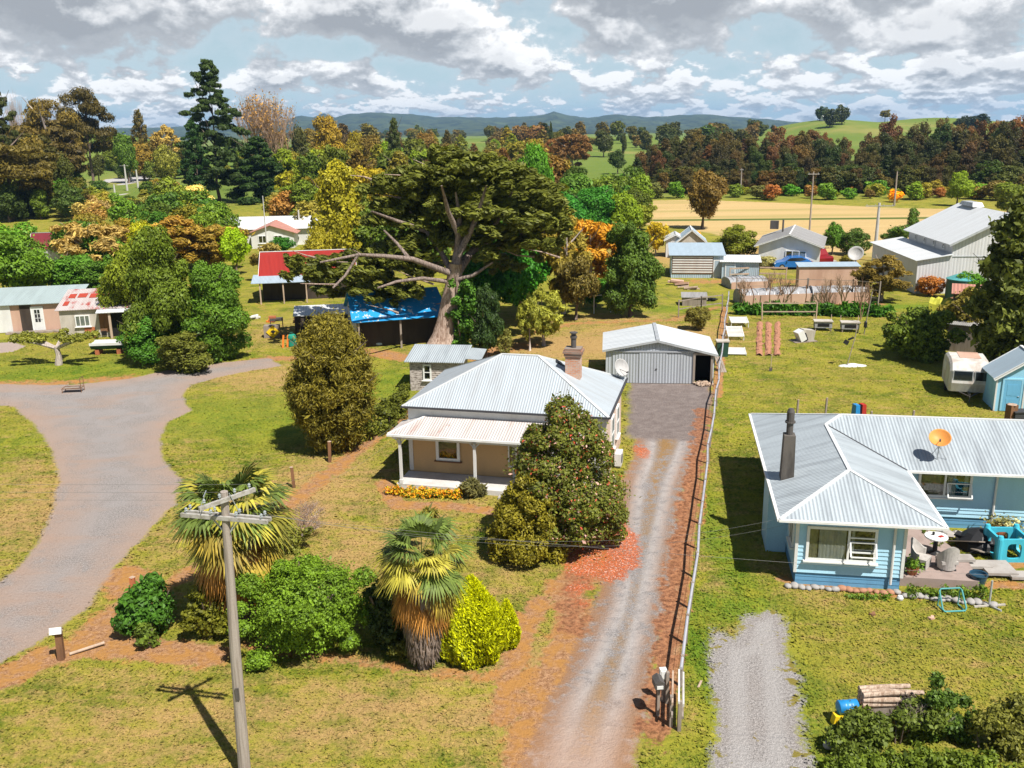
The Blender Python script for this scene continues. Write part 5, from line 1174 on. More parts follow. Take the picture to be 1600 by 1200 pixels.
# driveway boundary fence: white pipe rail on dark posts
def boundary():
    line = [(1037,1142),(1058,985),(1072,900),(1085,800),(1098,705),(1109,640),(1118,575),(1128,500),(1133,470)]
    P = [at(*q) for q in line]; P = [Vector((p[0]+.35, p[1], 0)) for p in P]
    t = thing('boundary_fence', 'long low fence with grey pipe top rail along the right edge of the driveway', 'fence', P[0])
    o0 = P[0]; L = [0]
    for a, b in zip(P[:-1], P[1:]): L.append(L[-1]+(b-a).length)
    def pt(s):
        for i in range(len(P)-1):
            if s <= L[i+1] or i == len(P)-2: return P[i].lerp(P[i+1], (s-L[i])/(L[i+1]-L[i]))-o0
    rr = random.Random(3); s = 2.2; tops = []
    while s < L[-1]:
        p = pt(s); h = 1.0+.08*rr.random(); w = rr.uniform(-.06,.06); m = MB(); m.box((p.x,p.y,h/2),(.09,.09,h+.1), roll=w); m.build('post', MAT['old_wood'], t); tops.append(p+Vector((w*h,0,h-.02))); s += 2.35+.2*rr.random()
    m = MB(); m.tube([pt(1.6)+Vector((0,0,1.0))]+tops, .048, 8); m.build('top_rail', MAT['steel_pale'], t)
    for z in (.3,.6): m = MB(); m.tube([pt(1.6)+Vector((0,0,z))]+[q-Vector((0,0,1-z)) for q in tops], .006, 4, cap=False); m.build('wire_strand', MAT['wire'], t)
    # end bay of planks
    m = MB()
    for x, y, h, w in ((-.12,.2,1.0,.09),(.08,0.,.95,.10),(-.05,1.3,1.05,.09)): m = MB(); m.box((x,y,h/2),(w,.10,h)); m.build('end_post', MAT['old_wood'], t)
    for i, (x, z) in enumerate(((-.14,.90),(-.14,.5),(.04,.94),(.17,.85),(.16,.45))): m = MB(); m.bar((x,-.05,z),(x+.28,1.5,z+.02),.05,.09); m.build('rail', MAT[('tan_wood','old_wood','white','pole_white','old_wood')[i]], t)
    return P
MAT['steel_pale'] = worn('galvanised pipe', (.50,.50,.55), (.32,.30,.33), .45, 3., .5, metal=.2)
BP = boundary()
p = at(1028,1118); t = thing('letterbox', 'small dark letterbox with white front at the near end of the driveway fence', 'letterbox', p, .1)
m = MB(); m.box((0,0,.5),(.08,.08,1.)); m.build('post', MAT['old_wood'], t); m = MB(); m.box((-.02,0,1.08),(.26,.4,.2)); m.add([(-.16,-.21,1.18),(.12,-.21,1.18),(-.02,-.21,1.28),(-.16,.21,1.18),(.12,.21,1.18),(-.02,.21,1.28)],[(0,1,2),(5,4,3),(0,2,5,3),(1,4,5,2)]); m.build('box', MAT['dark_steel'], t); m = MB(); m.box((-.02,-.215,1.06),(.18,.02,.1)); m.build('flap', MAT['white'], t)
p = at(1036,1095); t = thing('meter_post', 'white meter box on a short post at the near end of the driveway fence', 'meter box', p, .1)
m = MB(); m.box((0,0,.4),(.1,.1,.8)); m.build('post', MAT['old_wood'], t); m = MB(); m.box((-.03,0,.92),(.2,.16,.34)); m.box((-.03,-.085,.92),(.14,.02,.24)); m.build('box', MAT['white'], t)

# posts behind the blue house
for i, (px, by, ty, lab) in enumerate(((1245,646,625,'thin grey post left of the pair behind the blue house roof'),(1289,650,622,'thin grey post second from the left behind the blue house roof'),(1360,655,643,'short dark post behind the blue house ridge, near the red and blue toy'),(1425,660,642,'short dark post behind the blue house ridge, rightmost of the four'))): post(px, by+8, ty, lab, .045, 'old_wood', wob=.02)
t = thing('plastic_toy', 'red and blue plastic toy just behind the blue house ridge', 'toy', at(1341,655), .2)
m = MB(); m.box((-.2,0,.45),(.3,.5,.9), taper=.8); m.build('blue_half', MAT['drum_blue'], t); m = MB(); m.box((.2,0,.45),(.3,.5,.9), taper=.8); m.build('red_half', MAT['red'], t)
t = post(1577,668,632,'thick red brown gate post at the right edge behind the blue house', .22, 'brown_wood', 'gate_post', cap=True, wob=0)
t = thing('dark_trough', 'long black trough at the right edge beside the thick brown post', 'trough', at(1606,668), 0)
m = MB(); m.box((0,0,.7),(1.9,.6,.5)); m.box((0,0,.97),(2.,.7,.06)); m.build('tub', MAT['dark_trim'], t)
for s in (-.7,.7): m = MB(); m.box((s,0,.25),(.1,.5,.5)); m.build('leg', MAT['old_wood'], t)

def railfence(name, label, pts, h, mat, rails=2, step=2.2, cat='fence', net=None, rr=.04, post=.05):
    P = [Vector(at(*q)) for q in pts]; t = thing(name, label, cat, P[0]); o = P[0]; m = MB()
    for a, b in zip(P[:-1], P[1:]):
        n = max(1, int((b-a).length/step))
        for i in range(n+1):
            q = a.lerp(b, i/n)-o; m = MB(); m.box((q.x,q.y,h/2),(post*2,post*2,h+.15), roll=random.uniform(-.05,.05)); m.build('post', MAT[mat], t)
        for k in range(rails): z = h*(k+1)/rails*.97; m = MB(); m.bar(a-o+Vector((0,0,z)), b-o+Vector((0,0,z)), rr, rr*2.2); m.build('rail', MAT[mat], t)
        if net: m = MB(); u = (b-o)-(a-o); nn = Vector((u.y,-u.x,0)).normalized()*.03; A_, B_ = a-o+nn, b-o+nn; m.add([A_,B_,B_+Vector((0,0,h*.9)),A_+Vector((0,0,h*.9))],[(0,1,2,3)]); m.build('netting', MAT[net], t)
    return t
railfence('garden_fence', 'low tan netted fence across the back of the cottage lawn', [(1060,496),(1095,490),(1128,486)], 1.5, 'old_wood', 2, 2.2, net=None)
railfence('bean_frame', 'long pale timber frame along the back of the vegetable lawn', [(1190,500),(1275,500)], 1.5, 'tan_wood', 2, 4.5, 'frame')
railfence('trellis', 'rusty wire trellis fence in front of the netted garden tunnels', [(1150,470),(1200,470),(1260,472),(1330,474),(1372,478)], 2.2, 'old_wood', 3, 2.3, 'trellis', rr=.02)
railfence('yard_fence', 'bleached timber rail fence in front of the blue hatchback', [(1140,438),(1185,436),(1228,437)], 1.3, 'tan_wood', 2, 3., rr=.07)
railfence('slat_fence', 'grey slat fence behind the dark red car', [(1258,390),(1300,388),(1335,392)], 1.7, 'steel', 3, 2.2, rr=.14)
railfence('cow_yard_fence', 'short wire fence before the long green strip behind the tarpaulin barn', [(645,492),(700,486),(742,482)], 1.1, 'tan_wood', 2, 1.8, rr=.03)

def tunnel(label, a, b, w, h, mat='net'):
    A_, B_ = Vector(at(*a)), Vector(at(*b)); d = (B_-A_); L = d.length; yaw = math.atan2(d.y, d.x); t = thing('garden_tunnel', label, 'garden tunnel', A_, yaw, 'netted garden tunnels')
    prof = [(0,0),(0,.55*h),(.1*w,.8*h),(.3*w,.97*h),(.5*w,h),(.7*w,.97*h),(.9*w,.8*h),(w,.55*h),(w,0)]; m = MB(); n = len(prof); k = 9
    rr = random.Random(int(L*10)); V = []
    for i in range(k+1):
        s = 1+rr.uniform(-.05,.04); V += [(L*i/k, y, z*s) for y, z in prof]
    F = [(i*n+j, i*n+j+1, (i+1)*n+j+1, (i+1)*n+j) for i in range(k) for j in range(1, n-2)] + [tuple(range(n)), tuple(k*n+j for j in reversed(range(n)))]
    m.add(V, F); m.build('cover', MAT[mat], t, smooth=False)
    m = MB()
    for i in range(k+1): m.tube([(L*i/k, y, z*1.01) for y, z in prof], .025, 5)
    m.build('hoops', MAT['steel'], t)
    m = MB(); m.box((L/2,-.08,.36*h),(L,.05,.72*h)); m.build('side_board', MAT['pink_ply'], t)
    return t
tunnel('long grey netted tunnel with pink side boards, nearer of the two behind the vegetable lawn', (1160,478), (1272,474), 2.6, 1.35)
tunnel('grey netted tunnel with pink side boards, right of the longer one', (1270,475), (1358,474), 2.0, 1.5)
tunnel('broad low grey netted tunnel set further back behind the slatted shed lawn', (1142,452), (1200,450), 3., 1.0)
t = skillion('pink_panel_shed', 'long low shed of pale pink panels with translucent grey roof strip', 'shed', at(1247,452), math.radians(-3), 5.9, 1.2, 2.3, 2.5, 'pink_ply', 'roof_bluegrey', .15)
t = skillion('poultry_house', 'small grey wooden hutch against the back fence of the lawn', 'hutch', at(1066,478), math.radians(-8), 2.2, 1.4, .8, 1.0, 'old_wood', 'roof_shade', .1)

# things on the right-hand lawn
def hive(px, by, label):
    t = thing('garden_box', label, 'box', at(px, by), math.radians(-10), 'grey boxes on the lawn'); m = MB(); m.box((0,0,.52),(1.35,.8,.5)); m.build('crate', MAT['net'], t); m = MB(); m.box((0,0,.80),(1.5,.95,.06)); m.build('lid', MAT['ply_pale'], t)
    m = MB(); m.box((0,-.41,.5),(.9,.03,.22)); m.build('opening', MAT['dark'], t)
    for x in (-.6,.6):
        for y in (-.32,.32): m = MB(); m.box((x,y,.14),(.08,.08,.3)); m.build('leg', MAT['old_wood'], t)
    for x in (-.68,.68): m = MB(); m.box((x,.36,1.0),(.05,.05,.5)); m.build('upright', MAT['tan_wood'], t)
hive(1285,516,'grey wooden box on legs, left of two at the back of the lawn'); hive(1327,518,'grey wooden box on legs, right of two at the back of the lawn')
for i, x in enumerate((1187,1201,1215)):
    a, b = Vector(at(x-1,556)), Vector(at(x,505)); rng = np.random.default_rng(i); m = MB(); n = 46; V = []
    for k in range(n):
        p = a.lerp(b, k/(n-1)); 
        for dx, z in ((-.26,0.),(-.15,.09),(0,.15),(.15,.09),(.26,0.)): V.append((p.x+dx+rng.normal()*.05, p.y+rng.normal()*.04, z+(rng.random()*.10-.03 if z else -.02)))
    m.add(V, [(k*5+j, k*5+j+1, k*5+j+6, k*5+j+5) for k in range(n-1) for j in range(4)]); o = m.build('soil_row', MAT['soil'] if 'soil' in MAT else MAT['terracotta'])
    tag(o, ('left','middle','right')[i]+' mounded row of bare reddish soil on the vegetable lawn', 'soil row', 'mounded soil rows')
t = thing('garden_spade', 'pale handled spade stuck upright at the near end of the soil rows', 'spade', at(1204,580), 0); m = MB(); m.tube([(0,0,.2),(.02,0,1.15)],.025,6); m.box((.02,0,1.17),(.14,.03,.03)); m.build('shaft', MAT['tan_wood'], t); m = MB(); m.box((0,0,.12),(.2,.02,.28)); m.build('blade', MAT['dark_steel'], t)
t = thing('tipped_hutch', 'white and tan hutch tipped on its side with a dark opening on a flat board', 'hutch', at(1255,533), .2)
m = MB(); m.box((0,0,.03),(1.9,1.0,.05)); m.build('board', MAT['old_wood'], t); m = MB(); m.box((.25,0,.5),(1.0,.7,.85), roll=.15); m.build('side', MAT['ply_pale'], t); m = MB(); m.box((-.35,-.1,.5),(.5,.8,.8), roll=-.45); m.build('lid', MAT['white'], t); m = MB(); m.box((-.1,-.4,.4),(.35,.1,.6), roll=-.4); m.build('opening', MAT['dark'], t)
t = thing('clothes_pole', 'thin leaning pole with a tangle of dark pegs and washing on the lawn', 'pole', at(1323,573), 0); m = MB(); m.tube([(0,0,0),(.55,.3,2.2),(.6,.4,3.0)],.03,6); m.build('pole', MAT['old_wood'], t); m = MB(); m.box((-.1,.2,1.7),(.3,.15,.3), roll=.5); m.box((.2,.2,1.95),(.4,.1,.12), roll=-.4); m.build('peg_bag', MAT['black'], t)
t = thing('clothes_post', 'tall thin post with a dark weight hanging from it at the back of the lawn', 'pole', at(1350,522), 0); m = MB(); m.tube([(0,0,0),(.15,0,1.6),(.4,.1,3.4)],.04,6); m.build('pole', MAT['old_wood'], t); m = MB(); m.lathe([(.02,0),(.14,.1),(.12,.5),(.03,.6)],10,(.02,-.1,.5)); m.build('weight', MAT['black'], t)
m = MB(); m.lathe([(1.0,0),(.9,.06),(.5,.10),(.2,.16),(.01,.15)], 11, (0,0,0)); m.v = [(x*1.0, y*.35, z*1.2) for x,y,z in m.v]; o = m.build('crumpled_sheet', MAT['white'], loc=at(1332,572)); tag(o, 'crumpled white sheet lying flat on the lawn', 'sheet')
# white lounger / bed frames by the fence
def cot(px, by, label, z=.45, L=2.0, W=1.4, yaw=0., tilt=0.):
    t = thing('slatted_bed', label, 'bed frame', at(px, by), yaw, 'white slatted frames by the fence')
    m = MB()
    for i in range(8): m.box((0,L*(i+.5)/8,z+tilt*L*(i+.5)/8),(W,.14,.03), pitch=math.atan(tilt))
    m.build('slats', MAT['white'], t); m = MB()
    for x in (-W/2, W/2): m.bar((x,0,z),(x,L,z+tilt*L),.06,.09)
    m.build('side_rail', MAT['white'], t)
    for x in (-W/2, W/2):
        for y in (.1,L-.1): m = MB(); m.box((x,y,(z+tilt*y)/2),(.06,.06,z+tilt*y)); m.build('leg', MAT['white'], t)
cot(1151,556,'white slatted frame lying nearest to the driveway fence', .12, 1.5, 1.35, -.15, .1); cot(1150,532,'white slatted bench frame standing in the middle of the stack', .3, 1.7, 1.2, -.1, .28); cot(1156,512,'grey white slatted frame at the far end of the row', .4, 1.6, 1.4, -.1, .12)
t = thing('green_bin', 'dark green bin with pale lid between the garage corner and the fence', 'bin', at(1128,556), -.1); m = MB(); m.box((0,0,.55),(.75,.7,1.1), taper=1.1); m.build('bin', MAT['dark_green'], t); m = MB(); m.box((0,0,1.14),(.95,.85,.08)); m.build('lid', MAT['ply_pale'], t)
t = thing('leaning_planks', 'old planks leaning against the fence beside the garage doorway', 'planks', at(1127,582), 0)
for i in range(3): m = MB(); m.bar((.15*i,0,0),(-.25+.15*i,.9,.9),.16,.04); m.build('plank', MAT['old_wood'], t)
t = thing('clothesline_frame', 'white goal shaped clothesline frame on the back lawn', 'clothesline', at(928,490), 0)
q = Vector(at(954,488))-Vector(at(928,490)); hh = hgt(at(928,490),462)
for x in (Vector((0,0,0)), q): m = MB(); m.tube([x, x+Vector((0,0,hh))],.05,8); m.build('post', MAT['white'], t)
m = MB(); m.bar(Vector((-.1,0,hh)), q+Vector((.1,0,hh)), .08); m.build('crossbar', MAT['white'], t)
t = thing('wheel_barrow', 'small upturned cart with grey sides near the right-hand fruit trees', 'cart', at(1415,528), .3); m = MB(); m.box((0,0,.35),(1.,.6,.3),roll=.2); m.build('tray', MAT['ply_pale'], t); m = MB(); m.bar((.4,0,.2),(.9,0,.75),.06); m.bar((-.3,.2,0),(-.3,.2,.35),.06); m.build('handle', MAT['tan_wood'], t)
t = skillion('far_red_roof_shed', 'low shed with red edged roof behind the big right-hand tree', 'shed', at(1487,492), math.radians(-25), 5.0, 3., 1.9, 2.2, 'dark_wall', 'roof_pink', .2)
t = thing('yellow_cover', 'bright yellow green cover draped over a low frame', 'cover', at(1450,485), -.6); m = MB(); n = 12; V = []
for i in range(n+1):
    for j, (y, z) in enumerate(((0,0),(.1,.6),(.5,.95),(1.,1.05),(1.5,.9),(1.9,.5),(2.,0))): V.append((3.4*i/n, y, z*(1+.12*math.sin(i*2.1+j))))
m.add(V, [(i*7+j,i*7+j+1,(i+1)*7+j+1,(i+1)*7+j) for i in range(n) for j in range(6)]); m.build('cloth', MAT['yellow_green'] if 'yellow_green' in MAT else MAT['yellow'], t); m = MB(); m.bar((0,1.,0),(0,1.,.95),.06); m.bar((3.4,1.,0),(3.4,1.,.95),.06); m.build('frame', MAT['old_wood'], t)
t = skillion('grey_board_fence_panel', 'weathered grey board hut wall in the shade behind the caravan', 'hut', at(1478,548), math.radians(-35), 3.4, 1.6, 2.0, 2.1, 'old_wood', 'roof_shade', .1)

# left yard things
t = thing('sign_crate', 'grey wooden crate with a yellow diamond kiwi road sign fixed to its front', 'crate', at(425,528), math.radians(6))
m = MB(); m.box((0,.35,.5),(1.25,.7,1.0)); m.build('crate', MAT['old_wood'], t)
m = MB(); s = .55; m.add([(-s,0,0),(0,0,-s),(s,0,0),(0,0,s),(-s,.03,0),(0,.03,-s),(s,.03,0),(0,.03,s)],[(0,1,2,3),(7,6,5,4),(0,4,5,1),(1,5,6,2),(2,6,7,3),(3,7,4,0)]); sg = m.build('road_sign', MAT['yellow'], t, loc=(.12,-.06,.5))
m = MB(); n = 18; body = [(.17*math.cos(a*2*math.pi/n)+.02, -.005, .13*math.sin(a*2*math.pi/n)+.03) for a in range(n)]; m.add(body, [tuple(range(n))]); hd = [(-.13+.06*math.cos(a*2*math.pi/10), -.006, .02+.055*math.sin(a*2*math.pi/10)) for a in range(10)]; m.add(hd,[tuple(range(10))]); m.add([(-.17,-.006,.03),(-.16,-.006,.0),(-.26,-.006,-.1)],[(0,1,2)])
for x in (.0,.08): m.add([(x,-.006,-.08),(x+.025,-.006,-.08),(x+.0,-.006,-.2),(x-.02,-.006,-.2)],[(0,1,2,3)]); m.add([(x-.05,-.006,-.2),(x+.02,-.006,-.19),(x+.02,-.006,-.21)],[(0,1,2)])
m.build('kiwi_symbol', MAT['black'], sg)
t = thing('gas_bottle', 'green rounded bottle shaped bin standing on the left lawn', 'bin', at(457,541), 0); m = MB(); m.lathe([(.01,0),(.3,.0),(.34,.06),(.34,.75),(.3,.9),(.18,.98),(.01,1.0)],18); m.build('body', MAT['green_plastic'], t); m = MB(); m.lathe([(.1,.98),(.1,1.1),(.14,1.12),(.01,1.14)],10); m.build('cap', MAT['dark_green'], t)
t = thing('orange_boards', 'two orange boards propped beside the green rounded bin', 'boards', at(447,543), .2)
for x in (-.25,.1): m = MB(); m.bar((x,0,0),(x+.12,.25,.95),.14,.04); m.build('board', MAT['orange'], t)
t = thing('garden_barbecue', 'small dark barbecue on legs behind the kiwi sign crate', 'barbecue', at(433,515), .2); m = MB(); m.box((0,0,.9),(1.1,.5,.25)); m.build('box', MAT['dark_steel'], t); m = MB(); m.box((-.3,0,1.1),(.6,.45,.16)); m.build('lid', MAT['terracotta'], t)
for x in (-.5,.5): m = MB(); m.box((x,0,.4),(.06,.4,.8)); m.build('leg', MAT['dark_steel'], t)
t = thing('dinghy', 'small white and dark green boat resting on blocks beside the round left tree', 'boat', at(172,552), math.radians(5)); m = MB(); n = 13; V = []
for i in range(n):
    k = i/(n-1); w = .62*math.sin(math.pi*min(1, .15+k*.85))**.6; L = -1.3+2.6*k
    for j in range(7): a = math.pi*j/6; V.append((L, -w*math.cos(a), .35+.5*(1-math.sin(a)**.7)))
m.add(V, [(i*7+j,i*7+j+1,(i+1)*7+j+1,(i+1)*7+j) for i in range(n-1) for j in range(6)]); m.add([V[j] for j in range(7)], [tuple(range(7))]); m.build('hull', MAT['dark_green'], t)
m = MB(); m.box((0,-.62,.86),(2.5,.06,.2)); m.box((0,.62,.86),(2.5,.06,.2)); m.box((-.1,0,.84),(2.3,1.2,.05)); m.build('deck', MAT['white'], t)
for x in (-.8,.8): m = MB(); m.box((x,0,.2),(.3,.9,.4)); m.build('block', MAT['terracotta'], t)
t = thing('wire_trolley', 'small rusty wire trolley on the gravel edge at the left', 'trolley', at(115,612), .1)
for a, b in (((-.6,-.3,.3),(.6,-.3,.3)),((-.6,.3,.3),(.6,.3,.3)),((-.6,-.3,.3),(-.6,.3,.3)),((.6,-.3,.3),(.6,.3,.3)),((.6,-.3,.0),(.6,-.3,.95)),((.6,.3,0),(.6,.3,.95)),((.6,-.3,.95),(.6,.3,.95)),((-.6,-.3,0),(-.6,-.3,.3)),((-.6,.3,0),(-.6,.3,.3))): m = MB(); m.tube([a,b],.022,6); m.build('rail', MAT['brown_wood'], t)
m = MB(); m.box((0,0,.27),(1.15,.55,.03)); m.build('tray', MAT['old_wood'], t)

# ------------------------------------------------------------------ patio of the blue house
def patio():
    rr = random.Random(11)
    t = thing('patio', 'pinkish concrete patio slab with raised front wall beside the blue house wing', 'patio', bl(0,0), math.radians(-9.5))
    m = MB(); m.prism([(3.76,.35),(6.5,.35),(6.6,2.2),(5.6,5.8),(3.76,5.85)], 0, .36); m.build('slab', MAT['patio'], t)
    for x, y, z, w, d in ((6.9,2.0,.24,1.0,.55),(7.6,1.9,.2,1.1,1.1),(8.25,1.5,.14,.75,.55),(6.3,2.1,.42,1.0,.5)): m = MB(); m.box((x,y,z),(w,d,.1),yaw=.1); m.build('paver', MAT['concrete'], t)
    chr0 = thing('garden_chair', 'pale wicker tub chair against the blue house wall on the patio', 'chair', at(1437,884,.36), math.radians(-9.5)+1.0, 'wicker chairs on the patio')
    m = MB(); n = 14; V = []
    for i in range(n+1):
        a = math.pi*(-.05+1.1*i/n); r0, r1 = .32, .40; hb = .62+.42*max(0, math.sin(a))**1.5
        V += [(r0*math.cos(a), r0*math.sin(a), .05), (r1*math.cos(a), r1*math.sin(a), hb), (r1*.82*math.cos(a), r1*.82*math.sin(a), hb-.01), (r0*.85*math.cos(a), r0*.85*math.sin(a), .38)]
    m.add(V, [(i*4+j, i*4+j+1, (i+1)*4+j+1, (i+1)*4+j) for i in range(n) for j in range(3)]+[(0,1,2,3),(n*4+3,n*4+2,n*4+1,n*4)]); m.build('shell', MAT['wicker'], chr0)
    m = MB(); m.box((0,0,.34),(.60,.60,.12)); m.build('seat', MAT['wicker'], chr0); m = MB(); m.box((0,-.29,.17),(.56,.03,.30)); m.build('front_skirt', MAT['wicker'], chr0)
    for x in (-.25,.25):
        for y in (-.25,.22): m = MB(); m.box((x,y,.03),(.05,.05,.06)); m.build('leg', MAT['dark_trim'], chr0)
    dup(chr0, at(1478,888,.36), math.radians(-9.5)+math.pi+.15, 'pale wicker tub chair with its back to the camera in the middle of the patio')
    t = thing('patio_table', 'small round white table on a black pedestal between the wicker chairs', 'table', at(1460,864,.36), 0)
    m = MB(); m.lathe([(.01,.66),(.42,.66),(.43,.69),(.42,.72),(.01,.72)],24); m.build('top', MAT['white_trim'], t); m = MB(); m.lathe([(.26,0),(.24,.04),(.09,.1),(.08,.5),(.2,.66)],16); m.build('pedestal', MAT['black'], t)
    m = MB(); m.lathe([(.04,0),(.05,.1),(.045,.12),(.01,.12)],12); o = m.build('black_mug', MAT['black'], loc=at(1460,864,.36)+Vector((-.08,.08,.72))); tag(o,'small black mug on the round patio table','mug')
    m = MB(); m.box((0,0,.01),(.2,.12,.025),yaw=.4); m.box((.02,.01,.028),(.1,.06,.012),yaw=.4); o = m.build('red_packet', MAT['red'], loc=at(1460,864,.36)+Vector((.14,-.08,.72))); tag(o,'small red packet on the round patio table','packet')
    def pot(x, y, z, r, h, mat, lab, plant=(.10,.2,.03), ps=.35, n=260):
        t = thing('plant_pot', lab, 'plant pot', bl(x,y,z), 0, 'plant pots round the patio'); m = MB(); m.lathe([(.01,0),(r*.7,0),(r*.95,h*.7),(r,h),(r*1.08,h),(r*1.06,h*1.06),(r*.9,h*1.04),(r*.85,h*.85),(.01,h*.85)],22); m.build('pot', MAT[mat], t)
        if plant:
            rng = np.random.default_rng(int(x*10)); P = rng.normal(size=(n,3))*[ps*.45,ps*.45,ps*.3]+[0,0,h+ps*.35]; leafobj(quads_mesh('foliage', P, rng.normal(size=(n,3))+[0,0,.5], .07, 1.8, rng, rng.random(n)), MAT['leaf'], t, plant, 'foliage')
    pot(6.55,.65,0,.30,.5,'navy','dark blue glazed pot with a pale rim at the patio corner', None)
    pot(4.25,.65,.36,.22,.26,'terracotta','low terracotta bowl with green plants at the near edge of the patio')
    pot(8.5,5.0,0,.38,.55,'terracotta','large brown terracotta tub of plants beside the turquoise playhouse', (.18,.20,.10), .5)
    pot(9.1,5.1,0,.26,.35,'stone','grey pot of silvery plants behind the turquoise playhouse', (.35,.38,.30), .55)
    # stone edging
    for i in range(30):
        k = i/29; x = -.25+6.9*k; y = -.32+.06*math.sin(i*1.7)
        if x > 3.6: y -= .12+.1*(x-3.6)
        red = 1.6 < x < 3.5; s = .12+.06*rr.random(); m = MB(); m.lathe([(.01,-.5),(.6,-.4),(.95,-.05),(.85,.4),(.45,.72),(.01,.8)],9); m.v = [(p[0]*s*1.25*(1+.1*math.sin(p[2]*9+i)), p[1]*s, p[2]*s*.85+s*.35) for p in m.v]
        o = m.build('edging_stone', MAT['terracotta_stone' if red else 'stone'], loc=bl(x,y), rotz=rr.random()*3, smooth=True); tag(o, 'reddish boulder in the garden edging below the front window' if red else 'rounded grey boulder in the garden edging of the blue house', 'stone', 'edging stones along the blue house')
    for i in range(16):
        x, y = 6.4+rr.random()*3.6, 5.1+rr.random()*.5-.25; s = .14+.12*rr.random(); m = MB(); m.lathe([(.01,-.4),(.7,-.3),(1.,.1),(.7,.6),(.01,.75)],7); m.v = [(p[0]*s*1.3, p[1]*s, p[2]*s*.8+s*.3) for p in m.v]; o = m.build('edging_stone', MAT['stone' if i % 3 else 'concrete'], loc=bl(x,y), rotz=rr.random()*3); tag(o, 'broken grey stone in the bed along the blue house side wall', 'stone', 'stones in the side bed')
    # rubble of dark sheets
    t = thing('scrap_heap', 'dark heap of scrap boards and black plastic between patio and playhouse', 'scrap heap', bl(7.6,3.9), 0)
    for i in range(9): m = MB(); m.box((rr.uniform(-.7,.7), rr.uniform(-.6,.5), .1+.35*rr.random()), (.9+.5*rr.random(), .25+.3*rr.random(), .04), rr.random()*3, rr.uniform(-.5,.5), rr.uniform(-.4,.4)); m.build('board', MAT[('black','dark_trim','old_wood')[i % 3]], t)
    m = MB(); m.lathe([(.9,0),(.8,.3),(.5,.6),(.15,.75),(.01,.76)],10); m.build('plastic_sheet', MAT['black'], t, loc=(.1,.3,0))
    # turquoise playhouse cube, open climbing shell with round and square holes
    t = thing('toy_playhouse', 'turquoise plastic play cube with arched openings on the lawn beside the patio', 'playhouse', at(1571,868), math.radians(-9.5)+.12)
    for (cx, cy, yw) in ((0,-.55,0),(0,.55,0),(-.55,0,math.pi/2),(.55,0,math.pi/2)):
        m = MB(); Wd, Hh = 1.05, .95; hole = [(.27*math.copysign(abs(math.cos(a))**.5, math.cos(a)), .46+.31*math.copysign(abs(math.sin(a))**.5, math.sin(a))) for a in [2*math.pi*i/24 for i in range(24)]]
        def outer(x, z):
            dx, dz = x, z-.46; k = min((Wd/2)/max(abs(dx),1e-6), (.46 if dz < 0 else Hh-.46)/max(abs(dz),1e-6)); return (dx*k, .46+dz*k)
        out_ = [outer(*p) for p in hole]; n = 24; V = []
        for y in (-.05,.05): V += [(p[0], y, p[1]) for p in hole]+[(p[0], y, p[1]) for p in out_]
        F = []
        for i in range(n):
            j = (i+1) % n; F += [(i, j, n+j, n+i)[::-1], (2*n+i, 2*n+j, 3*n+j, 3*n+i), (i, j, 2*n+j, 2*n+i), (n+i, n+j, 3*n+j, 3*n+i)[::-1]]
        m.add(V, F); m.box((-.48,-.0,.48),(.13,.15,1.0)); put(m, Matrix.Translation((cx,cy,0)) @ Matrix.Rotation(yw,4,'Z')); m.build('panel', MAT['toy_blue'], t)
    for x in (-.55,.55):
        for y in (-.55,.55): m = MB(); m.lathe([(.13,0),(.13,.95),(.09,1.08),(.01,1.1)],12,(x,y,0)); m.build('corner_post', MAT['toy_blue'], t)
    # teal tub frame and metal cross stand
    t = thing('trampoline_frame', 'small teal metal rectangular frame standing on edge at the lawn edge', 'frame', at(1492,957), .05); m = MB()
    c_ = [(-.36,0,.05),(.36,0,.05),(.42,.05,.12),(.40,.42,.62),(.34,.46,.68),(-.34,.46,.68),(-.40,.42,.62),(-.42,.05,.12),(-.36,0,.05)]; m.tube(c_, .03, 8); m.build('ring', MAT['teal'], t); m = MB(); m.tube([(-.36,.0,.04),(-.36,.5,.03)],.025,6); m.tube([(.36,0,.04),(.36,.5,.03)],.025,6); m.tube([(-.36,.5,.03),(-.36,.45,.66)],.02,6); m.tube([(.36,.5,.03),(.36,.45,.66)],.02,6); m.build('legs', MAT['teal'], t)
    t = thing('metal_stand', 'grey metal stand with upright tube and crossed feet on the lawn', 'stand', at(1545,948), .1); m = MB(); m.tube([(0,0,.05),(0,0,1.0)],.035,8); m.build('upright', MAT['steel'], t); m = MB(); m.bar((-.55,0,.04),(.6,.0,.04),.06); m.build('foot', MAT['ply_pale'], t); m = MB(); m.bar((-.15,.4,.04),(.2,-.4,.04),.06); m.build('cross_foot', MAT['steel'], t)
    m = MB(); m.lathe([(.01,0),(.1,.03),(.12,.1),(.08,.18),(.01,.2)],12); o = m.build('white_ball', MAT['white'], loc=at(1406,938)); tag(o,'small white ball beside the edging stones at the house corner','ball')
    for px, py, mt, lab in ((1363,961,'brown_wood','brown scrap lying on the front lawn of the blue house'),(1455,967,'pink_ply','pink paper scrap lying on the front lawn of the blue house')): m = MB(); m.box((0,0,.03),(.22,.14,.05),yaw=.5,roll=.2); m.box((.06,.05,.05),(.12,.1,.03),yaw=1.2,roll=-.3); o = m.build('scrap', MAT[mt], loc=at(px,py)); tag(o, lab, 'scrap')
MAT['patio'] = worn('pinkish concrete', (.34,.26,.23), (.20,.15,.13), .85, 1.2, .6, stretch=(1,1,1))
MAT['terracotta_stone'] = worn('reddish stone', (.40,.20,.12), (.26,.14,.10), .85, 3., .6, stretch=(1,1,1))
patio()

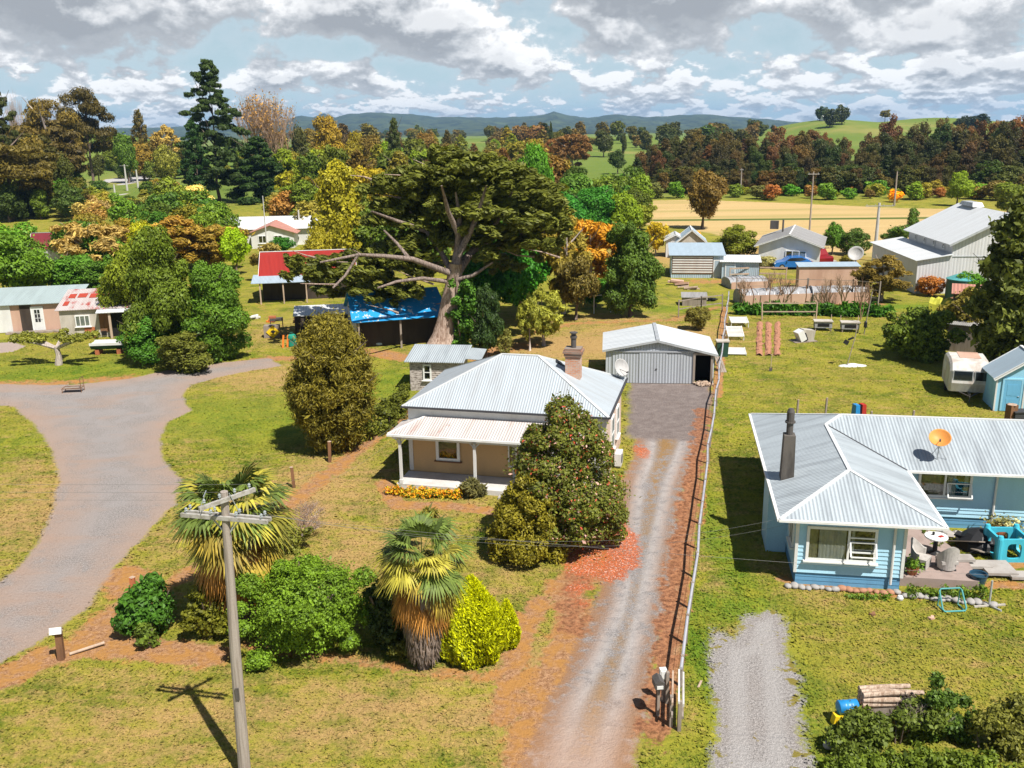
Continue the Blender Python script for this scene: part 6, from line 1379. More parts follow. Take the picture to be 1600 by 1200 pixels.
# front right corner things
t = thing('blue_drum', 'blue plastic drum lying on its side on orange props beside the hedge', 'drum', at(1322,1128), math.radians(5))
m = MB(); prof = [(.01,-.36),(.2,-.36),(.235,-.33),(.225,-.15),(.24,-.12),(.225,-.09),(.225,.1),(.24,.13),(.225,.16),(.235,.34),(.2,.36),(.01,.36)]; m.lathe([(a*.85,b*.78) for a,b in prof],24); put(m, Matrix.Translation((0,0,.50)) @ Matrix.Rotation(math.pi/2,4,'Y')); m.build('drum', MAT['drum_blue'], t, smooth=True)
m = MB(); m.box((.02,-.205,.52),(.18,.01,.07)); m.build('label_sticker', MAT['ply_pale'], t); m = MB(); m.box((-.3,-.1,.18),(.3,.22,.28),roll=.2); m.build('yellow_prop', MAT['yellow'], t); m = MB(); m.box((.3,0,.2),(.2,.35,.4),roll=-.2); m.build('orange_prop', MAT['orange'], t)
rr = random.Random(21); k = 0
for i in range(9): 
    p = Vector(at(1345,1122)); y = (i % 3)*.16; z = .1+(i//3)*.15; m = MB(); m.tube([(0,0,0),(.8,.03,rr.uniform(-.03,.03)),(1.75+rr.uniform(-.3,.1),.02,0)],[.085,.08,.07],9); o = m.build('log', MAT['log'], loc=(p.x,p.y+y,z+.35), rotz=rr.uniform(-.1,.05)); tag(o, 'bleached pole lying in the log stack beside the blue drum', 'log', 'stacked poles beside the blue drum')
m = MB(); m.box((0,0,.18),(1.5,.35,.36)); o = m.build('log_cradle', MAT['old_wood'], loc=Vector(at(1345,1122))+Vector((.9,.16,0))); tag(o,'rough timber cradle under the log stack','cradle')
m = MB(); m.lathe([(.01,-.5),(.6,-.35),(.95,0),(.8,.45),(.01,.75)],9); m.v=[(x*.2,y*.15,z*.22+.09) for x,y,z in m.v]; o = m.build('grey_rock', MAT['stone'], loc=at(1296,1170), smooth=True); tag(o,'single grey rock on the grass beside the hedge','rock')
m = MB(); m.bar((0,0,.02),(.16,.32,.04),.06,.03); m.bar((.02,.02,.035),(.1,.2,.05),.03,.02); o = m.build('wood_offcut', MAT['tan_wood'], loc=at(1091,1075)); tag(o,'pale wood offcut lying on the grass strip','offcut')

rr = random.Random(77)
for i, (px, by, lab, mt, dims, cat) in enumerate((
  (1112,470,'dark plastic tub beside the back garden fence','black',(.9,.6,.4),'tub'),(1098,470,'pale grey crate beside the back garden fence','ply_pale',(.8,.6,.45),'crate'),
  (1148,440,'green shade cloth heap by the low iron shed','green_plastic',(2.2,1.2,.5),'cloth heap'),(1075,452,'stack of pale planks in front of the slatted shed','tan_wood',(1.8,.6,.4),'planks'),
  (1290,412,'heap of white and grey rubble on the drive beside the blue hatchback','ply_pale',(2.4,1.2,.5),'rubble'),(1490,478,'pile of brown timber near the yellow cover','brown_wood',(2.2,1.2,.8),'timber pile'),
  (1418,512,'reddish brown box near the fruit tree','terracotta',(1.0,.7,.5),'box'),(425,503,'orange crate on the ground under the red roofed porch','orange',(.7,.5,.4),'crate'),
  (400,498,'white bucket pile beside the red roofed porch','white',(.9,.5,.4),'buckets'),(470,505,'rusty brown machine part on the left yard grass','brown_wood',(1.1,.6,.6),'machine part'),
  (712,520,'flat pile of grey rubble behind the cypress trunk','stone',(2.4,1.4,.35),'rubble'),(1060,446,'pink plank table before the slatted shed','pink_ply',(2.0,.8,.7),'table'))):
    p = at(px, by); t = thing(cat.replace(' ', '_'), lab, cat, p, rr.uniform(-.5,.5)); w, d, h = dims
    for k in range(6):
        m = MB(); m.box((rr.uniform(-.3,.3)*w, rr.uniform(-.3,.3)*d, h*(.15+.6*k/6)), (w*rr.uniform(.4,.8), d*rr.uniform(.4,.8), h*.28), rr.uniform(-.4,.4), rr.uniform(-.15,.15), rr.uniform(-.15,.15)); m.build('piece', MAT[mt], t)
# rusty posts and vines in front of the tunnels
for i in range(11):
    px = 1158+i*20+rr.uniform(-4,4); p = at(px, 480); h = rr.uniform(1.6,2.6); t = thing('garden_stake', 'thin brown stake in the row before the garden tunnels', 'stake', p, 0, 'stakes before the garden tunnels'); m = MB(); m.tube([(0,0,0),(rr.uniform(-.1,.1),0,h*.5),(rr.uniform(-.3,.3),0,h)],.045,6); m.build('stake', MAT['brown_wood'], t)
# ------------------------------------------------------------------ near planting
random.seed(12)
G_DK=(.035,.075,.014); G_MID=(.07,.14,.020); G_BR=(.10,.24,.022); G_YEL=(.30,.30,.022); G_OLV=(.11,.115,.028); G_BRN=(.13,.085,.032); G_RUST=(.20,.085,.028); G_LIME=(.17,.27,.025); G_PINE=(.03,.055,.02); G_GREY=(.24,.24,.17); G_BLK=(.022,.045,.016); G_ORG=(.55,.20,.015)
# big rounded bush
def dome(px, by, ty, wpx, color, label, name='round_bush', cat='bush', n=15000, leaf=.10, seed=1, mat='leaf', m=70, cr=.42, asp=1.5, depthk=1., shell=.6, squash=.8, cfill=.85, group=None, core=True):
    p = Vector(at(px, by)); h = hgt(p, ty); X = np.array([p[0], p[1], p[2]-HCAM]); w = wpx*(X@_fw)/F_PX
    p.y += w*.32*depthk; p.x *= 1+ w*.32*depthk/max(p.y,1)   # the foot seen is the near edge
    h = h*1.0; rng = np.random.default_rng(seed); t = thing(name, label, cat, p, 0, group)
    cl = [(0,0,h*.40,w*.36,w*.36*depthk,h*.46),(rng.normal()*w*.06,0,h*.52,w*.29,w*.29*depthk,h*.38)]+blob_clumps(rng, max(12, m//3), (0,0,h*.42), (w*.42, w*.42*depthk, h*.46), min(cr*1.05, w*.15), .03, squash, .94)
    P, N, v = cloud(cl, n, rng, .78, .15, lump=.44, nj=.75); k = P[:,2] > .02; P, N, v = P[k], N[k], v[k]
    leafobj(quads_mesh('foliage', P, N, leaf, asp, rng, v), MAT[mat], t, color, 'foliage')
    s = MB()
    for i in range(6): a = rng.random()*6.28; s.tube([(math.cos(a)*.1,math.sin(a)*.1,0),(math.cos(a)*w*.15,math.sin(a)*w*.15,h*.35),(math.cos(a)*w*.3,math.sin(a)*w*.3,h*.7)],[.07,.05,.02],6)
    s.build('stem', MAT['bark'], t); return t
dome(480,1050,902,250,(.105,.205,.022),'large rounded bright green bush between the two palms', n=60000, leaf=.056, seed=3, m=90, cr=.42, cfill=.95)
dome(240,1005,915,112,(.045,.13,.02),'small dark green shrub at the left end of the roadside bed','shrub', n=6000, leaf=.10, seed=4, m=30, cr=.3)
dome(232,1018,975,45,(.09,.15,.03),'low leafy clump in front of the dark green shrub','shrub', n=700, leaf=.09, seed=5, m=9, cr=.16)
dome(330,1008,915,85,(.11,.13,.018),'yellow green mottled shrub at the foot of the left palm','shrub', n=4200, leaf=.09, seed=6, m=22, cr=.3)
dome(610,1030,900,95,(.035,.06,.018),'dark shrub in the shade behind the right palm','shrub', n=6500, leaf=.09, seed=7, m=30, cr=.32)
dome(640,1040,1000,60,(.10,.12,.03),'low straggly plant at the foot of the right palm','shrub', n=900, leaf=.08, seed=17, m=9, cr=.16)
dome(452,872,815,70,(.13,.16,.04),'small pale leaved shrub behind the left palm','shrub', n=2500, leaf=.08, seed=8, m=18, cr=.22)
dome(740,780,753,38,(.12,.13,.07),'grey green lavender bush at the veranda corner','lavender_bush', n=2600, leaf=.10, seed=9, m=14, cr=.2, asp=4.)
bare_tree(Vector(at(472,835)), 1.9, 1.45, 'dry pinkish grey leafless bush behind the left palm', 'twig_grey', 3, 5, 'dry_bush', 'bush', fan=1.0, r0=.02, leafcol=(.30,.215,.17), nleaf=3500)
bare_tree(Vector(at(472,838)), 1.7, 1.2, 'second dry twiggy bush tangled with the pinkish grey one', 'twig_grey', 7, 5, 'dry_bush', 'bush', fan=1.3, r0=.02, leafcol=(.34,.25,.20), nleaf=2500)
# golden conifer: cone of upright fans, with a smaller lobe
def golden(px, by, ty, wpx, label, seed, off=(0,0), n=9000):
    p = Vector(at(px, by)); h = hgt(p, ty); X = np.array([p[0], p[1], -HCAM]); w = wpx*(X@_fw)/F_PX; rng = np.random.default_rng(seed)
    t = thing('golden_conifer', label, 'conifer', p+Vector((off[0], off[1]+w*.3, 0)), 0)
    z = rng.random(n)**.8; a = rng.random(n)*6.28; prof = np.interp(z, [0,.12,.3,.5,.7,.88,1.], [.80,.96,1.,.86,.60,.28,.03])*w/2
    r = prof*(.82+.2*rng.random(n)); lump = 1+.07*np.sin(a*7+z*9)+.05*np.sin(a*13-z*17)
    P = np.stack([np.cos(a)*r*lump, np.sin(a)*r*lump, z*h], 1); N = np.stack([np.cos(a+1.2), np.sin(a+1.2), .1+0*a], 1)+.5*rng.normal(size=(n,3)); td = np.stack([np.cos(a)*.5, np.sin(a)*.5, 1+0*a], 1)
    leafobj(quads_mesh('foliage', P, N, .062, 2.6, rng, rng.random(n)*.7+.3*z, None, td), MAT['leaf'], t, (.36,.44,.008), 'foliage')
    s = MB(); s.tube([(0,0,0),(0,0,h*.6)],[.08,.04],8); s.build('trunk', MAT['bark'], t)
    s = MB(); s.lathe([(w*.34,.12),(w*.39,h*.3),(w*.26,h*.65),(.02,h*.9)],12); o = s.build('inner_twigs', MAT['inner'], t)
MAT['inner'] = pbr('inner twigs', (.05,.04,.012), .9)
golden(738,1040,917,104,'pointed golden yellow conifer beside the right palm', 1, n=26000)
golden(792,1020,950,40,'small golden yellow conifer lobe to the right of the pointed one', 2, (0,.2), n=5000)

# fan palms
def palm(base, h, crown_r, label, seed, lean=(0,0), skirt=(.36,.78), green_n=30, gold_n=22, dead_n=34, skirt_len=.9):
    rng = np.random.default_rng(seed); t = thing('fan_palm', label, 'palm tree', base, 0)
    m = MB(); n = 12; pts = [(lean[0]*i/n, lean[1]*i/n, h*.86*i/n) for i in range(n+1)]; m.tube(pts, [.20+.05*math.sin(i*2.3)*0+.02*(i % 2) for i in range(n+1)], 12); m.build('trunk', MAT['bark'], t, smooth=True)
    top = Vector((lean[0], lean[1], h*.84))
    def fan(V, F, A, W, root, d, L, R, nb, spread, droop, vv, ww):
        d = d.normalized(); side = d.cross(Vector((0,0,1))); side = side.normalized() if side.length > .01 else Vector((1,0,0)); nrm = side.cross(d).normalized()
        hub = root+d*L-Vector((0,0,droop*L*.4)); d2 = (d-Vector((0,0,droop*.8))).normalized(); nrm2 = side.cross(d2).normalized()
        b = len(V); V += [root-side*.015, root+side*.015, hub+side*.012, hub-side*.012]; F.append((b,b+1,b+2,b+3)); A.append(.3); W.append(ww)
        for i in range(nb):
            a = (-.5+(i+.5)/nb)*spread; u = d2*math.cos(a)+side*math.sin(a); r = R*(.80+.22*math.cos(a*.8))*(1+.06*rng.normal()); q = side*math.cos(a)-d2*math.sin(a); wd = R*spread/nb*.40
            mid = hub+u*r*.55+nrm2*(.05*R*(1 if i % 2 else -1)*.4); tip = hub+u*r-Vector((0,0,R*(.10+.30*droop+.12*abs(rng.normal()))))
            b = len(V); V += [hub-q*.004, hub+q*.004, mid+q*wd, mid-q*wd, tip]; F += [(b,b+1,b+2,b+3),(b+3,b+2,b+4)]; x = float(np.clip(vv+.2*rng.normal(), 0, 1)); A += [x,x]; W += [ww,ww]
    def group(name, mat, color, spec):
        V, F, A, W = [], [], [], []
        for (el, az, L, R, spread, droop, zoff, vv) in spec:
            d = Vector((math.cos(az)*math.cos(el), math.sin(az)*math.cos(el), math.sin(el))); fan(V, F, A, W, top+Vector((0,0,zoff)), d, L, R, 26, spread, droop, vv, rng.random())
        me = bpy.data.meshes.new(name); me.from_pydata([tuple(v) for v in V], [], F); a_ = me.attributes.new('v','FLOAT','FACE'); a_.data.foreach_set('value', A); a_ = me.attributes.new('w','FLOAT','FACE'); a_.data.foreach_set('value', W)
        leafobj(me, MAT[mat], t, color, name)
    R = crown_r*.56; L0 = crown_r*.60
    group('green_fronds', 'leaf_palm', (.11,.165,.04), [(math.radians(rng.uniform(-22,76)), i*2.4+rng.normal()*.2, L0*rng.uniform(.75,1.15), R*rng.uniform(.85,1.1), 3.5, rng.uniform(.15,.55), rng.uniform(0,.3), rng.uniform(.3,.9)) for i in range(green_n//2)])
    group('olive_fronds', 'leaf_palm', (.30,.29,.05), [(math.radians(rng.uniform(-30,60)), 1.1+i*2.4+rng.normal()*.2, L0*rng.uniform(.75,1.15), R*rng.uniform(.85,1.1), 3.5, rng.uniform(.15,.55), rng.uniform(0,.3), rng.uniform(.3,.9)) for i in range(green_n//2)])
    group('yellow_fronds', 'leaf_palm', (.30,.24,.045), [(math.radians(rng.uniform(-40,16)), i*2.4+rng.normal()*.2, L0*rng.uniform(.8,1.), R*rng.uniform(.85,1.05), 3.3, rng.uniform(.3,.9), rng.uniform(-.45,.15), rng.uniform(.2,.8)) for i in range(gold_n//3)])
    group('orange_fronds', 'leaf_palm', (.38,.19,.05), [(math.radians(rng.uniform(-66,-12)), i*2.4+rng.normal()*.3, L0*rng.uniform(.6,.8), R*rng.uniform(.8,1.0), 2.8, rng.uniform(.7,1.4), rng.uniform(-.75,-.1), rng.uniform(.2,.8)) for i in range(gold_n)])
    # grey brown skirt of dead fronds hanging round the trunk
    V, F, A = [], [], []; z0, z1 = h*skirt[0], h*skirt[1]
    for i in range(dead_n*34):
        k = rng.random(); z = z0+(z1-z0)*k; a = rng.random()*6.28; rr_ = .30+skirt_len*.50*math.sin(min(1,.25+.75*k)*math.pi*.5)*(.6+.5*rng.random()); cx, cy = lean[0]*z/h, lean[1]*z/h; L = .55+.3*rng.random(); w = .017+.01*rng.random()
        p = Vector((cx+math.cos(a)*rr_*.55, cy+math.sin(a)*rr_*.55, z+.25)); q = Vector((cx+math.cos(a)*rr_, cy+math.sin(a)*rr_, z-L*.45)); s = Vector((-math.sin(a),math.cos(a),0))*w
        e = q+Vector((rng.normal()*.04,rng.normal()*.04,-.22)); b = len(V); V += [p-s,p+s,q+s*1.4,q-s*1.4,e]; F += [(b,b+1,b+2,b+3),(b+3,b+2,b+4)]; x = float(np.clip(.55*k+.45*rng.random(),0,1)); A += [x,x]
    me = bpy.data.meshes.new('dead_skirt'); me.from_pydata([tuple(v) for v in V], [], F); a_ = me.attributes.new('v','FLOAT','FACE'); a_.data.foreach_set('value', A); a_ = me.attributes.new('w','FLOAT','FACE'); a_.data.foreach_set('value', [.5]*len(F))
    leafobj(me, MAT['leaf_dead'], t, (.26,.205,.17), 'dead_skirt')
MAT['leaf_dead'] = foliage_mat('dead fronds', spread=(.35,1.5), trans=.08, yellow=(1.05,1.,.95))
pb = Vector(at(378,985)); palm(pb+Vector((0,.3,0)), hgt(pb,778), 2.0, 'tall left fan palm with orange and brown hanging fronds behind the power pole', 5, skirt=(.22,.74), green_n=44, gold_n=34, dead_n=52, skirt_len=1.05)
pb = Vector(at(662,1042)); palm(pb, hgt(pb,842), 1.45, 'right fan palm with thick grey skirt of dead fronds, between round bush and golden conifer', 9, (.1,0), skirt=(.16,.66), green_n=30, gold_n=22, dead_n=44, skirt_len=.75)

# camellia and companion
def bigshrub(px, by, ty, wpx, colors, label, seed, mat, n, leaf, h_=None, name='camellia_tree', cat='tree', dy=1.6):
    p = Vector(at(px, by)); h = hgt(p, ty) if h_ is None else h_; X = np.array([p[0], p[1], -HCAM]); w = wpx*(X@_fw)/F_PX; p = p+Vector((p.x/p.y*dy, dy, 0)); rng = np.random.default_rng(seed)
    t = thing(name, label, cat, p, 0); cl = []
    for z in (.2,.4,.58,.74,.88): rr_ = float(np.interp(z, [0,.15,.4,.65,.85,1], [.80,.98,1.,.74,.42,.12]))*w/2; cl.append((rng.normal()*.05*w, 0, z*h, rr_*.86, rr_*.8, h*.16))
    for i in range(46):
        z = .05+.90*rng.random()**.85; rr_ = np.interp(z, [0,.15,.4,.65,.85,1], [.80,.98,1.,.74,.42,.12])*w/2; a = rng.random()*6.28; q = .82+.12*rng.random(); s = .46*(1.15-.5*z)
        cl.append((math.cos(a)*rr_*q, math.sin(a)*rr_*q*.85, z*h, s, s, s*.85))
    P, N, v = cloud(cl, n, rng, .72, .1, lump=.30, nj=.8); k = P[:,2] > .05; P, N, v = P[k], N[k], v[k]
    leafobj(quads_mesh('foliage', P, N, leaf, 1.7, rng, v), MAT[mat], t, colors, 'foliage')
    s = MB()
    for i in range(5): a = i*1.3; s.tube([(math.cos(a)*.15,math.sin(a)*.15,0),(math.cos(a)*w*.12,math.sin(a)*w*.12,h*.4),(math.cos(a)*w*.2,math.sin(a)*w*.2,h*.8)],[.12,.08,.03],7)
    s.build('trunk', MAT['bark'], t)
# foot of the crown at (880,885); its top at row 630 leans back with the height
bigshrub(882,882,646,206,(.105,.135,.03),'large camellia tree with scattered red flowers in front of the cottage veranda', 21, 'leaf_camellia', 70000, .072, dy=1.7)
bigshrub(826,882,750,112,(.17,.17,.022),'yellow green shrub growing into the left side of the camellia', 22, 'leaf', 24000, .065, name='yellow_green_shrub', cat='shrub', dy=.6)

# kanuka tree and its hedge
def featherytree(px, by, ty, wpx, color, label, seed, n=30000, leaf=.12, name='kanuka_tree', low=.06, widest=.45, mcl=170, dk=1., dy=1., asp=3.2, mat='leaf', cs=.42):
    p = Vector(at(px, by)); h = hgt(p, ty); X = np.array([p[0], p[1], -HCAM]); w = wpx*(X@_fw)/F_PX; rng = np.random.default_rng(seed); t = thing(name, label, 'tree', p, 0); cl = []
    for i in range(mcl):
        z = low+(1-low)*rng.random(); rr_ = np.interp(z, [low,low+.1,widest,.8,1], [.35,.7,1.,.72,.2])*w/2; a = rng.random()*6.28; q = rng.random()**.4; s = cs*(.6+.7*rng.random())
        cl.append((math.cos(a)*rr_*q, math.sin(a)*rr_*q*dk, z*h, s, s, s*.75))
    P, N, v = cloud(cl, n, rng, .15, .2, cull=False, nj=.9, lump=.2); P = P+rng.normal(size=P.shape)*np.where(rng.random((len(P),1)) < .25, .22, .07); td = np.tile(np.array([[0,0,1.]]), (len(P),1))+.8*rng.normal(size=(len(P),3)); leafobj(quads_mesh('foliage', P, N, leaf, asp, rng, v, None, td), MAT[mat], t, color, 'foliage')
    trunk_mb(h, .16, rng, 9, .3, 0, .8, .15, 8).build('trunk', MAT['bark'], t); return t
featherytree(525,702,500,134,(.155,.15,.030),'tall brown green feathery tree on the lawn left of the cottage', 31, 150000, .062, widest=.48, mcl=520, cs=.30)
def hedge(pts, w, h, color, label, n, leaf, seed, name='hedge', mat='leaf', gaps=.0, hv=.15, cat='hedge', kind=None, asp=1.6):
    P_ = [Vector(at(*q)) for q in pts]; rng = np.random.default_rng(seed); t = thing(name, label, cat, P_[0]); o = P_[0]; cl = []
    for a, b in zip(P_[:-1], P_[1:]):
        L = (b-a).length
        for i in range(int(L/(w*.075))):
            k = rng.random(); q = a.lerp(b, k)-o; hh = h*(1-hv*rng.random()); z = rng.random()*hh; s = min(w*.22, .34)*(.6+.7*rng.random()); cl.append((q.x+rng.uniform(-.3,.3)*w, q.y+rng.uniform(-.3,.3)*w, max(s*.5, z-s*.3), s, s, s*.85))
    P, N, v = cloud(cl, n, rng, .35, .2, cull=False, nj=.9); P = P+rng.normal(size=P.shape)*leaf*.8; k = P[:,2] > .02; P, N, v = P[k], N[k], v[k]; leafobj(quads_mesh('foliage', P, N, leaf, asp, rng, v), MAT[mat], t, color, 'foliage')
    for a, b in zip(P_[:-1], P_[1:]):
        for i in range(max(2, int((b-a).length/1.6))): q = a.lerp(b, rng.random())-o; m = MB(); m.tube([(q.x,q.y,0),(q.x+rng.normal()*.15,q.y+rng.normal()*.15,h*.6)],[.03,.012],5); m.build('stem', MAT['bark'], t)
    return t
hedge([(560,696),(600,672),(640,640)], 1.1, 1.7, (.10,.13,.025), 'loose green hedge running from the feathery tree to the cottage corner', 9000, .10, 41)
# flower bed along the veranda
hedge([(610,772),(660,776),(722,778)], .7, .42, (.06,.13,.02), 'bed of orange flowers along the veranda front', 5200, .07, 42, 'flower_bed', 'leaf_flower', cat='flower bed')
dome(672,812,800,22,(.16,.17,.04),'small grassy tuft on the lawn before the flower bed','grass_tuft','tuft', n=260, leaf=.10, seed=11, m=5, cr=.12, asp=5)
# roadside hedge at the lower right corner
hedge([(1295,1185),(1370,1165),(1450,1158)], 1.2, 1.25, (.085,.13,.028), 'untidy low hedge of mixed green shrubs beside the log stack', 13000, .075, 43)
hedge([(1440,1150),(1500,1160)], 1.0, 1.85, (.055,.11,.022), 'taller dark green shrub rising from the corner hedge', 9000, .075, 44, 'hedge_shrub', cat='shrub')
hedge([(1510,1165),(1600,1180),(1680,1190)], 1.2, 1.6, (.12,.14,.035), 'loose pale green bushes at the right end of the corner hedge', 14000, .075, 45)
hedge([(1290,1200),(1400,1196),(1560,1204)], .9, .45, (.10,.16,.025), 'low weedy growth along the foot of the corner hedge', 7000, .07, 46, 'weeds', cat='weeds')
bare_tree(Vector(at(1420,1150)), 1.8, 1.3, 'dry leafless twigs sticking out of the corner hedge', 'twig_grey', 5, 4, 'dry_bush', 'bush', fan=.9, r0=.01)
# plants at the blue house
hedge([(1325,935),(1390,938)], .3, .2, (.10,.20,.03), 'low green plants among the edging stones below the window', 500, .06, 47, 'border_plants', cat='plants')
hedge([(1420,932),(1500,935),(1540,935)], .6, .45, (.10,.18,.03), 'leafy garden plants below the patio front', 1800, .07, 48, 'border_plants', cat='plants')
hedge([(1440,838),(1466,866)], .35, .35, (.12,.20,.04), 'strip of grassy plants along the patio edge', 700, .08, 49, 'border_plants', cat='plants', asp=4)
hedge([(1150,490),(1300,492),(1400,494)], 1.8, .9, (.04,.13,.012), 'long strip of lush green crops before the garden tunnels', 14000, .16, 50, 'crop_row', cat='crops', asp=3)
hedge([(630,488),(690,482),(745,478)], 2.5, 1.5, (.14,.20,.03), 'long strip of tall grass behind the tarpaulin barn', 6000, .22, 51, 'tall_grass', cat='grass', asp=4)

# the big cypress
MAT['bark_limb'] = bark_mat('grey cypress limbs', (.11,.08,.065), (.32,.25,.21))
def cypress():
    base = Vector(at(688,545)); rng = np.random.default_rng(77); Y0 = base.y
    def P3(px, py, dy=0.):
        v = ray(px, py); t = (Y0+dy)/v[1]; return Vector((v[0]*t, Y0+dy, HCAM+v[2]*t))
    t = thing('cypress_tree', 'huge spreading old cypress with pale twisted trunk and flat layered dark foliage', 'tree', base); rel = lambda p: p-base
    m = MB()
    def limb(pts, r0, r1, n=9):
        Q = [rel(P3(*p)) for p in pts]; k = len(Q)-1; m.tube(Q, [r0+(r1-r0)*i/k for i in range(k+1)], n)
    m.tube([rel(P3(684,552)),rel(P3(690,525)),rel(P3(697,500)),rel(P3(703,470)),rel(P3(710,440)),rel(P3(712,412))],[1.15,.72,.68,.66,.62,.5],12)
    m.tube([rel(P3(702,545,-.3)),rel(P3(700,520,-.3)),rel(P3(706,480,-.3)),rel(P3(716,455,-.2))],[.5,.4,.35,.25],8)
    m.build('trunk', MAT['bark_pale'], t, smooth=True)
    m = MB()
    for pts, r0 in (([(712,430),(680,418,-1),(645,405,-2),(600,400,-3),(560,398,-4),(500,410,-5)],.27),([(705,425),(690,395,1),(665,360,2),(640,330,3)],.26),([(712,420),(716,385,0),(718,340,-1),(712,300,-1)],.42),([(714,425),(735,395,1),(762,375,2),(800,358,3),(840,340,4)],.40),([(700,440),(660,435,-2),(620,440,-4),(590,450,-5)],.18),([(718,370),(700,330,-3),(690,290,-4)],.25),([(716,400),(745,340,-2),(760,290,-2)],.28),([(664,360,2),(620,345,0),(580,330,-1)],.2),([(762,375,2),(780,340,0),(800,300,1)],.2),([(640,405,-2),(620,380,-2),(600,360,-1)],.15),([(560,398,-4),(540,430,-5),(520,450,-6)],.12),([(700,440),(740,430,-1),(770,410,-1)],.2),([(800,358,3),(830,370,2),(855,360,2)],.15)): limb(pts, r0, .07)
    rr = random.Random(2)
    for (x, y) in ((560,395),(510,405),(470,395),(590,300),(560,272),(680,470),(600,480),(640,430),(800,395),(840,390),(620,270),(660,255),(540,420),(490,440)):
        d = rr.uniform(-2,3); M0 = m; m = MB(); m.tube([rel(P3(*q)) for q in [(x+rr.uniform(20,40), y+rr.uniform(0,18), d),(x+8, y+4, d),(x-rr.uniform(8,22), y-rr.uniform(-8,8), d)]], [.09,.05,.02], 5); m.build('dead_branch', MAT['bark_pale'], t, smooth=True); m = M0
    m.build('limbs', MAT['bark_limb'], t, smooth=True)
    plates = [(700,250,34),(762,262,45),(655,272,42),(822,285,40),(604,296,40),(695,300,55),(784,308,60),(848,305,34),(575,325,40),(640,345,45),(742,335,60),(824,345,50),(868,325,20),(560,365,30),(622,383,40),(520,405,30),(480,425,26),(545,418,36),(590,425,38),(602,455,30),(636,412,30),(560,452,28),(510,452,28),(805,385,42),(850,378,24),(750,378,28),(608,474,18),(700,272,40),(730,285,50),(770,335,50),(800,320,45),(660,310,35),(590,345,30),(620,325,35),(840,335,30),(780,360,40),(720,318,45),(462,415,18),(640,455,20),(575,395,26),(870,345,20),(850,290,28),(690,238,22),(745,245,28),(610,282,25),(535,440,24),(575,300,22),(655,380,26),(495,435,22),(640,290,28),(812,268,25),(560,345,22),(715,350,24),(452,432,12),(585,470,16),(660,400,26),(690,370,24),(560,380,26),(610,400,28),(680,420,16),(640,372,26),(770,400,24),(535,395,22),(500,395,20),(600,405,24),(620,398,26),(575,402,24),(650,418,22),(545,400,20),(455,405,14),(720,262,30),(680,262,30),(790,290,30),(860,310,24),(600,318,28)]
    cl = []; px2m = 75/F_PX
    for (x, y, r) in plates:
        if x < 580 and y < 396: continue
        for j in range(5 if y < 370 else 3):
            dy = (rng.uniform(-1.5,7.5) if x > 700 else rng.uniform(1.,9.)) if y < 370 else (rng.uniform(-3.0,3.0) if x > 700 else rng.uniform(0,6.)); q = rel(P3(x+rng.uniform(-.5,.5)*r, y+rng.uniform(-.15,.15)*r-dy*.4, dy)); R = r*px2m*(.45+.35*rng.random())
            for k in range(5): a = rng.random()*6.28; cl.append((q.x+math.cos(a)*R*.8, q.y+math.sin(a)*R*.8, q.z+rng.normal()*.15, R*.5, R*.5, max(.3, R*.26)))
    tx = [450,500,540,580,640,700,780,840,885]; ty_ = [418,388,362,312,268,238,248,280,322]; bx_ = [450,520,600,650,690,720,760,800,840,885]; by_ = [448,462,478,450,400,385,408,428,408,375]
    for i in range(170):
        x = rng.uniform(560,882) if i > 14 else rng.uniform(455,600)
        if False: pass
        a0, b0 = np.interp(x, tx, ty_)+8, np.interp(x, bx_, by_); y = a0+(b0-a0)*rng.random()**1.2
        if x < 615 and y < 400: continue
        dy = rng.uniform(-1,8) if (x > 690 or y < 360) else rng.uniform(.3,6); q = rel(P3(x, y, dy)); R = rng.uniform(20,34)*px2m*.55
        for k in range(4): a = rng.random()*6.28; cl.append((q.x+math.cos(a)*R*.8, q.y+math.sin(a)*R*.8, q.z+rng.normal()*.2, R*.55, R*.55, max(.28, R*.28)))
    P, N, v = cloud(cl, 165000, rng, .3, .25, .4, cull=False); out = P*[1,1,0]; td = out/np.maximum(np.linalg.norm(out,axis=1,keepdims=True),.1)+[0,0,.35]
    leafobj(quads_mesh('crown', P, N, .17, 2.6, rng, v*.85+.15*(rng.random(len(v)) > .93), None, td), MAT['leaf'], t, (.11,.14,.030), 'crown')
    # ivy climbing the right side of the trunk
    iv = thing('ivy', 'bright green ivy climbing the right side of the cypress trunk', 'ivy', Vector(at(722,548))); cl = []
    b2 = Vector(at(722,548))
    for i in range(70):
        y = rng.uniform(440,545); x = 722+rng.normal()*9+(545-y)*.03; q = P3(x, y, -.6+rng.uniform(-.6,.6))-b2; s = rng.uniform(.3,.5); cl.append((q.x,q.y,q.z,s,s,s))
    P, N, v = cloud(cl, 9000, rng, .5, .2, cull=False); leafobj(quads_mesh('foliage', P, N, .17, 1.2, rng, v), MAT['leaf'], iv, (.06,.16,.025), 'foliage'); s = MB(); s.tube([(0,0,0),(-.3,0,3),(-.2,0,6)],[.08,.06,.03],6); s.build('stem', MAT['bark'], iv)
cypress()

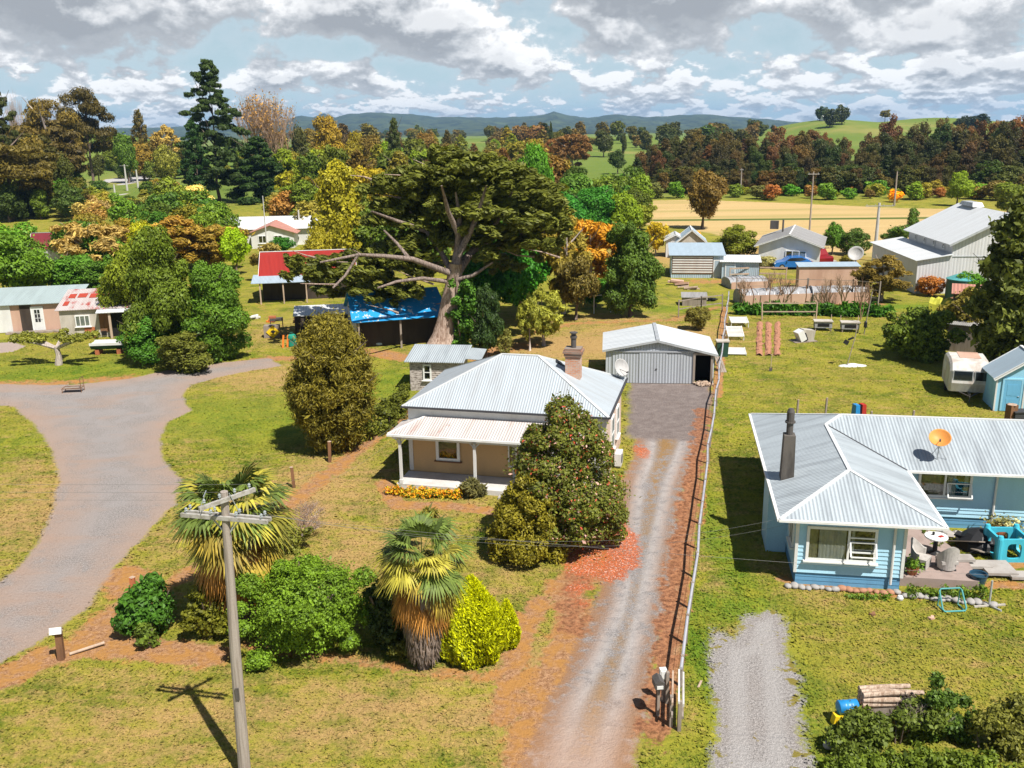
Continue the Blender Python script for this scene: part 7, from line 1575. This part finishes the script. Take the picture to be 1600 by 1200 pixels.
# tall right-hand tree at the frame edge
featherytree(1590,590,300,150,(.10,.135,.035),'tall dense green leaved tree at the right edge behind the blue shed', 61, 60000, .22, 'evergreen_tree', low=.02, widest=.35, mcl=420, dy=2, asp=1.7, cs=.62)
dome(1432,570,478,118,(.10,.16,.03),'leafy green fruit tree with drooping branches on the right lawn','fruit_tree','tree', n=14000, leaf=.15, seed=62, m=60, cr=.55, cfill=.9, shell=.4)
dome(1505,548,448,82,(.16,.155,.04),'olive green rounded tree between the fruit tree and the tall right-hand tree','olive_tree','tree', n=9000, leaf=.16, seed=63, m=45, cr=.55)
dome(1390,545,500,22,(.10,.16,.03),'small green sapling by the carts on the lawn','sapling','shrub', n=700, leaf=.12, seed=64, m=8, cr=.25)

# ------------------------------------------------------------------ trees of the middle distance
L = [
# kind, px, by, ty, w, color, label, depth, seed, n, leaf, extra
('full',262,560,348,152,(.075,.115,.02),'very large dense green tree on the left lawn, tallest of its clump',None,1,22000,.022),
('full',340,560,400,165,(.06,.125,.02),'broad bright green tree forming the right half of the left lawn clump',None,2,22000,.022),
('full',228,568,490,110,(.045,.125,.022),'dark green rounded shrub at the left foot of the big lawn trees',None,1,7000,.034),
('full',288,580,515,130,(.085,.10,.03),'olive brown low shrub at the front of the big lawn trees',None,2,7000,.032),
('round',215,520,372,110,(.10,.135,.018),'yellow green tree behind the left lawn clump',None,3,7000,.034),
('wispy',285,425,338,150,(.22,.145,.045),'bronze leaved feathery tree behind the left lawn clump, left one',None,1,5000,.030),
('wispy',330,425,345,140,(.19,.14,.04),'bronze leaved feathery tree behind the left lawn clump, right one',None,2,5000,.030),
('wispy',155,445,342,150,(.26,.20,.12),'pale tan twiggy tree behind the rusty shack',None,3,4000,.030),
('round',228,440,345,80,(.24,.26,.015),'yellow green bright tree above the bronze trees',None,4,4000,.04),
('round',30,480,352,150,(.075,.15,.022),'broad green tree at the left edge behind the long shack',None,5,10000,.032),
('round',110,470,395,130,(.055,.135,.022),'green tree behind the rusty roofed shack',None,6,8000,.034),
('round',170,480,400,110,(.05,.11,.02),'dark green tree between the rusty shack and the lawn clump',None,7,6000,.036),
('round',370,430,352,70,(.18,.29,.015),'lime green tree beside the salmon roofed house',None,8,4500,.042),
('wispy',425,440,378,75,(.20,.17,.08),'pale twiggy tree behind the bright red roof',None,4,3000,.034),
('round',440,400,368,50,(.03,.12,.02),'small deep green bush right of the salmon roofed house',None,9,2500,.05),
('full',535,415,250,125,(.19,.185,.02),'tall golden green tree left of the cypress',None,10,7000,.036),
('round',500,440,350,70,(.20,.19,.025),'golden olive tree in front of the tall golden green one',None,3,4500,.038),
('round',835,360,215,75,(.06,.165,.02),'brilliant green dense round tree behind the cypress top',None,11,6000,.036),
('round',770,500,370,130,(.03,.13,.018),'deep green tree immediately right of the cypress trunk',None,12,8000,.034),
('tall',760,560,440,80,(.022,.045,.018),'very dark shadowed evergreen right of the ivy',None,4,7000,.034),
('full',985,495,345,135,(.055,.10,.024),'large dense dark green tree beside the orange one, on the back lawn',None,13,17000,.026),
('round',930,480,430,80,(.04,.13,.02),'lower green bush at the left foot of the large dark tree',None,14,5000,.04),
('round',900,500,395,90,(.10,.085,.035),'dull brown green shrub mass left of the large dark tree',None,15,5000,.036),
('wispy',880,490,330,110,(.20,.17,.05),'olive feathery tree right of the cypress crown',None,5,6000,.030),
('wispy',925,470,338,125,(.34,.19,.03),'bright orange leaved tree in front of the green wood',None,56,5000,.034),
('round',925,370,285,100,(.035,.14,.025),'green tree behind the orange leaved one, left',None,16,6000,.036),
('round',975,370,295,75,(.13,.20,.02),'yellow green tree behind the orange leaved one, right',None,17,5000,.038),
('round',890,380,300,90,(.03,.14,.03),'teal green tree between the brilliant green and the yellow green one',None,18,5000,.038),
('tall',960,340,270,80,(.06,.10,.02),'dark olive tree behind the yellow green tree',None,5,3500,.042),
('round',1000,360,318,60,(.14,.17,.03),'pale olive bush at the end of the straw field',None,19,3000,.046),
('round',1097,358,262,88,(.12,.085,.035),'isolated round brown green tree in front of the straw field',None,20,9000,.030),
('bush',1148,402,348,100,(.11,.135,.022),'wide olive bush behind the low iron shed',None,3,6000,.036),
('wispy',1080,395,358,45,(.55,.22,.012),'small orange leaved tree behind the little gable shed',None,7,1500,.05),
('wispy',1025,400,342,45,(.30,.24,.02),'yellow and orange tree left of the white lean shed',None,8,2500,.045),
('bush',1330,398,352,70,(.045,.085,.02),'dark green bush between bungalow and white pole',None,4,5000,.036),
('round',1300,398,345,45,(.06,.14,.02),'bright green young tree left of the dark bush',None,21,2500,.05),
('bush',1400,385,345,55,(.05,.10,.02),'green bush at the far corner of the white barn',None,5,3000,.045),
('tall',1425,360,322,30,(.06,.12,.025),'narrow green tree above the bush at the white barn corner',None,6,1800,.055),
('round',1495,322,265,52,(.13,.20,.025),'pale green willow behind the white barn roof',None,22,4500,.040),
('round',1575,335,282,75,(.10,.14,.025),'olive green tree behind the right end of the white barn',None,23,4500,.040),
('wispy',1375,470,400,100,(.13,.10,.035),'brown olive spreading tree in front of the barn lean-to',None,9,6000,.028),
('bush',1515,470,415,60,(.06,.16,.02),'bright green shrub by the green water tank',None,6,3000,.045),
('bush',1450,462,425,55,(.26,.11,.04),'rust brown flax and shrub left of the water tank',None,7,2500,.05),
('bush',1090,515,470,50,(.11,.105,.035),'round olive shrub on the back lawn by the fence',None,8,4500,.040),
('wispy',850,540,448,85,(.20,.22,.06),'pale leaved young tree on the back lawn, larger of two',None,10,4200,.032),
('wispy',828,548,460,50,(.17,.19,.05),'pale leaved young tree on the back lawn, smaller of two',None,11,2600,.036),
('bush',790,555,505,40,(.13,.14,.06),'grey green twiggy bush in shade on the back lawn',None,9,1800,.045),
('bush',1255,412,388,30,(.07,.13,.03),'green shrub in front of the bungalow window',None,10,1200,.07),
('bush',1195,418,398,50,(.22,.22,.15),'pale flowering shrub along the bungalow wall',None,11,1500,.06),
('bush',1325,415,395,35,(.15,.14,.04),'olive shrub by the round garden dish',None,12,1500,.06),
('bush',1340,400,385,30,(.08,.14,.03),'small green shrub right of the grey slat fence',None,13,1000,.07),
('tall',1060,432,415,20,(.05,.10,.03),'little cabbage palm before the slatted shed',None,7,600,.09),
]
for i, (k, px, by, ty, w, col, lab, dep, sd_, n, lf) in enumerate(L):
    bk = 'bark_white' if k == 'wispy' else 'bark'
    mid = {'very':'tree'}
    nm = 'shrub' if k == 'full' and 'shrub' in lab else {'full':'tree','bush':'shrub','wispy':'feathery_tree','tall':'tree','round':'tree','cone':'conifer'}.get(k,'tree')
    p_ = ptree(k, px, by, ty, w, col, lab, dep, seed=sd_, n=n, leaf=lf, bark=bk, name=nm, cat='shrub' if nm == 'shrub' else 'tree')
# flat pruned tree on the left lawn
def flattree():
    p = Vector(at(92,570)); h = hgt(p,518); t = thing('pruned_tree', 'small flat topped pruned tree with pale trunk on the left lawn', 'tree', p); rng = np.random.default_rng(8); s = 110*78/F_PX/2
    m = MB(); m.tube([(0,0,0),(.1,0,h*.3),(0,0,h*.55)],[.28,.2,.18],9)
    cl = []
    for a in (0,.5,2.6,3.1,3.7,5.6,1.6): 
        e = Vector((math.cos(a)*s, math.sin(a)*s*.6, h*.85)); m.tube([(0,0,h*.5), e*.5+Vector((0,0,h*.28)), e],[.14,.08,.03],6)
        for k in (.4,.6,.8,1.): cl.append((e.x*k, e.y*k, h*(.74+.12*k), .42,.38,.28))
    m.build('trunk', MAT['bark_white'], t); P, N, v = cloud(cl, 3200, rng, .4, .3); leafobj(quads_mesh('crown', P, N, .13, 1.5, rng, v), MAT['leaf'], t, (.15,.18,.035), 'crown')
flattree()
# bare orchard twigs in front of the tunnels
for i, (px, by, ty, w, lab) in enumerate(((1200,474,420,34,'bare brown fruit tree in front of the tunnels, first from the left'),(1225,476,425,34,'bare brown fruit tree in front of the tunnels, second from the left'),(1290,476,428,30,'bare brown fruit tree before the pink panel shed, left one'),(1318,478,425,34,'bare brown fruit tree before the pink panel shed, right one'),(1160,480,432,26,'bare vine tree at the left end of the trellis'),(1345,500,432,24,'bare grey tree beside the tall clothes post'))):
    p = Vector(at(px, by)); bare_tree(p, w*p.y/F_PX, hgt(p, ty), lab, 'twig', 30+i, 3, group='bare fruit trees', fan=.7)

# ------------------------------------------------------------------ far left and centre background
B = [
('pine',345,318,98,112,(.028,.050,.020),'towering dark pine on the left skyline, tallest of all trees',None,1,26000,.019),
('cone',408,316,208,108,(.022,.048,.016),'dense dark conical evergreen just right of the towering pine',None,2,15000,.024),
('pine',312,322,190,60,(.022,.055,.022),'dark green pine merging with the left foot of the towering pine',None,3,6000,.03),
('layer',148,300,130,82,(.055,.045,.018),'flat layered dark brown green cypress on the left skyline',None,4,10000,.024),
('layer',88,310,128,100,(.11,.085,.030),'wide bronze topped gum tree with white limbs on the left skyline',None,5,8000,.024),
('pine',12,330,108,80,(.035,.045,.020),'dark pine cut by the left edge of the picture',None,6,12000,.024),
('layer',20,345,190,120,(.085,.070,.024),'large brown green cypress at the left edge, nearer one',None,7,12000,.024),
('layer',62,335,220,90,(.075,.065,.022),'brown green cypress behind the white left pole',None,8,8000,.028),
('tall',110,335,240,60,(.05,.06,.02),'dark olive tree between pole and grassy slope',None,8,4000,.035),
('cone',222,262,165,48,(.075,.062,.022),'small pointed brown tree on the skyline above the road',330,9,3500,.032),
('round',196,300,200,50,(.06,.115,.02),'green tree on the slope above the distant road',300,24,3500,.04),
('round',216,270,222,34,(.022,.05,.018),'small black green tree above the distant road poles',None,25,2000,.05),
('wispy',265,275,198,60,(.26,.20,.09),'pale pinkish brown tree on the rise left of the pine',None,12,3500,.034),
('round',262,290,220,55,(.14,.15,.04),'olive tree below the pale pinkish brown one',None,26,2800,.042),
('round',155,285,240,44,(.05,.06,.02),'dark shrub mass beside the grassy slope',None,27,2500,.045),
('bush',310,330,286,68,(.52,.46,.30),'cream flowering tree in front of the towering pine',None,14,5000,.036),
('bush',112,300,250,32,(.28,.22,.20),'pale grey pink blossom tree near the distant road',None,15,2500,.045),
('round',520,290,175,72,(.20,.145,.025),'golden brown tree before the blue hills',None,28,5000,.036),
('tall',455,300,235,70,(.16,.15,.03),'olive gold tree in front of the bare winter trees',None,9,3500,.038),
('wispy',480,310,240,55,(.20,.17,.03),'yellow olive twiggy tree right of the dark conical evergreen',None,13,3000,.036),
('cone',620,300,178,44,(.040,.055,.025),'dark spruce standing up before the blue hills',None,10,5000,.032),
('round',665,275,200,55,(.13,.085,.03),'russet brown rounded tree right of the spruce',None,29,3500,.04),
('cone',700,262,200,32,(.06,.05,.02),'small dark brown spruce behind the cypress top',None,11,2500,.04),
('round',590,290,205,60,(.12,.09,.03),'brown tree left of the spruce',None,30,3000,.042),
('round',605,300,218,45,(.12,.20,.02),'light green bush between brown tree and spruce',None,31,2200,.048),
('round',560,290,205,55,(.17,.15,.025),'olive yellow tree right of the golden brown one',None,32,3000,.042),
('tall',470,285,190,50,(.045,.05,.02),'dark tree under the bare winter trees',None,12,2500,.042),
('wispy',895,270,205,75,(.15,.085,.05),'purple brown leafless looking tree behind the brilliant green one',None,14,5000,.030),
('wispy',865,265,213,40,(.18,.09,.05),'smaller purple brown tree left of its larger neighbour',None,15,2500,.036),
('round',965,272,232,40,(.035,.06,.02),'dark round paddock tree on the green pasture',None,33,2600,.045),
('round',943,228,203,38,(.04,.05,.022),'dark tree pair on the upper pasture, left',430,34,2000,.05),
('round',975,222,208,14,(.04,.05,.022),'little dark tree on the upper pasture, right',430,35,700,.08),
('cone',861,205,188,12,(.035,.05,.022),'tiny dark spruce on the middle skyline',430,12,700,.08),
('wispy',425,300,140,90,(.24,.13,.04),'leafy twigs low on the bare winter trees',None,16,1200,.03),
]
for (k, px, by, ty, w, col, lab, dep, sd_, n, lf) in B:
    bk = 'bark_white' if 'gum' in lab or k == 'wispy' else 'bark'
    if 'leafy twigs' in lab: continue
    ptree(k, px, by, ty, w, col, lab, dep, seed=sd_, n=n, leaf=lf, bark=bk, name={'cone':'conifer','pine':'pine_tree','layer':'cypress_tree','bush':'blossom_tree'}.get(k,'tree'), cat='conifer' if k in ('cone','pine') else 'tree')
for i, (px, by, ty, w, mt, lab) in enumerate(((408,300,140,62,'twig','tall bare golden brown winter tree on the skyline, left of two'),(448,300,142,66,'twig','tall bare golden brown winter tree on the skyline, right of two'),(42,300,135,26,'twig_grey','thin bare grey poplar between the left pines'),(148,440,360,90,'twig_grey','pale leafless tree behind the rusty roofed shack'))):
    p = at(px, by); bare_tree(p, w*p.y/F_PX, hgt(p, ty), lab, mt, 50+i, 5 if i < 3 else 4, fan=.42 if i < 3 else .8, r0=.014, leafcol=(.34,.22,.09) if i < 2 else None, nleaf=700)
# white gum limbs
p = at(92,300); bare_tree(p, 60*p.y/F_PX, hgt(p,160), 'white bare limbs of the gum tree on the left skyline', 'bark_white', 60, 4, 'gum_tree', fan=.35, r0=.02)

# filler trees: each a thing, grouped by belt
rnd = random.Random(99)
def belt(n, pxr, byr, topf, wr, cols, kinds, label, group, name='tree', nl=1800, leaf=.052, depth=None, excl=None, seeds=(40,47), cat='tree'):
    for i in range(n):
        px = rnd.uniform(*pxr); by = rnd.uniform(*byr) if depth is None else 0
        if excl and excl(px, by): continue
        k = rnd.choice(kinds); c = rnd.choice(cols); c = tuple(q*rnd.uniform(.8,1.2) for q in c)
        if depth is None: p = at(px, by)
        else: p = on(px, rnd.uniform(*depth))
        ty = topf(px) if callable(topf) else topf
        if isinstance(ty, tuple): h = rnd.uniform(*ty)
        else: h = max(3., hgt(p, ty))*rnd.uniform(.8,1.02)
        w = h*rnd.uniform(*wr)
        tree(k, p, w, h, c, label, name=name, cat=cat, group=group, seed=rnd.randint(*seeds), n=nl, leaf=leaf)
# the dark wood beyond the straw field, several rows deep, rising to the right
def woodtop(px): return float(np.interp(px, [1000,1040,1080,1130,1180,1240,1290,1330,1370,1420,1500,1560,1620,1800], [225,205,200,195,207,193,200,215,182,188,186,178,172,165]))
DKW = [(.038,.050,.018),(.045,.055,.018),(.035,.055,.018),(.07,.055,.022),(.055,.048,.02)]
RSW = [(.125,.078,.034),(.15,.085,.036),(.10,.07,.030),(.085,.068,.028),(.06,.06,.025)]
for r, (by0, by1, f, cols, nn) in enumerate(((297,304,.40,DKW,34),(290,297,.58,DKW,34),(282,289,.76,DKW+RSW[2:],34),(274,281,.90,DKW+RSW,34),(266,273,1.0,RSW,34))):
    for i in range(nn):
        px = 1000+(i+rnd.uniform(-.45,.45))*(720/nn)
        if r >= 3 and 1325 < px < 1352: continue
        by = rnd.uniform(by0, by1)-(px-1000)*.004; v_ = ray(px, by); Y = v_[1]*(-HCAM/v_[2]); p = on(px, Y); tp = 300+(woodtop(px)-300)*f*rnd.uniform(.86,1.06); h = max(5, hgt(p, tp)); w = h*rnd.uniform(.75,1.0) if r < 2 else h*rnd.uniform(.6,.85)
        c = tuple(q*rnd.uniform(.8,1.25) for q in rnd.choice(cols if px > 1180 or r < 3 else DKW+RSW[2:])); tree(rnd.choice(['full','full','full','tall','cone']), p, w, h, c, 'dark green to red brown forest tree in the dense wood beyond the straw field', 'forest_tree', 'tree', 'trees of the wood beyond the straw field', rnd.randint(40,43), 4600, .034)
belt(44, (1005,1660), (298,304), (4.5,7.5), (1.0,1.6), DKW, ['bush','full'], 'dark bushy edge tree along the foot of the wood', 'dark edge trees along the foot of the wood', 'forest_tree', 2200, .05)
# undergrowth at the foot of the wood
belt(46, (1010,1640), (300,313), (2.0,4.5), (1.1,1.8), [(.10,.18,.025),(.16,.17,.03),(.07,.15,.02),(.20,.12,.05),(.12,.10,.05)], ['bush'], 'low green or brown scrub bush along the foot of the wood', 'scrub along the foot of the wood', 'scrub_bush', 900, .075, seeds=(40,43), cat='bush')
p = at(1397,316); tree('bush', p, 4, 3, (.70,.33,.01), 'small patch of bright yellow orange gorse at the foot of the wood', 'gorse_bush', 'bush', None, 44, 800, .08)
# left wood and thicket
belt(26, (0,300), (312,345), (6,11), (.8,1.2), [(.055,.11,.02),(.10,.14,.025),(.045,.07,.02),(.16,.15,.03)], ['round','tall','bush'], 'green thicket tree in front of the distant road', 'thicket trees before the distant road', 'thicket_tree', 2200, .05, excl=lambda px, by: 135 < px < 262)
belt(15, (0,105), (285,330), (14,20), (.6,.9), [(.06,.06,.02),(.085,.07,.025),(.045,.055,.02)], ['layer','tall','round'], 'brown green tree in the far left wood', 'trees of the far left wood', 'forest_tree', 3200, .042)
belt(26, (225,520), (255,300), (7,13), (.7,1.1), [(.14,.13,.03),(.05,.07,.02),(.17,.13,.035),(.10,.14,.025)], ['round','tall','wispy'], 'olive or brown tree in the belt behind the pine', 'trees of the belt behind the pine', 'thicket_tree', 1900, .05, excl=lambda px, by: 228 < px < 300 and by > 272)
belt(85, (430,880), (232,330), (7,14), (.7,1.1), [(.13,.11,.03),(.10,.075,.028),(.16,.15,.03),(.06,.08,.02),(.11,.16,.02)], ['round','tall','wispy','cone'], 'mixed brown and olive tree in the wood behind the cypress', 'trees of the wood behind the cypress', 'forest_tree', 1900, .05)
belt(75, (430,1000), (212,234), (9,15), (.9,1.3), [(.07,.06,.025),(.05,.06,.022),(.11,.08,.03)], ['round','tall','cone'], 'small dark tree on the far edge of the valley', 'far valley trees', 'far_tree', 500, .09)
belt(14, (1000,1190), (0,0), (9,15), (.9,1.3), [(.04,.055,.022),(.06,.055,.025)], ['round','tall'], 'dark hedge tree on the pasture hills behind the wood', 'hedge trees on the pasture hills', 'far_tree', 800, .08, depth=(420,640))
belt(10, (900,1015), (0,0), (5,9), (.9,1.3), [(.04,.055,.022),(.09,.075,.03)], ['round','tall'], 'little tree dotted on the rolling pasture', 'trees dotted on the pasture', 'far_tree', 600, .09, depth=(520,700))
belt(22, (560,860), (345,420), (6,9), (.8,1.2), [(.06,.13,.02),(.13,.13,.03),(.045,.08,.02)], ['round','bush'], 'green garden tree behind the cypress and the tarpaulin barn', 'garden trees behind the cypress', 'garden_tree', 2200, .05)
belt(16, (340,560), (335,380), (4,7), (.9,1.3), [(.10,.15,.025),(.16,.16,.04),(.20,.14,.05)], ['round','bush','wispy'], 'low garden tree round the salmon roofed house', 'garden trees round the salmon roofed house', 'garden_tree', 1500, .055, excl=lambda px, by: 350 < px < 470 and by > 350)
belt(30, (150,470), (338,372), (5,9), (.9,1.3), [(.07,.14,.02),(.13,.16,.025),(.05,.10,.02),(.20,.19,.02)], ['full','round','bush'], 'green or yellow green tree in the belt above the bronze trees', 'belt above the bronze trees', 'garden_tree', 2200, .045, excl=lambda px, by: (345 < px < 475 and by > 345) or (px < 260 and by < 366) or (270 < px < 352 and by < 370))
belt(14, (100,360), (385,430), (5,8), (.9,1.3), [(.08,.14,.02),(.16,.15,.025),(.05,.10,.02)], ['full','round'], 'leafy tree crowding behind the left lawn clump', 'trees crowding behind the left lawn clump', 'garden_tree', 3200, .038)
belt(14, (440,640), (300,420), (7,11), (.8,1.1), [(.16,.15,.025),(.20,.19,.02),(.10,.12,.02)], ['full','tall','wispy'], 'golden olive tree behind the left side of the cypress', 'trees left of the cypress', 'garden_tree', 2600, .044, excl=lambda px, by: px < 478 and by > 350)
belt(10, (0,200), (400,450), (4,6.5), (.9,1.3), [(.06,.14,.02),(.10,.15,.03)], ['round','bush'], 'green garden tree behind the left shacks', 'garden trees behind the left shacks', 'garden_tree', 2600, .045, excl=lambda px, by: 40 < px < 130)
belt(12, (860,1010), (320,372), (6,10), (.8,1.2), [(.05,.13,.025),(.10,.15,.02),(.05,.09,.02)], ['round','tall'], 'green tree in the copse behind the orange leaved tree', 'copse behind the orange leaved tree', 'garden_tree', 2200, .05)
belt(10, (700,830), (430,500), (5,8), (.8,1.1), [(.03,.12,.018),(.05,.14,.02)], ['round','bush'], 'deep green tree in the shade right of the cypress trunk', 'shade trees right of the cypress trunk', 'garden_tree', 3500, .042, excl=lambda px, by: px < 745)
belt(60, (120,300), (296,352), (1.8,4.6), (1.0,1.8), [(.10,.15,.025),(.20,.18,.04),(.05,.08,.02),(.26,.17,.08),(.28,.26,.14),(.16,.19,.03)], ['bush','full','wispy'], 'low shrub scattered round the distant road', 'shrubs round the distant road', 'roadside_shrub', 1300, .055, excl=lambda px, by: 165 < px < 222 and 276 < by < 325, cat='shrub')
belt(16, (150,300), (262,284), (7,12), (.8,1.2), [(.045,.06,.02),(.09,.11,.025),(.17,.15,.05)], ['full','round','tall'], 'dark or olive tree on the rise beyond the distant road', 'trees on the rise beyond the road', 'forest_tree', 2600, .044, excl=lambda px, by: px < 168)
belt(16, (0,120), (318,350), (5,9), (.9,1.3), [(.04,.07,.018),(.08,.11,.02),(.06,.06,.02)], ['full','round'], 'dense dark tree at the foot of the far left wood', 'trees at the foot of the far left wood', 'thicket_tree', 2600, .044, excl=lambda px, by: 55 < px < 90)
# hilltop trees on the right-hand pastures
for i, (px, dep, h, w, c, lab) in enumerate(((1286,690,9,9,(.04,.055,.02),'dark round tree on the right-hand green hilltop'),(1277,680,10,11,(.03,.05,.02),'dark green tree beside the white hill hut'),(1298,680,6,7,(.035,.05,.02),'little dark tree right of the white hill hut'),(1207,650,6,7,(.03,.045,.02),'lone dark tree on the green hill above the wood'),(1312,640,13,14,(.03,.04,.02),'dark tree on the hill slope above the wood, right of the hut'),(1293,630,12,15,(.03,.04,.02),'second dark tree on the hill slope above the wood'),(1378,690,11,8,(.10,.09,.03),'pale brown tree on the skyline over the wood'),(1115,560,14,12,(.12,.08,.04),'brown bare looking tree on the skyline behind the wood'),(1172,560,13,14,(.10,.07,.04),'grey brown tree on the skyline above the green hill'),(1500,640,9,16,(.02,.03,.02),'black green clump on the right-hand hilltop'),(1520,640,10,22,(.02,.03,.02),'wide black green clump at the end of the right-hand hill'))):
    tree('round' if i != 6 else 'layer', on(px, dep), w, h, c, lab, 'hill_tree', 'tree', None, 46, 900, .075)
t = simple_gable('hill_hut', 'tiny white hut on the right-hand green hill', 'hut', on(1283,672), .1, 9, 5, 2.6, 1., 'x', 'white', 'roof_plain', .2)

# a few grazing animals seen as specks are left out; haze closes the scene
def haze():
    m = MB(); m.box((0,4200,68),(17000,11600,148)); o = m.build('haze', MAT['dark']); me = o.data; me.materials.clear()
    mt = bpy.data.materials.new('haze'); mt.use_nodes = True; t = NT(mt.node_tree); t.n.clear(); out = t.new('ShaderNodeOutputMaterial'); v = t.new('ShaderNodeVolumePrincipled')
    v.inputs['Color'].default_value = (.36,.64,1,1); v.inputs['Density'].default_value = 0.9e-4; v.inputs['Anisotropy'].default_value = .1; t.l.new(v.outputs[0], out.inputs['Volume']); me.materials.append(mt); o['kind'] = 'stuff'
haze()
